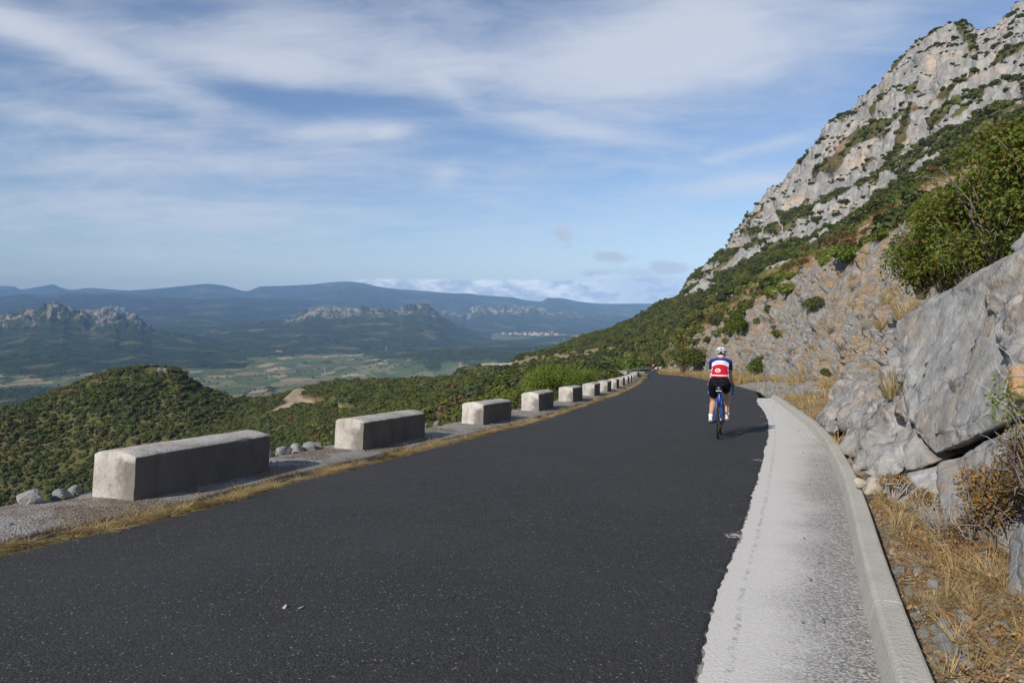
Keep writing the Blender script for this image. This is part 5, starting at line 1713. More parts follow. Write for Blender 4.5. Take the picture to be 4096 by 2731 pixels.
TUFT = [tuft_mesh('dry_tuft', 400 + i, 34, 0.34, 0.10, 0.55, 0.0022, M_STRAW) for i in range(4)] + [tuft_mesh('straw_mat', 410 + i, 46, 0.13, 0.20, 1.9, 0.0022, M_STRAW) for i in range(3)]
TUFTF = [tuft_mesh('far_tuft', 420 + i, 26, 0.5, 0.28, 0.6, 0.012, M_STRAW) for i in range(3)]
bv_u, bv_v = proj(BANKV)
area = np.gradient(BANKY.reshape(BNR, BNC), axis=0).ravel() * np.gradient(BANKA.reshape(BNR, BNC), axis=1).ravel()
gn = fbm(BANKV / 0.55 + 12, 3)
w1 = area * (BANKA < BANKW + 0.25) * (BANKA > 0.05) * (BANKY < 26) * np.clip(0.30 + 1.5 * gn + 0.4 * ss(BANKA, 0.15, 0.7), 0.0, 2) * np.where(BANKY < 14, 1.0, 0.6)
i = RNG.choice(len(BANKV), 2600, p=w1 / w1.sum())
pk = np.where(RNG.random(len(i)) < 0.22, RNG.integers(0, 4, len(i)), RNG.integers(4, 7, len(i)))
scatter('dry_grass', BANKV[i] + np.stack([RNG.normal(size=len(i)) * 0.04, RNG.normal(size=len(i)) * 0.04, np.full(len(i), -0.01)], 1), RNG.uniform(0.4, 0.95, len(i)), spin(len(i), 0.25), pk, TUFT, 'dry straw coloured grass on the verge between kerb and rocks', 'grass')
w2 = area * BANKSOIL * np.clip(0.25 + 1.2 * fbm(BANKV / 2.2 + 5, 3), 0, 2) * ((BANKY > 8)) * np.where(BANKA < BANKW, np.where((BANKY > 26) & (BANKY < 44) & (BANKA < BANKW * 0.75), 0.12, 1.6), 0.8)
i = RNG.choice(len(BANKV), 9000, p=w2 / w2.sum())
scatter('dry_bank_grass', BANKV[i], RNG.uniform(0.5, 1.15, len(i)) * np.interp(BANKY[i], [8, 40, 120], [0.55, 0.95, 1.5]), spin(len(i), 0.2), pick_rand(len(i), 3), TUFTF, 'tawny dry grass on the cut bank and along its foot', 'grass')
# low scrub that has taken root on the bank
w3 = area * ss(BANKN[:, 2], 0.25, 0.7) * (BANKA > BANKW * 1.05) * (BANKY > 13) * np.clip(0.15 + 1.6 * fbm(BANKV / 3.5 + 45, 3), 0, 2) * (0.35 + ss(BANKA / BANKC, 0.5, 1.1))
i = RNG.choice(len(BANKV), 520, p=w3 / w3.sum())
sb = RNG.uniform(0.10, 0.42, len(i)) * np.interp(BANKY[i], [13, 40, 120], [0.7, 1.2, 2.0])
g = RNG.random(len(i)) < 0.5
scatter('bank_scrub', BANKV[i][g], sb[g], spin(g.sum(), 0.2), pick_rand(g.sum(), 8), MID + MIDB, 'small green scrub rooted on the cut bank', 'scrub')
scatter('dry_bank_scrub', BANKV[i][~g], sb[~g], spin((~g).sum(), 0.2), pick_rand((~g).sum(), 3), MIDR, 'small russet scrub rooted on the cut bank', 'scrub')
# straw along the left asphalt edge
n = 2600
yy = np.exp(RNG.uniform(math.log(3.2), math.log(78), n)); cl, dd = slope_cos(xl, yy)
wv_ = fbm(np.stack([yy * 1.1, 0 * yy, 0 * yy + 3], 1), 4)
of = np.clip(RNG.normal(0.17, 0.075, n) * (1 + 1.3 * wv_) + 0.12 * wv_, -0.02, 0.5)
P = np.stack([xl(yy) - cl * of, yy + dd * cl * of, zr(yy) + 0.01], 1)
g = fbm(P / 0.6 + 4, 3)
ok = (g > -0.10) & (RNG.random(n) < 0.75)
scatter('straw_verge', P[ok], (RNG.uniform(0.5, 1.0, ok.sum()) * np.interp(yy[ok], [3, 20, 78], [0.75, 0.9, 1.5]))[:, None] * np.array([[1, 1, 0.40]]), spin(ok.sum(), 0.2), RNG.integers(4, 7, ok.sum()), TUFT, 'flattened straw along the left edge of the asphalt', 'grass')
# ------------------------------------------------------------------ the cyclists
M_SKIN = plain('skin', (0.50, 0.29, 0.20), 0.5, 0.4, 0, 0.06, 14)
M_NAVY = plain('black_lycra', (0.008, 0.008, 0.014), 0.85, 0.1, 0, 0.2, 40)
M_BLACK = plain('black_plastic', (0.012, 0.012, 0.013), 0.45, 0.5, 0, 0.2, 60)
M_RUBBER = plain('tyre_rubber', (0.017, 0.017, 0.018), 0.8, 0.3, 0, 0.2, 60)
M_WHITE = plain('white_shell', (0.74, 0.75, 0.76), 0.35, 0.5, 0, 0.03, 20)
M_BLUE = plain('blue_frame_paint', (0.020, 0.085, 0.40), 0.28, 0.6, 0.0, 0.05, 10)
M_TAPE = plain('blue_bar_tape', (0.018, 0.15, 0.42), 0.6, 0.4, 0, 0.1, 60)
M_STEEL = plain('steel', (0.42, 0.43, 0.45), 0.35, 0.6, 0.9, 0.1, 60)
M_GOLD = plain('yellow_print', (0.62, 0.47, 0.07), 0.6, 0.3)
M_RED = plain('red_print', (0.42, 0.012, 0.028), 0.6, 0.3)
M_INK = plain('dark_print', (0.03, 0.03, 0.06), 0.6, 0.3)
M_HAIR = plain('brown_hair', (0.07, 0.045, 0.028), 0.7, 0.3, 0, 0.3, 90)


def m_jersey():
    m, T = mat('jersey')
    P = T.obj()
    s = T.n('ShaderNodeSeparateXYZ'); T.set(s.inputs[0], P)
    x, y, z = s.outputs
    ax = T.m('ABSOLUTE', x)
    zz = T.m('ADD', z, T.m('MULTIPLY', T.m('POWER', ax, 2.4), 5.2))
    blue = (0.024, 0.018, 0.20); white = (0.70, 0.70, 0.73); red = (0.43, 0.010, 0.028); navy = (0.012, 0.010, 0.075)
    c = T.mix(T.rng(zz, 1.383, 1.388, 0, 1, False), white, blue)
    c = T.mix(T.rng(zz, 1.310, 1.315, 1, 0, False), c, red)
    side = T.rng(T.m('SUBTRACT', ax, T.m('MULTIPLY', T.m('SUBTRACT', 1.25, z), 0.12)), 0.128, 0.132, 0, 1, False)
    side = T.m('MULTIPLY', side, T.rng(z, 1.235, 1.245, 1, 0, False))
    c = T.mix(side, c, white)
    st = T.m('MULTIPLY', T.rng(z, 1.105, 1.107, 0, 1, False), T.rng(z, 1.121, 1.123, 1, 0, False))
    c = T.mix(st, c, white)
    # sleeves: navy down to a white and red cuff
    slv = T.m('MULTIPLY', T.rng(T.m('SUBTRACT', ax, T.m('MULTIPLY', T.m('SUBTRACT', 1.35, z), -0.06)), 0.150, 0.155, 0, 1, False), T.rng(z, 1.16, 1.165, 0, 1, False))
    sc = T.mix(T.rng(z, 1.205, 1.208, 0, 1, False), T.mix(T.rng(z, 1.188, 1.190, 0, 1, False), red, white), T.mix(T.rng(z, 1.33, 1.40), navy, blue))
    c = T.mix(slv, c, sc)
    n = T.noise(T.mapping(P, (1, 1, 2.2)), 18, 4, 0.6)
    c = T.mix(1.0, c, T.mix(n, (0.9, 0.9, 0.9), (1.06, 1.06, 1.06)), 'MULTIPLY')
    T.out(c, 0.7, T.bump(n, 0.35, 0.02), 0.2)
    return m


M_JERSEY = m_jersey()


def ball(c, r, bm):
    r = (r, r, r) if isinstance(r, (int, float)) else r
    return bmesh.ops.create_icosphere(bm, subdivisions=3, radius=1.0, matrix=Matrix.Translation(c) @ Matrix.Diagonal((*r, 1)))['verts']


def fused(name, segs, voxel, material, smooth=8, flat_cut=None):
    """one continuous surface grown over tapered segments [(p, r, q, s), ...]"""
    bm = bmesh.new()
    for g in segs:
        t = bmesh.new()
        ball(g[0], g[1], t)
        if len(g) > 2: ball(g[2], g[3], t)
        r = bmesh.ops.convex_hull(t, input=list(t.verts))
        bmesh.ops.delete(t, geom=[v for v in t.verts if not v.link_faces], context='VERTS')
        me = bpy.data.meshes.new('t'); t.to_mesh(me); t.free()
        bm.from_mesh(me); bpy.data.meshes.remove(me)
    bmesh.ops.recalc_face_normals(bm, faces=bm.faces)
    me = bpy.data.meshes.new(name); bm.to_mesh(me); bm.free()
    o = bpy.data.objects.new('tmp_' + name, me); COL.objects.link(o)
    md = o.modifiers.new('r', 'REMESH'); md.mode = 'VOXEL'; md.voxel_size = voxel
    sm = o.modifiers.new('s', 'SMOOTH'); sm.iterations = smooth; sm.factor = 0.5
    dg = bpy.context.evaluated_depsgraph_get()
    res = bpy.data.meshes.new_from_object(o.evaluated_get(dg))
    bpy.data.objects.remove(o); bpy.data.meshes.remove(me)
    res.name = name
    res.polygons.foreach_set('use_smooth', np.ones(len(res.polygons), bool))
    res.materials.clear(); res.materials.append(material)
    return res


def tube_mesh(name, lines, material, sides=8, smooth=True):
    V, F_ = tubes(lines, sides)
    F_ = [tuple(f) for f in F_]
    o = 0
    for P, R in lines:
        n = len(P)
        F_.append(tuple(range(o, o + sides))[::-1]); F_.append(tuple(range(o + (n - 1) * sides, o + n * sides))); o += n * sides
    return new_mesh(name, V, F_, material, smooth)


def bar(*pts, r=0.015, r2=None):
    P = np.array(pts, float)
    return (P, np.linspace(r, r if r2 is None else r2, len(P)))


def ring_mesh(name, c, R, r, material, nseg=48, ns=10, sx=1.0):
    a = np.linspace(0, 2 * math.pi, nseg, endpoint=False); b = np.linspace(0, 2 * math.pi, ns, endpoint=False)
    V = np.array([[c[0] + r * sx * math.sin(q), c[1] + (R + r * math.cos(q)) * math.cos(p), c[2] + (R + r * math.cos(q)) * math.sin(p)] for p in a for q in b])
    F_ = [(i * ns + j, i * ns + (j + 1) % ns, ((i + 1) % nseg) * ns + (j + 1) % ns, ((i + 1) % nseg) * ns + j) for i in range(nseg) for j in range(ns)]
    return new_mesh(name, V, F_, material, True)


def box_mesh(name, c, s, material, bev=0.008, rotx=0.0, taper=None):
    bm = bmesh.new()
    bmesh.ops.create_cube(bm, size=1.0)
    for v in bm.verts:
        k = 1.0
        if taper and v.co.z < 0: k = taper
        v.co = Vector((v.co.x * s[0] * k, v.co.y * s[1], v.co.z * s[2]))
    if bev: bmesh.ops.bevel(bm, geom=list(bm.edges), offset=bev, segments=3, affect='EDGES', profile=0.5, clamp_overlap=True)
    bmesh.ops.transform(bm, matrix=Matrix.Translation(c) @ Matrix.Rotation(rotx, 4, 'X'), verts=bm.verts)
    me = bpy.data.meshes.new(name); bm.to_mesh(me); bm.free()
    me.polygons.foreach_set('use_smooth', np.ones(len(me.polygons), bool))
    me.materials.append(material)
    return me


BB = (0, 0.41, 0.27); WR = 0.335


def build_bike(root):
    for nm, y in (('rear_wheel', 0.0), ('front_wheel', 0.985)):
        w = link(nm, tube_mesh(nm, [bar((-0.035, y, WR), (0.035, y, WR), r=0.022)], M_BLACK), root)      # the hub carries rim, tyre and spokes
        link('tyre', ring_mesh('tyre', (0, y, WR), WR - 0.014, 0.0145, M_RUBBER), w)
        link('rim', ring_mesh('rim', (0, y, WR), WR - 0.036, 0.012, M_BLACK, 48, 8, 0.8), w)
        L = []
        for k in range(20):
            a = 2 * math.pi * k / 20; sx = 0.028 * (1 if k % 2 else -1)
            L.append(bar((sx, y + 0.02 * math.cos(a + 0.9), WR + 0.02 * math.sin(a + 0.9)), (0, y + 0.297 * math.cos(a), WR + 0.297 * math.sin(a)), r=0.0012))
        link('spokes', tube_mesh('spokes', L, M_STEEL, 4), w)
    hd_t, hd_b = (0, 0.795, 0.86), (0, 0.84, 0.70)
    st = (0, 0.245, 0.80)
    L = [bar(BB, st, r=0.0165), bar((0, 0.25, 0.785), (0, 0.80, 0.84), r=0.0165), bar(BB, (0, 0.835, 0.715), r=0.021), bar(hd_t, hd_b, r=0.022)]
    for s in (-1, 1):
        L += [bar((0.012 * s, 0.255, 0.765), (0.040 * s, 0.22, 0.68), (0.058 * s, 0.01, WR + 0.01), r=0.0085), bar((0.022 * s, 0.40, 0.27), (0.050 * s, 0.22, 0.295), (0.062 * s, 0.0, WR), r=0.010)]
    link('frame', tube_mesh('frame', L, M_BLUE, 10), root)
    link('fork', tube_mesh('fork', [bar((0.0, 0.84, 0.70), (0.045 * s, 0.86, 0.62), (0.052 * s, 0.95, 0.42), (0.052 * s, 0.985, WR), r=0.013, r2=0.009) for s in (-1, 1)], M_BLUE, 8), root)
    link('seatpost', tube_mesh('seatpost', [bar(st, (0, 0.205, 0.925), r=0.0135)], M_BLACK), root)
    link('saddle', fused('saddle', [((0.055, 0.10, 0.945), (0.035, 0.05, 0.018), (0, 0.30, 0.955), (0.02, 0.06, 0.016)), ((-0.055, 0.10, 0.945), (0.035, 0.05, 0.018), (0, 0.30, 0.955), (0.02, 0.06, 0.016))], 0.008, M_BLACK, 4), root)
    bag = link('saddle_bag', fused('saddle_bag', [((0, 0.06, 0.885), (0.060, 0.045, 0.05), (0, 0.16, 0.88), (0.05, 0.05, 0.045)), ((0, 0.07, 0.83), (0.050, 0.035, 0.035))], 0.008, M_BLACK, 5), root)
    link('reflective_strip', box_mesh('reflective_strip', (0, 0.013, 0.842), (0.098, 0.022, 0.011), M_WHITE, 0.003), bag)
    link('emblem', new_mesh('emblem', np.array([(-0.011, 0.008, 0.885), (0.011, 0.008, 0.885), (0, 0.008, 0.868), (-0.011, 0.014, 0.885), (0.011, 0.014, 0.885), (0, 0.014, 0.868)]), [(0, 2, 1), (3, 4, 5), (0, 1, 4, 3), (1, 2, 5, 4), (2, 0, 3, 5)], M_GOLD, False), bag)
    # drop handlebar in blue tape
    link('stem', tube_mesh('stem', [bar((0, 0.79, 0.885), (0, 0.88, 0.905), r=0.014), bar((0, 0.795, 0.86), (0, 0.787, 0.89), r=0.016)], M_BLACK), root)
    L = [bar((-0.10, 0.88, 0.905), (0.10, 0.88, 0.905), r=0.014)]
    for s in (-1, 1):
        L.append(bar((0.10 * s, 0.88, 0.905), (0.195 * s, 0.885, 0.905), (0.208 * s, 0.93, 0.905), (0.210 * s, 0.965, 0.885), (0.212 * s, 0.975, 0.845), (0.214 * s, 0.95, 0.80), (0.216 * s, 0.89, 0.775), (0.217 * s, 0.80, 0.765), r=0.0165))
    hb = link('handlebar', tube_mesh('handlebar', L, M_TAPE, 10), root)
    for s in (-1, 1):
        link('brake_lever', fused('brake_lever', [((0.21 * s, 0.95, 0.91), 0.018, (0.212 * s, 1.0, 0.945), 0.016), ((0.212 * s, 1.0, 0.945), 0.009, (0.213 * s, 1.01, 0.84), 0.006)], 0.006, M_BLACK, 3), hb)
    # drivetrain
    ck = link('crank', tube_mesh('crank', [bar((-0.075, BB[1], BB[2]), (-0.085, BB[1] - 0.168, BB[2] - 0.01), r=0.012, r2=0.010), bar((0.075, BB[1], BB[2]), (0.085, BB[1] + 0.168, BB[2] + 0.02), r=0.012, r2=0.010), bar((-0.08, BB[1], BB[2]), (0.08, BB[1], BB[2]), r=0.018)], M_BLACK), root)
    link('chainring', ring_mesh('chainring', (0.048, BB[1], BB[2]), 0.085, 0.010, M_STEEL, 36, 6, 0.25), ck)
    link('pedal', box_mesh('pedal', (-0.13, BB[1] - 0.168, BB[2] - 0.012), (0.075, 0.075, 0.018), M_BLACK, 0.005), ck)
    link('pedal', box_mesh('pedal', (0.13, BB[1] + 0.168, BB[2] + 0.018), (0.075, 0.075, 0.018), M_BLACK, 0.005), ck)
    cs = link('cassette', ring_mesh('cassette', (0.045, 0, WR), 0.030, 0.016, M_STEEL, 24, 6, 0.9), root)
    link('derailleur', fused('derailleur', [((0.062, 0.01, 0.30), 0.018, (0.058, 0.03, 0.20), 0.014), ((0.052, 0.03, 0.20), (0.008, 0.03, 0.03))], 0.006, M_BLACK, 3), root)
    link('chain', tube_mesh('chain', [bar((0.047, BB[1], BB[2] + 0.088), (0.047, 0.0, WR + 0.036), r=0.004), bar((0.047, BB[1], BB[2] - 0.088), (0.052, 0.04, 0.175), r=0.004)], M_BLACK, 5), root)


HIPZ = 0.985


def build_rider(root):
    hipL, hipR = (-0.095, 0.23, 0.95), (0.095, 0.23, 0.95)
    knL, knR = (-0.115, 0.54, 0.63), (0.115, 0.655, 0.79)
    anL, anR = (-0.135, 0.155, 0.385), (0.135, 0.475, 0.40)
    shL, shR = (-0.142, 0.555, 1.345), (0.142, 0.555, 1.345)
    elL, elR = (-0.163, 0.68, 1.13), (0.163, 0.68, 1.13)
    wrL, wrR = (-0.205, 0.885, 0.975), (0.205, 0.885, 0.975)

    def mid(a, b, t): return tuple(a[i] + (b[i] - a[i]) * t for i in range(3))
    S = []
    S += [((0, 0.235, 1.0), (0.145, 0.11, 0.11), (0, 0.48, 1.26), (0.14, 0.095, 0.105)), ((0, 0.50, 1.29), (0.12, 0.08, 0.08), (0, 0.60, 1.415), 0.058), ((0, 0.59, 1.40), 0.056, (0, 0.67, 1.47), 0.054)]
    S += [((0, 0.70, 1.52), (0.074, 0.092, 0.10)), ((0, 0.76, 1.475), (0.052, 0.05, 0.05)), ((0, 0.80, 1.50), 0.016, (0, 0.805, 1.485), 0.018)]          # skull, jaw, nose
    for s in (-1, 1): S.append(((0.077 * s, 0.69, 1.495), (0.010, 0.018, 0.028)))                                                                       # ears
    for h, k, a in ((hipL, knL, anL), (hipR, knR, anR)):
        S += [(h, 0.088, k, 0.056), (k, 0.054, mid(k, a, 0.32), 0.057), (mid(k, a, 0.32), 0.057, mid(k, a, 0.75), 0.038), (mid(k, a, 0.75), 0.038, a, 0.034), (a, 0.034, (a[0], a[1] - 0.01, a[2] - 0.05), 0.033)]
    for sh, e, w, s in ((shL, elL, wrL, -1), (shR, elR, wrR, 1)):
        S += [(sh, 0.055, e, 0.041), (e, 0.040, mid(e, w, 0.3), 0.041), (mid(e, w, 0.3), 0.040, w, 0.025)]
        # palm, four fingers round the hood, thumb on the inner side
        pm = (w[0] - 0.002 * s, w[1] + 0.065, w[2] - 0.025)
        S += [(w, 0.025, pm, (0.033, 0.036, 0.022))]
        for q in range(4):
            oy = 0.085 - 0.022 * q; ln = (0.040, 0.046, 0.043, 0.034)[q]
            b0 = (w[0] + 0.026 * s, w[1] + oy, w[2] - 0.022); b1 = (w[0] + 0.034 * s, w[1] + oy + 0.012, w[2] - 0.022 - ln); b2 = (w[0] + 0.016 * s, w[1] + oy + 0.012, w[2] - 0.034 - ln * 1.3)
            S += [(b0, 0.0105, b1, 0.0095), (b1, 0.0095, b2, 0.008)]
        t0 = (w[0] - 0.022 * s, w[1] + 0.03, w[2] - 0.018); t1 = (w[0] - 0.034 * s, w[1] + 0.065, w[2] - 0.035); t2 = (w[0] - 0.026 * s, w[1] + 0.088, w[2] - 0.055)
        S += [(t0, 0.0115, t1, 0.0105), (t1, 0.0105, t2, 0.009)]
    link('body', fused('body', S, 0.0075, M_SKIN, 5), root)
    # shorts
    S = [((0.058, 0.19, 0.985), (0.125, 0.12, 0.115)), ((-0.058, 0.19, 0.985), (0.125, 0.12, 0.115)), ((0, 0.235, 1.03), (0.165, 0.125, 0.10), (0, 0.28, 1.09), (0.150, 0.11, 0.07))]
    for h, k in ((hipL, knL), (hipR, knR)):
        S += [(h, 0.103, mid(h, k, 0.45), 0.085), (mid(h, k, 0.45), 0.085, mid(h, k, 0.62), 0.074)]
    link('shorts', fused('shorts', S, 0.010, M_NAVY, 6), root)
    # jersey
    S = [((0, 0.25, 1.075), (0.170, 0.125, 0.055), (0, 0.33, 1.15), (0.158, 0.122, 0.10)), ((0, 0.33, 1.15), (0.158, 0.122, 0.10), (0, 0.47, 1.275), (0.172, 0.115, 0.115)), ((0, 0.47, 1.275), (0.170, 0.115, 0.115), (0, 0.57, 1.37), (0.13, 0.075, 0.07)), ((0, 0.585, 1.40), (0.066, 0.064, 0.040))]
    for sh, e in ((shL, elL), (shR, elR)):
        S += [((sh[0] * 0.5, 0.54, 1.345), 0.088, sh, 0.066), (sh, 0.064, mid(sh, e, 0.66), 0.056)]
    jer = link('jersey', fused('jersey', S, 0.009, M_JERSEY, 6), root)
    # print on the back, laid on the cloth
    from mathutils.bvhtree import BVHTree
    bvh = BVHTree.FromPolygons([v.co for v in jer.data.vertices], [p.vertices[:] for p in jer.data.polygons])

    def lay(me, lift):
        for v in me.vertices:
            h = bvh.ray_cast(Vector((v.co.x, -1.0, v.co.z)), Vector((0, 1, 0)))
            v.co.y = (h[0].y if h[0] else 0.3) - lift
        return me

    def disc(name, cx, cz, r0, r1, material, lift, sq=0.72):
        a = np.linspace(0, 2 * math.pi, 36, endpoint=False)
        rad = np.linspace(r0, r1, 4)
        V = np.array([[cx + r * math.cos(q), 0, cz + r * sq * math.sin(q)] for r in rad for q in a])
        F_ = [(i * 36 + j, i * 36 + (j + 1) % 36, (i + 1) * 36 + (j + 1) % 36, (i + 1) * 36 + j) for i in range(3) for j in range(36)]
        if r0 == 0: pass
        return lay(new_mesh(name, V, F_, material, True), lift)
    em = link('badge', disc('badge', -0.034, 1.202, 0.0005, 0.047, M_WHITE, 0.0035), jer)
    link('badge_ring', disc('badge_ring', -0.034, 1.202, 0.014, 0.030, M_INK, 0.005), jer)
    link('badge_centre', disc('badge_centre', -0.024, 1.203, 0.0005, 0.015, M_GOLD, 0.0065), jer)
    cu = bpy.data.curves.new('t', 'FONT'); cu.body = 'Franche au  Maul'; cu.size = 0.040; cu.shear = 0.45; cu.align_x = 'CENTER'; cu.extrude = 0.0
    to = bpy.data.objects.new('t', cu); COL.objects.link(to)
    tm = bpy.data.meshes.new_from_object(to.evaluated_get(bpy.context.evaluated_depsgraph_get()))
    bpy.data.objects.remove(to); bpy.data.curves.remove(cu)
    bm = bmesh.new(); bm.from_mesh(tm)
    bmesh.ops.triangulate(bm, faces=bm.faces)
    for _ in range(2):
        lg = [e for e in bm.edges if e.calc_length() > 0.012]
        if lg: bmesh.ops.subdivide_edges(bm, edges=lg, cuts=1); bmesh.ops.triangulate(bm, faces=[f for f in bm.faces if len(f.verts) > 3])
    xs_ = [v.co.x for v in bm.verts]; wdt = max(xs_) - min(xs_)
    for v in bm.verts:
        x = v.co.x / wdt * 0.232
        v.co = Vector((x, 0, 1.335 + v.co.y * 0.75 - 1.5 * x * x))
    bm.to_mesh(tm); bm.free()
    tm.name = 'back_lettering'; tm.materials.clear(); tm.materials.append(M_INK)
    link('back_lettering', lay(tm, 0.004), jer)
    # helmet: black liner, white ribs
    hc = np.array((0, 0.70, 1.548)); hr = np.array((0.098, 0.132, 0.086))
    hel = link('helmet', fused('helmet', [(tuple(hc), tuple(hr * 0.96))], 0.008, M_BLACK, 3), root)

    def on_h(a, e, k=1.0):       # a: turn from straight back towards the side, e: height angle
        return hc + hr * k * np.array([math.sin(a) * math.cos(e), -math.cos(a) * math.cos(e), math.sin(e)])
    ribs = []
    for s in (-1, 1):
        for pts in ([(0.55, 0.86), (1.1, 0.72), (1.8, 0.62), (2.6, 0.6)], [(0.42, 0.52), (0.9, 0.46), (1.5, 0.36), (2.2, 0.34)], [(0.32, 0.20), (0.8, 0.20), (1.3, 0.08), (2.0, 0.10)],
                    [(0.22, -0.02), (0.5, -0.30), (0.95, -0.36), (1.3, -0.26), (1.7, -0.15)], [(0.36, 0.66), (0.24, 0.42), (0.05, 0.16)]):
            q = np.array(pts, float); tt_ = np.linspace(0, len(q) - 1, 12)
            A_ = np.interp(tt_, range(len(q)), q[:, 0]); E_ = np.interp(tt_, range(len(q)), q[:, 1])
            ribs.append((np.array([on_h(s * a, e, 1.0) for a, e in zip(A_, E_)]), np.full(12, 0.0085)))
    ribs.append((np.array([on_h(a, 0.92 + 0.0 * a, 1.0) for a in np.linspace(-1.2, 1.2, 12)]), np.full(12, 0.012)))
    for rb in ribs: link('shell_rib', tube_mesh('shell_rib', [rb], M_WHITE, 6), hel)
    link('strap', tube_mesh('strap', [bar((0.07 * s, 0.66, 1.49), (0.062 * s, 0.70, 1.45), (0.03 * s, 0.75, 1.425), r=0.005) for s in (-1, 1)] + [bar((-0.05, 0.60, 1.475), (0, 0.59, 1.468), (0.05, 0.60, 1.475), r=0.011)], M_WHITE, 5), hel)
    link('hair', fused('hair', [((0, 0.655, 1.50), (0.066, 0.055, 0.055))], 0.008, M_HAIR, 3), root)
    for a, s in ((anL, -1), (anR, 1)):
        sx = a[0]; y0, z0 = a[1], a[2]
        sh = link('shoe', fused('shoe', [((sx, y0 - 0.035, z0 - 0.070), (0.034, 0.034, 0.040), (sx, y0 + 0.10, z0 - 0.088), (0.040, 0.06, 0.026)), ((sx, y0 + 0.10, z0 - 0.088), (0.040, 0.06, 0.026), (sx, y0 + 0.175, z0 - 0.095), (0.034, 0.04, 0.020)), ((sx, y0, z0 - 0.05), (0.036, 0.045, 0.04))], 0.008, M_WHITE, 4), root)
        link('sole', fused('sole', [((sx, y0 - 0.035, z0 - 0.108), (0.034, 0.034, 0.010), (sx, y0 + 0.17, z0 - 0.116), (0.036, 0.04, 0.010))], 0.007, M_BLACK, 3), sh)
        link('heel_patch', box_mesh('heel_patch', (sx - 0.004, y0 - 0.069, z0 - 0.075), (0.026, 0.008, 0.026), M_RED, 0.003), sh)
        link('sock', tube_mesh('sock', [bar((sx, y0 + 0.0, z0 + 0.035), (sx, y0, z0 - 0.04), r=0.038)], M_WHITE, 12), root)


p0 = np.array([3.63, 11.93]); hd = np.array([0.345, 0.975]); hd /= np.linalg.norm(hd)
yaw = -math.atan2(hd[0], hd[1])
tilt = -math.atan(ROAD_S * hd[1])
bike = empty('bicycle', (p0[0], p0[1], zroad(*p0)))
bike.rotation_euler = (tilt, 0, yaw)
tag(bike, 'blue road bicycle with black saddle bag under the near rider', 'bicycle', 'road bicycles on the descent')
build_bike(bike)
rider = empty('person', bike.location); rider.rotation_euler = bike.rotation_euler
tag(rider, 'cyclist in blue, white and red jersey and white ribbed helmet seen from behind', 'person', 'cyclists riding down the road')
build_rider(rider)
for src, lb in ((bike, 'far road bicycle under the small distant rider by the low wall'), (rider, 'small distant cyclist in red and white jersey and dark helmet by the low wall')):
    c = copy_tree(src)
    p = at(652.5, 372.0, 118.0)
    d = np.array([0.40, 0.917])
    c.location = (p[0], p[1], zroad(p[0], p[1])); c.rotation_euler = (-math.atan(ROAD_S * 0.9), 0, -math.atan2(d[0], d[1]))
    c['label'] = lb
    for ch in c.children_recursive:
        if ch.name.startswith(('shell_rib', 'strap')):
            ch.material_slots[0].link = 'OBJECT'; ch.material_slots[0].material = M_NAVY
# ------------------------------------------------------------------ loose stones, small plants and far things
def stone_mesh(name, seed, material, sub=3, rough=0.12):
    rng = np.random.default_rng(seed)
    bm = bmesh.new(); bmesh.ops.create_icosphere(bm, subdivisions=sub, radius=1.0)
    V = np.array([v.co[:] for v in bm.verts]); Fc = np.array([[v.index for v in f.verts] for f in bm.faces]); bm.free()
    pl = rng.normal(size=(11, 3)); pl /= np.linalg.norm(pl, axis=1, keepdims=True)
    dist = rng.uniform(0.55, 0.95, 11)
    dots = V @ pl.T
    r = np.min(np.where(dots > 0.05, dist / np.maximum(dots, 0.05), 9), axis=1)
    V = V * np.minimum(r, 1.05)[:, None] * (1 + rough * fbm(V * 2 + seed, 4))[:, None]
    return new_mesh(name, V, Fc, material, sub > 3)


def m_stone(name, c1, c2):
    m, T = mat(name)
    n = T.noise(T.obj(), 2.5, 6, 0.7); r = T.rand()
    c = T.mix(n, c1, c2)
    c = T.mix(1.0, c, T.mix(r, (0.8, 0.8, 0.8), (1.2, 1.18, 1.14)), 'MULTIPLY')
    T.out(c, 0.9, T.bump(n, 0.6, 0.05), 0.2)
    return m


M_ST = m_stone('grey_stone', (0.165, 0.168, 0.172), (0.29, 0.29, 0.285)); M_STW = m_stone('pale_stone', (0.38, 0.335, 0.275), (0.52, 0.47, 0.40))
STONES = [stone_mesh('stone', 500 + i, M_ST) for i in range(5)]; PALE = [stone_mesh('pale_stone', 520 + i, M_STW) for i in range(3)]


def put_stone(me, p, s, label, group, name='stone'):
    o = link(name, me)
    o.location = [float(q) for q in p]; o.scale = s
    o.rotation_euler = (RNG.normal() * 0.3, RNG.normal() * 0.3, RNG.random() * 6.283)
    return tag(o, label, 'stone', group)


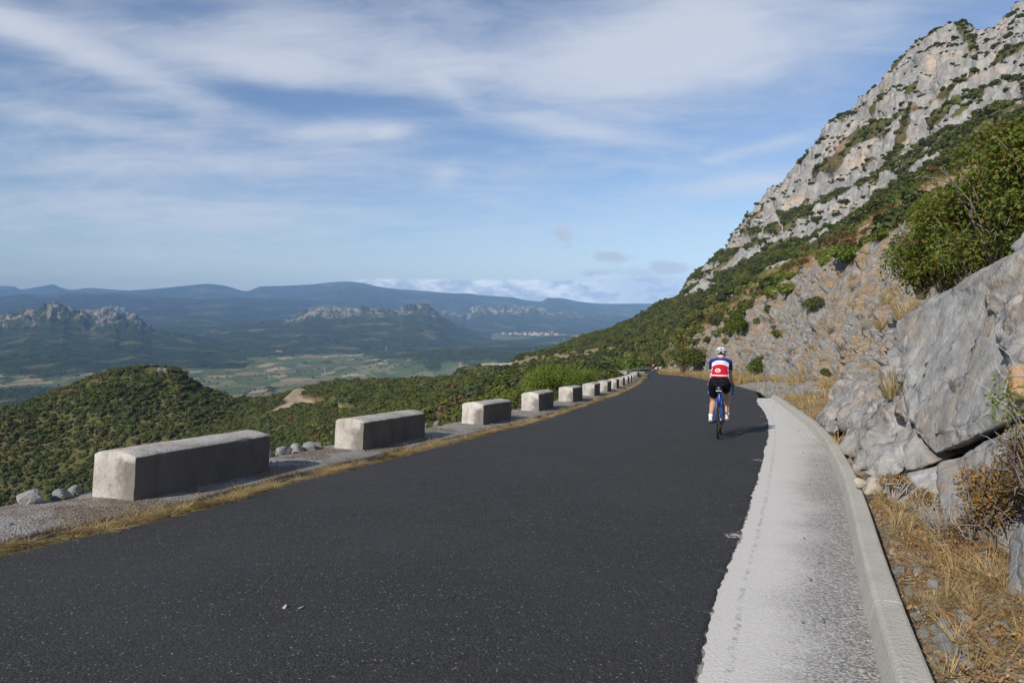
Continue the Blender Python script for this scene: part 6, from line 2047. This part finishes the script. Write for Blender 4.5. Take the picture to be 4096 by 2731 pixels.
ST = [(900, 564, 14, 0, 1), (914, 564, 10, 0, 0), (931, 579, 13, 0, 0), (911, 601, 10, 1, 0), (918, 609, 13, 0, 1), (965, 613, 12, 0, 1), (949, 626, 9, 0, 0), (935, 639, 14, 0, 0), (961, 642, 12, 0, 0), (963, 655, 15, 0, 0), (935, 661, 10, 0, 0),
      (921, 673, 9, 1, 0), (955, 670, 12, 1, 0), (955, 678, 12, 0, 0), (981, 676, 10, 1, 0), (940, 681, 14, 0, 0), (917, 650, 6, 0, 0), (887, 561, 8, 0, 0), (898, 591, 9, 0, 0), (887, 545, 7, 1, 0), (845, 459, 6, 1, 0), (852, 468, 7, 0, 0), (872, 520, 8, 0, 0), (880, 535, 6, 0, 0), (895, 548, 7, 1, 0),
      (836, 440, 5, 0, 0), (972, 600, 9, 0, 0), (990, 632, 11, 0, 0), (1004, 655, 12, 0, 0), (905, 620, 6, 0, 0), (925, 630, 7, 0, 0), (947, 655, 8, 0, 0), (1012, 625, 9, 0, 0), (928, 600, 7, 0, 0), (943, 600, 8, 0, 0), (975, 668, 9, 0, 0), (925, 655, 9, 0, 0), (930, 684, 9, 0, 0)]
for k, (u, v, px, pale, two) in enumerate(ST):
    p = hit(u, v)
    s = px * float(p[1]) / FPX * 0.62
    put_stone((PALE if pale else STONES)[k % (3 if pale else 5)], (p[0], p[1], p[2] + 0.15 * s), (s, s * RNG.uniform(0.7, 1.1), s * RNG.uniform(0.45, 0.75)),
              'pale buff limestone stone lying in the dry verge beside the kerb' if pale else 'grey limestone stone lying in the dry verge beside the kerb', 'pale stones on the verge' if pale else 'grey stones on the verge')
p = np.array(at(872, 470, 6.9)); p[2] = bank_z(p[0], p[1]) + 0.06
o = put_stone(stone_mesh('white_rock', 541, M_STW, 4), p, (0.17, 0.10, 0.10), 'largest whitish rock, tilted on the verge beside the kerb below the outcrop', None, 'white_rock')
o.rotation_euler = (0.1, -0.5, 0.3)
o = put_stone(stone_mesh('white_rock', 545, M_STW, 3), at(860, 480, 6.4) - np.array([0, 0, 0.02]), (0.06, 0.05, 0.05), 'small whitish rock just left of the largest whitish rock', None, 'white_rock')
o = put_stone(PALE[1], at(862, 673, 2.86) * [1, 1, 0] + [0, 0, float(zr(2.86)[0]) + 0.012], (0.016, 0.013, 0.012), 'single white stone lying on the gutter against the kerb', None)
for u, v in ((284, 607), (301, 607)):
    q = at(u, v, 3.7); d = ray(u, v); t = (-HCAM + 0.047) / (d[2] + ROAD_S * d[1]); q = d * t + np.array([0, 0, HCAM])
    put_stone(PALE[0], q, (0.020, 0.014, 0.006), 'pale flake of stone lying on the asphalt at lower left', 'pale flakes on the asphalt', 'stone_flake')
# rubble beside the ledge
for k, (y, of, s) in enumerate([(5.45, 1.35, 0.16), (5.75, 1.32, 0.12), (6.02, 1.42, 0.09), (8.35, 1.38, 0.10), (8.62, 1.40, 0.12), (8.95, 1.40, 0.16), (9.25, 1.42, 0.13), (9.5, 1.38, 0.15), (9.72, 1.45, 0.12), (12.5, 1.40, 0.12), (12.9, 1.42, 0.10), (13.4, 1.38, 0.13), (16.6, 1.4, 0.12), (17.3, 1.4, 0.14), (4.9, 1.3, 0.10), (21.2, 1.4, 0.15)]):
    q, th = left_pt(y, of)
    put_stone(STONES[k % 5], q + np.array([0, 0, 0.06]), (s, s * 0.8, s * 0.65), 'blue grey rubble stone lying along the outer edge of the ledge', 'rubble stones along the ledge', 'rubble_stone')
ko = at(163, 368, 386)
for k, (dx_, dy_, s) in enumerate([(0, -3, 0.9), (2.4, -4, 0.7), (4.2, -5, 1.1), (1.2, -7, 0.6), (5.5, -8, 0.7), (3.2, -10, 0.6)]):
    put_stone(STONES[k % 5], on_land(ko[0] + dx_, ko[1] + dy_, 0.2), (s * 1.2, s, s * 0.8), 'grey boulder cropping out on the crest of the scrub knoll', 'boulders on the knoll crest', 'boulder')
# grit
i = RNG.choice(len(BANKV), 4200, p=(lambda w: w / w.sum())(area * (BANKA < BANKW + 0.3) * (BANKA > 0.03) * (BANKY < 46) * np.clip(0.5 + fbm(BANKV / 0.8 + 3, 3), 0, 2)))
scatter('gravel', BANKV[i], 0.008 + 0.035 * RNG.random(len(i)) ** 3 * np.interp(BANKY[i], [3, 30], [1, 2.2]), spin(len(i), 0.6), pick_rand(len(i), 4), [stone_mesh('grit', 560 + k, M_ST, 2) for k in range(4)], 'gravel and rubble along the foot of the bank', 'gravel')
yy = RNG.uniform(3.5, 60, 1500); of = RNG.uniform(0.4, 1.45, 1500); cl, dd = slope_cos(xl, yy)
scatter('ledge_grit', np.stack([xl(yy) - cl * of, yy + dd * cl * of, zr(yy) + 0.06], 1), 0.006 + 0.018 * RNG.random(1500) ** 2, spin(1500, 0.6), pick_rand(1500, 4), [bpy.data.meshes['grit'], bpy.data.meshes['grit.001'], bpy.data.meshes['grit.002'], bpy.data.meshes['grit.003']], 'grit lying on the concrete ledge', 'gravel')
yy = RNG.uniform(2.6, 26, 260); ck_, dd = slope_cos(xk, yy); of = 0.02 + 0.35 * RNG.random(260) ** 3
scatter('gutter_grit', np.stack([xk(yy) - ck_ * of, yy + dd * ck_ * of, zr(yy) + 0.007], 1), 0.003 + 0.009 * RNG.random(260) ** 2, spin(260, 0.6), pick_rand(260, 4), [bpy.data.meshes['grit'], bpy.data.meshes['grit.001'], bpy.data.meshes['grit.002'], bpy.data.meshes['grit.003']], 'grit washed against the kerb in the gutter', 'gravel')
# fallen leaves and chaff
M_LIT = m_leaf('leaf_litter', [(0, (0.22, 0.10, 0.04)), (0.5, (0.30, 0.17, 0.075)), (1, (0.36, 0.26, 0.14))], 0.1)
rng = np.random.default_rng(5)
LIT = []
for k in range(3):
    V, Fc, t = leaf_cloud(26, [(0, 0, 0, 0.16, 0.16, 0.012)], 0.011, rng, 0.2, 0.1, 0.5)
    LIT.append(new_mesh('chaff', V, Fc, M_LIT, False, dict(tint=t)))
i = RNG.choice(len(BANKV), 2400, p=(lambda w: w / w.sum())(area * (BANKA < BANKW + 0.1) * (BANKA > 0.05) * (BANKY < 16) * np.clip(0.4 + 1.2 * fbm(BANKV / 0.5 + 23, 3), 0, 2)))
scatter('leaf_litter', BANKV[i] + [0, 0, 0.012], RNG.uniform(0.6, 1.2, len(i)), spin(len(i), 0.25), pick_rand(len(i), 3), LIT, 'rust brown leaf litter on the verge', 'leaves')

# near plants by the kerb
M_SPURGE = m_leaf('spurge_leaf', [(0, (0.30, 0.155, 0.045)), (1, (0.36, 0.20, 0.06))], 0.2, (0.80, (0.16, 0.125, 0.05)))
rng = np.random.default_rng(61)
p = np.array(at(992, 536, 4.6))
bush('rust_bush', 'round rust orange dried bush against the outcrop at the right edge', p, dome(rng, 16, 0.20, 0.20, 0.50), 3600, 0.0095, M_SPURGE, 61, 60, M_WOODY, None, 0.8)
p = np.array(at(1056, 520, 3.9))
bush('rust_bush', 'darker russet dried bush cut by the right picture edge', p, dome(rng, 12, 0.30, 0.3, 0.6), 3600, 0.009, M_RUST, 62, 60, M_WOODY, None, 0.8)
for (u, v, Y, w, h, sd, mt, lb) in [(925, 510, 5.75, 0.17, 0.18, 63, M_SPURGE, 'low rust tinted dried plant below the ochre stained block'), (893, 490, 6.3, 0.18, 0.16, 64, M_SPURGE, 'low dried plant with rust seed heads beside the whitish rock'), (975, 560, 4.75, 0.22, 0.2, 65, M_RUST, 'small russet dried plant left of the round rust bush')]:
    q = np.array(at(u, v, Y)); q[2] = max(q[2], bank_z(q[0], q[1]) - 0.02)
    bush('dried_plant', lb, q, dome(rng, 9, w, w, h), 900, 0.009, mt, sd, 30, M_PALE, None, 0.8)


def twig_bush(label, base, n, h, spread, seed, material=None, r=0.004):
    rng = np.random.default_rng(seed)
    e = empty('bare_bush', base); tag(e, label, 'bush')
    V, F_ = tubes(stems(rng, n, h, spread, r, 0.1, 4), 4)
    link('twigs', new_mesh('twigs', V, F_, material or M_PALE, True), e)


q = np.array(at(948, 545, 5.1)); q[2] = bank_z(q[0], q[1])
twig_bush('grey bare twiggy bush in the verge below the ochre stained edge', q, 70, 0.24, 0.30, 71, M_PALE, 0.0028)
twig_bush('small dark twiggy bush growing in a crack of the upper slab', np.array(at(958, 388, 6.55)), 26, 0.14, 0.14, 72, M_WOODY, 0.004)
for k, (u, v) in enumerate([(805, 395), (838, 350), (860, 330), (790, 352), (880, 300), (828, 330), (760, 352), (850, 290)]):
    twig_bush(['dry bush at the far end of the kerb', 'dry twiggy bush left of the outcrop on the bank', 'grey dry bush in the middle of the bank', 'dry bush above the gravel pull-in', 'dry twiggy bush just left of the big leafy bush', 'grey dry bush under the low dark green bush', 'dry bush beside the rounded green bush', 'dry bush near the top of the bank'][k],
              hit(u, v), 40, 0.5, 0.45, 80 + k, M_WOODY if k % 2 else M_PALE, 0.006)
# pale arching twigs and a leafy sprig in front of the slab
e = empty('bare_branch', at(1046, 450, 4.3)); tag(e, 'pale bare branches arching in front of the slab at the right edge', 'branch')
o0 = np.array(e.location)
for k, pts in enumerate([[(1040, 440, 4.3), (1015, 410, 4.6), (985, 386, 4.9), (952, 370, 5.2)], [(1045, 420, 4.3), (1024, 378, 4.5), (1005, 350, 4.8), (980, 335, 5.0)], [(1045, 400, 4.2), (1020, 394, 4.5), (992, 400, 4.8), (965, 406, 5.0)], [(1015, 410, 4.6), (1000, 372, 4.7), (990, 345, 4.9)], [(1024, 378, 4.5), (1000, 370, 4.7), (975, 372, 4.9)], [(1040, 470, 4.1), (1005, 446, 4.4), (980, 432, 4.6)]]):
    P = np.array([at(*q) for q in pts]); t = np.linspace(0, 1, len(P)); P = np.stack([pchip(t, P[:, c], np.linspace(0, 1, 9)) for c in range(3)], 1)
    P = P + np.random.default_rng(k).normal(size=P.shape) * 0.010 - o0
    link('twig', tube_mesh('twig', [(P, np.linspace(0.0055, 0.0015, 9))], M_PALE, 5), e)
M_SPRIG = m_leaf('sprig_leaf', [(0, (0.17, 0.22, 0.035)), (1, (0.20, 0.24, 0.045))], 0.4, (0.85, (0.34, 0.24, 0.05)), 0.4)
e = empty('leafy_sprig', at(1035, 470, 4.25)); tag(e, 'yellow green leafy sprig reaching in front of the slab at the right edge', 'plant')
rng = np.random.default_rng(91)
o0 = np.array(e.location); L = []; LV, LF, LT = [], [], []; o_ = 0
for (u, v) in ((1003, 384), (1010, 396), (996, 402), (1016, 410), (1006, 416), (1022, 392), (1020, 425), (1014, 440), (1028, 412)):
    tip = np.array(at(u, v, 4.35 + 0.15 * rng.random())) - o0
    P = np.stack([np.zeros(3), tip * 0.5 + rng.normal(size=3) * 0.02, tip]); L.append((P, np.array([0.003, 0.0025, 0.0015])))
    for _ in range(26):
        c = tip + rng.normal(size=3) * np.array([0.045, 0.045, 0.035]); n = rng.normal(size=3) + np.array([-0.4, -0.6, 0.6]); n /= np.linalg.norm(n)
        a, b = rot_basis(n[None], rng); a, b = a[0] * 0.019, b[0] * 0.008
        LV += [c - a, c + b, c + a, c - b]; LF.append((o_, o_ + 1, o_ + 2, o_ + 3)); LT += [rng.random()] * 4; o_ += 4
link('stalks', tube_mesh('stalks', L, M_WOODY, 5), e)
link('leaves', new_mesh('leaves', np.array(LV), LF, M_SPRIG, False, dict(tint=np.array(LT))), e)
# tall grass clumps
for k, (u, v, h, lb) in enumerate([(890, 400, 0.75, 'tall tawny grass clump drooping left of the outcrop'), (905, 318, 0.6, 'tall yellow grass clump above the left corner of the slab'), (880, 330, 0.5, 'dry grass clump on the bank left of the slab')]):
    p = at(892, 398, 8.3) if k == 0 else at(904, 320, 8.5) if k == 1 else hit(u, v)
    me = tuft_mesh('blades', 430 + k, 130, h, 0.22, 1.0, 0.003, M_STRAW)
    e = empty('grass_clump', p); tag(e, lb, 'grass clump')
    link('blades', me, e)

# ------------------------------------------------------------------ lay-by wall, low wall and far blocks at the bend
def wall_run(name, label, cat, P, W, H, material, lam=0.5, amp=0.04):
    P = np.array(P, float)
    s = np.concatenate([[0], np.cumsum(np.hypot(*np.diff(P[:, :2], axis=0).T))]); sq = np.linspace(0, s[-1], int(s[-1] / 0.35) + 2)
    C = np.stack([pchip(s, P[:, i], sq) for i in range(3)], 1)
    tn = np.gradient(C[:, :2], axis=0); tn /= np.linalg.norm(tn, axis=1)[:, None]; nm = np.stack([-tn[:, 1], tn[:, 0]], 1)
    prof = [(-W / 2, -1.2), (-W / 2, H * 0.5), (-W / 2, H * 0.93), (-W / 2 + 0.06, H), (0, H * 1.03), (W / 2 - 0.06, H), (W / 2, H * 0.93), (W / 2, H * 0.5), (W / 2, -1.2)]
    V = np.stack([np.concatenate([C[:, :2] + nm * o, C[:, 2:] + h], 1) for o, h in prof], 1).reshape(-1, 3)
    V = V + amp * np.stack([fbm(V / lam + k, 4) for k in (0, 9, 19)], 1)
    n = len(prof)
    F_ = [tuple(int(q) for q in f) for f in grid_faces(len(sq), n)] + [tuple(range(n)), tuple(range((len(sq) - 1) * n, len(sq) * n))[::-1]]
    o = link(name, new_mesh(name, V, F_, material, True))
    return tag(o, label, cat)


M_RUBW = m_concrete('rubble_masonry', (0.30, 0.275, 0.24), (0.44, 0.41, 0.36), (0.12, 0.105, 0.09), 0.7, 0.5)
gz = lambda u, v, Y, dz=0: np.array(at(u, v, Y)) + np.array([0, 0, dz])
wall_run('rubble_wall', 'rough stone retaining wall of the lay-by behind the last parapet blocks', 'stone wall', [gz(604, 377.5, 84), gz(612, 377, 88), gz(624, 376.6, 90), (15.0, 86, float(zr(86)[0]))], 0.9, 0.55, M_RUBW, 0.4, 0.07)
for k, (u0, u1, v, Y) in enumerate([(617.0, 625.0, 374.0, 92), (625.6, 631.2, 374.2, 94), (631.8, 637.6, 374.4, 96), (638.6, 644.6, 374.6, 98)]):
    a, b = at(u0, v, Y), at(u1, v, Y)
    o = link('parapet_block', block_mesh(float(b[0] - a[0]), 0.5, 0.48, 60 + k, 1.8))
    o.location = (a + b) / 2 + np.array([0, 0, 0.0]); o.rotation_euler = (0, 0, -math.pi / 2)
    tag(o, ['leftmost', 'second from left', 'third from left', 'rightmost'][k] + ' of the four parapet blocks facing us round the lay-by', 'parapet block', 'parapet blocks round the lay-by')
P = []
for y in (104, 110, 116, 122, 128, 134, 139):
    q, th = left_pt(y, 0.7); P.append(q)
wall_run('low_wall', 'long low grey wall following the outer edge of the bend', 'low wall', P, 0.5, 0.55, M_RUBW)
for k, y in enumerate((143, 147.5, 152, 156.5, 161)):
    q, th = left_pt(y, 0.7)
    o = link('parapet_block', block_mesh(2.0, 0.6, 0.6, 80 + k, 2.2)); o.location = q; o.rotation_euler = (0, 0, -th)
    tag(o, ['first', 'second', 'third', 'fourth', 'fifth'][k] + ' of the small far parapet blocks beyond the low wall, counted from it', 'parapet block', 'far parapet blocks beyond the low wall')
C, nm = FARC, FARN
sel = [i for i in range(80) if 30 < i < 66]
wall_run('low_wall', 'thin grey wall along the far stretch of road below the cut', 'low wall', [np.array([C[i, 0] + nm[i, 0] * 2.9 * (1 if nm[i, 1] < 0 else -1), C[i, 1] + nm[i, 1] * 2.9 * (1 if nm[i, 1] < 0 else -1), C[i, 2] + 0.2]) for i in sel], 0.5, 0.7, M_RUBW)

# ------------------------------------------------------------------ village, farm, pylons and wind turbines
M_WALL = plain('white_render', (0.55, 0.52, 0.46), 0.8, 0.2, 0, 0.1, 0.2); M_TILE = plain('clay_tile', (0.42, 0.20, 0.11), 0.8, 0.2, 0, 0.2, 0.4); M_GLASS = plain('window_glass', (0.05, 0.06, 0.07), 0.3, 0.5)


def house_parts(w, d, h, rf):
    Vw = np.array([(-w, -d, -3), (w, -d, -3), (w, d, -3), (-w, d, -3), (-w, -d, h), (w, -d, h), (w, d, h), (-w, d, h), (-w, 0, h + rf), (w, 0, h + rf)])
    wall = new_mesh('wall', Vw, [(0, 1, 5, 4), (1, 2, 6, 9, 5), (2, 3, 7, 6), (3, 0, 4, 8, 7)], M_WALL, False)
    e = 0.4
    Vr = np.array([(-w - e, -d - e, h - 0.2), (w + e, -d - e, h - 0.2), (w + e, 0, h + rf + 0.1), (-w - e, 0, h + rf + 0.1), (w + e, d + e, h - 0.2), (-w - e, d + e, h - 0.2)])
    Vr = np.concatenate([Vr, Vr + [0, 0, 0.25]])
    roof = new_mesh('roof', Vr, [(6, 7, 8, 9), (9, 8, 10, 11), (0, 3, 2, 1), (3, 5, 4, 2), (0, 1, 7, 6), (4, 5, 11, 10), (1, 2, 8, 7), (2, 4, 10, 8), (0, 6, 9, 3), (3, 9, 11, 5)], M_TILE, False)
    V, F_ = [], []
    for k, x in enumerate(np.linspace(-w * 0.6, w * 0.6, 3)):
        o = len(V); V += [(x - 0.5, -d - 0.06, h * 0.45), (x + 0.5, -d - 0.06, h * 0.45), (x + 0.5, -d - 0.06, h * 0.75), (x - 0.5, -d - 0.06, h * 0.75)]; F_.append((o, o + 1, o + 2, o + 3))
    win = new_mesh('windows', np.array(V), F_, M_GLASS, False)
    return wall, roof, win


KINDS_H = [house_parts(6, 4.5, 6, 2), house_parts(8, 5, 5, 2), house_parts(5, 4, 8, 2), house_parts(11, 5.5, 6, 2.2)]
VR = np.random.default_rng(77)


def house(x, y, k, rz, label, group=None, name='house', s=1.0, cat='house'):
    z = float(valley_z(np.array([x]), np.array([y]))[0]) + 1
    e = empty(name, (x, y, z), rz); e.scale = (s, s, s)
    tag(e, label, cat, group)
    link('wall', KINDS_H[k][0], e); link('roof', KINDS_H[k][1], e)
    return e


n = 0
while n < 64:
    u = VR.normal(533, 11) if VR.random() < 0.72 else VR.uniform(498, 556)
    y = VR.uniform(6150, 6800); x = (u - CX) / FPX * y
    house(x, y, int(VR.integers(4)), VR.normal() * 0.35 + 0.3, 'tiny white house with clay roof in the distant village', 'houses of the distant village', s=VR.uniform(1.0, 1.5)); n += 1
house(*(lambda q: (q[0], q[1]))(at(278, 350.5, 3950)), 3, 0.4, 'white farmhouse standing alone among the fields of the valley', None, 'farmhouse', 1.3)
house(*(lambda q: (q[0], q[1]))(at(281.5, 350.8, 3930)), 0, -0.6, 'small white barn beside the lone farmhouse', None, 'barn', 1.2, 'barn')
house(*(lambda q: (q[0], q[1]))(at(198, 345.5, 4600)), 1, 0.2, 'tiny white house at the foot of the wooded ridge', None, 'house', 1.3)
M_TOWER = plain('turbine_white', (0.78, 0.78, 0.78), 0.5, 0.4, 0, 0.02, 0.1)
tv = tube_mesh('tower', [bar((0, 0, -6), (0, 0, 62), r=2.1, r2=1.2)], M_TOWER, 8)
nv = box_mesh('nacelle', (0, 0.8, 63), (3, 8, 3.2), M_TOWER, 0.4)
P = np.array([(-0.9, 0, 0.5), (1.1, 0, 0.5), (0.7, 0.2, 14), (0.15, 0.2, 30), (-0.35, 0.2, 30), (-0.9, 0.1, 10)])
bl = new_mesh('blade', np.concatenate([P, P + [0, 0.5, 0]]), [(0, 1, 2, 3, 4, 5), (11, 10, 9, 8, 7, 6), (0, 6, 7, 1), (1, 7, 8, 2), (2, 8, 9, 3), (3, 9, 10, 4), (4, 10, 11, 5), (5, 11, 6, 0)], M_TOWER, False)
for k, (u, Y, a) in enumerate([(581.5, 9000, 0.3), (584.0, 9200, 1.2), (585.5, 8900, 0.8), (597, 9000, 0.1), (611, 9100, 0.6)]):
    x = (u - CX) / FPX * Y
    zb = vz(325.0 - 0.3 * (k > 3), Y)
    e = empty('wind_turbine', (x, Y, max(zb, float(valley_z(np.array([x]), np.array([Y]))[0]))), -0.2); e.scale = (1, 1, 1)
    tag(e, ['leftmost white wind turbine of the far cluster of three', 'middle white wind turbine of the far cluster of three', 'right white wind turbine of the far cluster of three', 'single white wind turbine right of the cluster', 'white wind turbine farthest right, near the hillside'][k], 'wind turbine', 'wind turbines beyond the village')
    link('tower', tv, e); link('nacelle', nv, e)
    for q in range(3):
        b = link('blade', bl, e); b.location = (0, -3.6, 63); b.rotation_euler = (0, a + q * 2.0944, 0)
M_GALV = plain('galvanised_steel', (0.42, 0.43, 0.44), 0.5, 0.4, 0.3)
L = []
for sx in (-1, 1):
    for sy in (-1, 1): L.append(bar((2.6 * sx, 2.6 * sy, -2), (0.5 * sx, 0.5 * sy, 26), (0.3 * sx, 0.3 * sy, 36), r=0.22))
for z, w in ((5, 2.1), (10, 1.7), (15, 1.3), (20, 0.95)):
    L += [bar((-w, -w, z), (w * 0.8, -w * 0.8, z + 5), r=0.14), bar((w, -w, z), (-w * 0.8, -w * 0.8, z + 5), r=0.14), bar((-w, w, z), (w * 0.8, w * 0.8, z + 5), r=0.14)]
lm = tube_mesh('lattice_mast', L, M_GALV, 4)
am = tube_mesh('cross_arms', [bar((-6, 0, z), (6, 0, z), r=0.3) for z in (25, 30)] + [bar((-4, 0, 35), (4, 0, 35), r=0.25)], M_GALV, 4)
for k, (u, v, Y) in enumerate([(268, 381, 2420), (324, 376, 2640), (386, 352, 3900), (564, 344, 4700)]):
    x = (u - CX) / FPX * Y
    e = empty('power_pylon', (x, Y, float(valley_z(np.array([x]), np.array([float(Y)]))[0])), 0.5)
    tag(e, ['steel lattice pylon leftmost, above the striped brown fields', 'steel lattice pylon beside the green field behind the pine clump', 'faint steel lattice pylon in the middle of the valley', 'faint steel lattice pylon farthest right before the hillside'][k], 'pylon', 'power pylons crossing the valley')
    link('lattice_mast', lm, e); link('cross_arms', am, e)
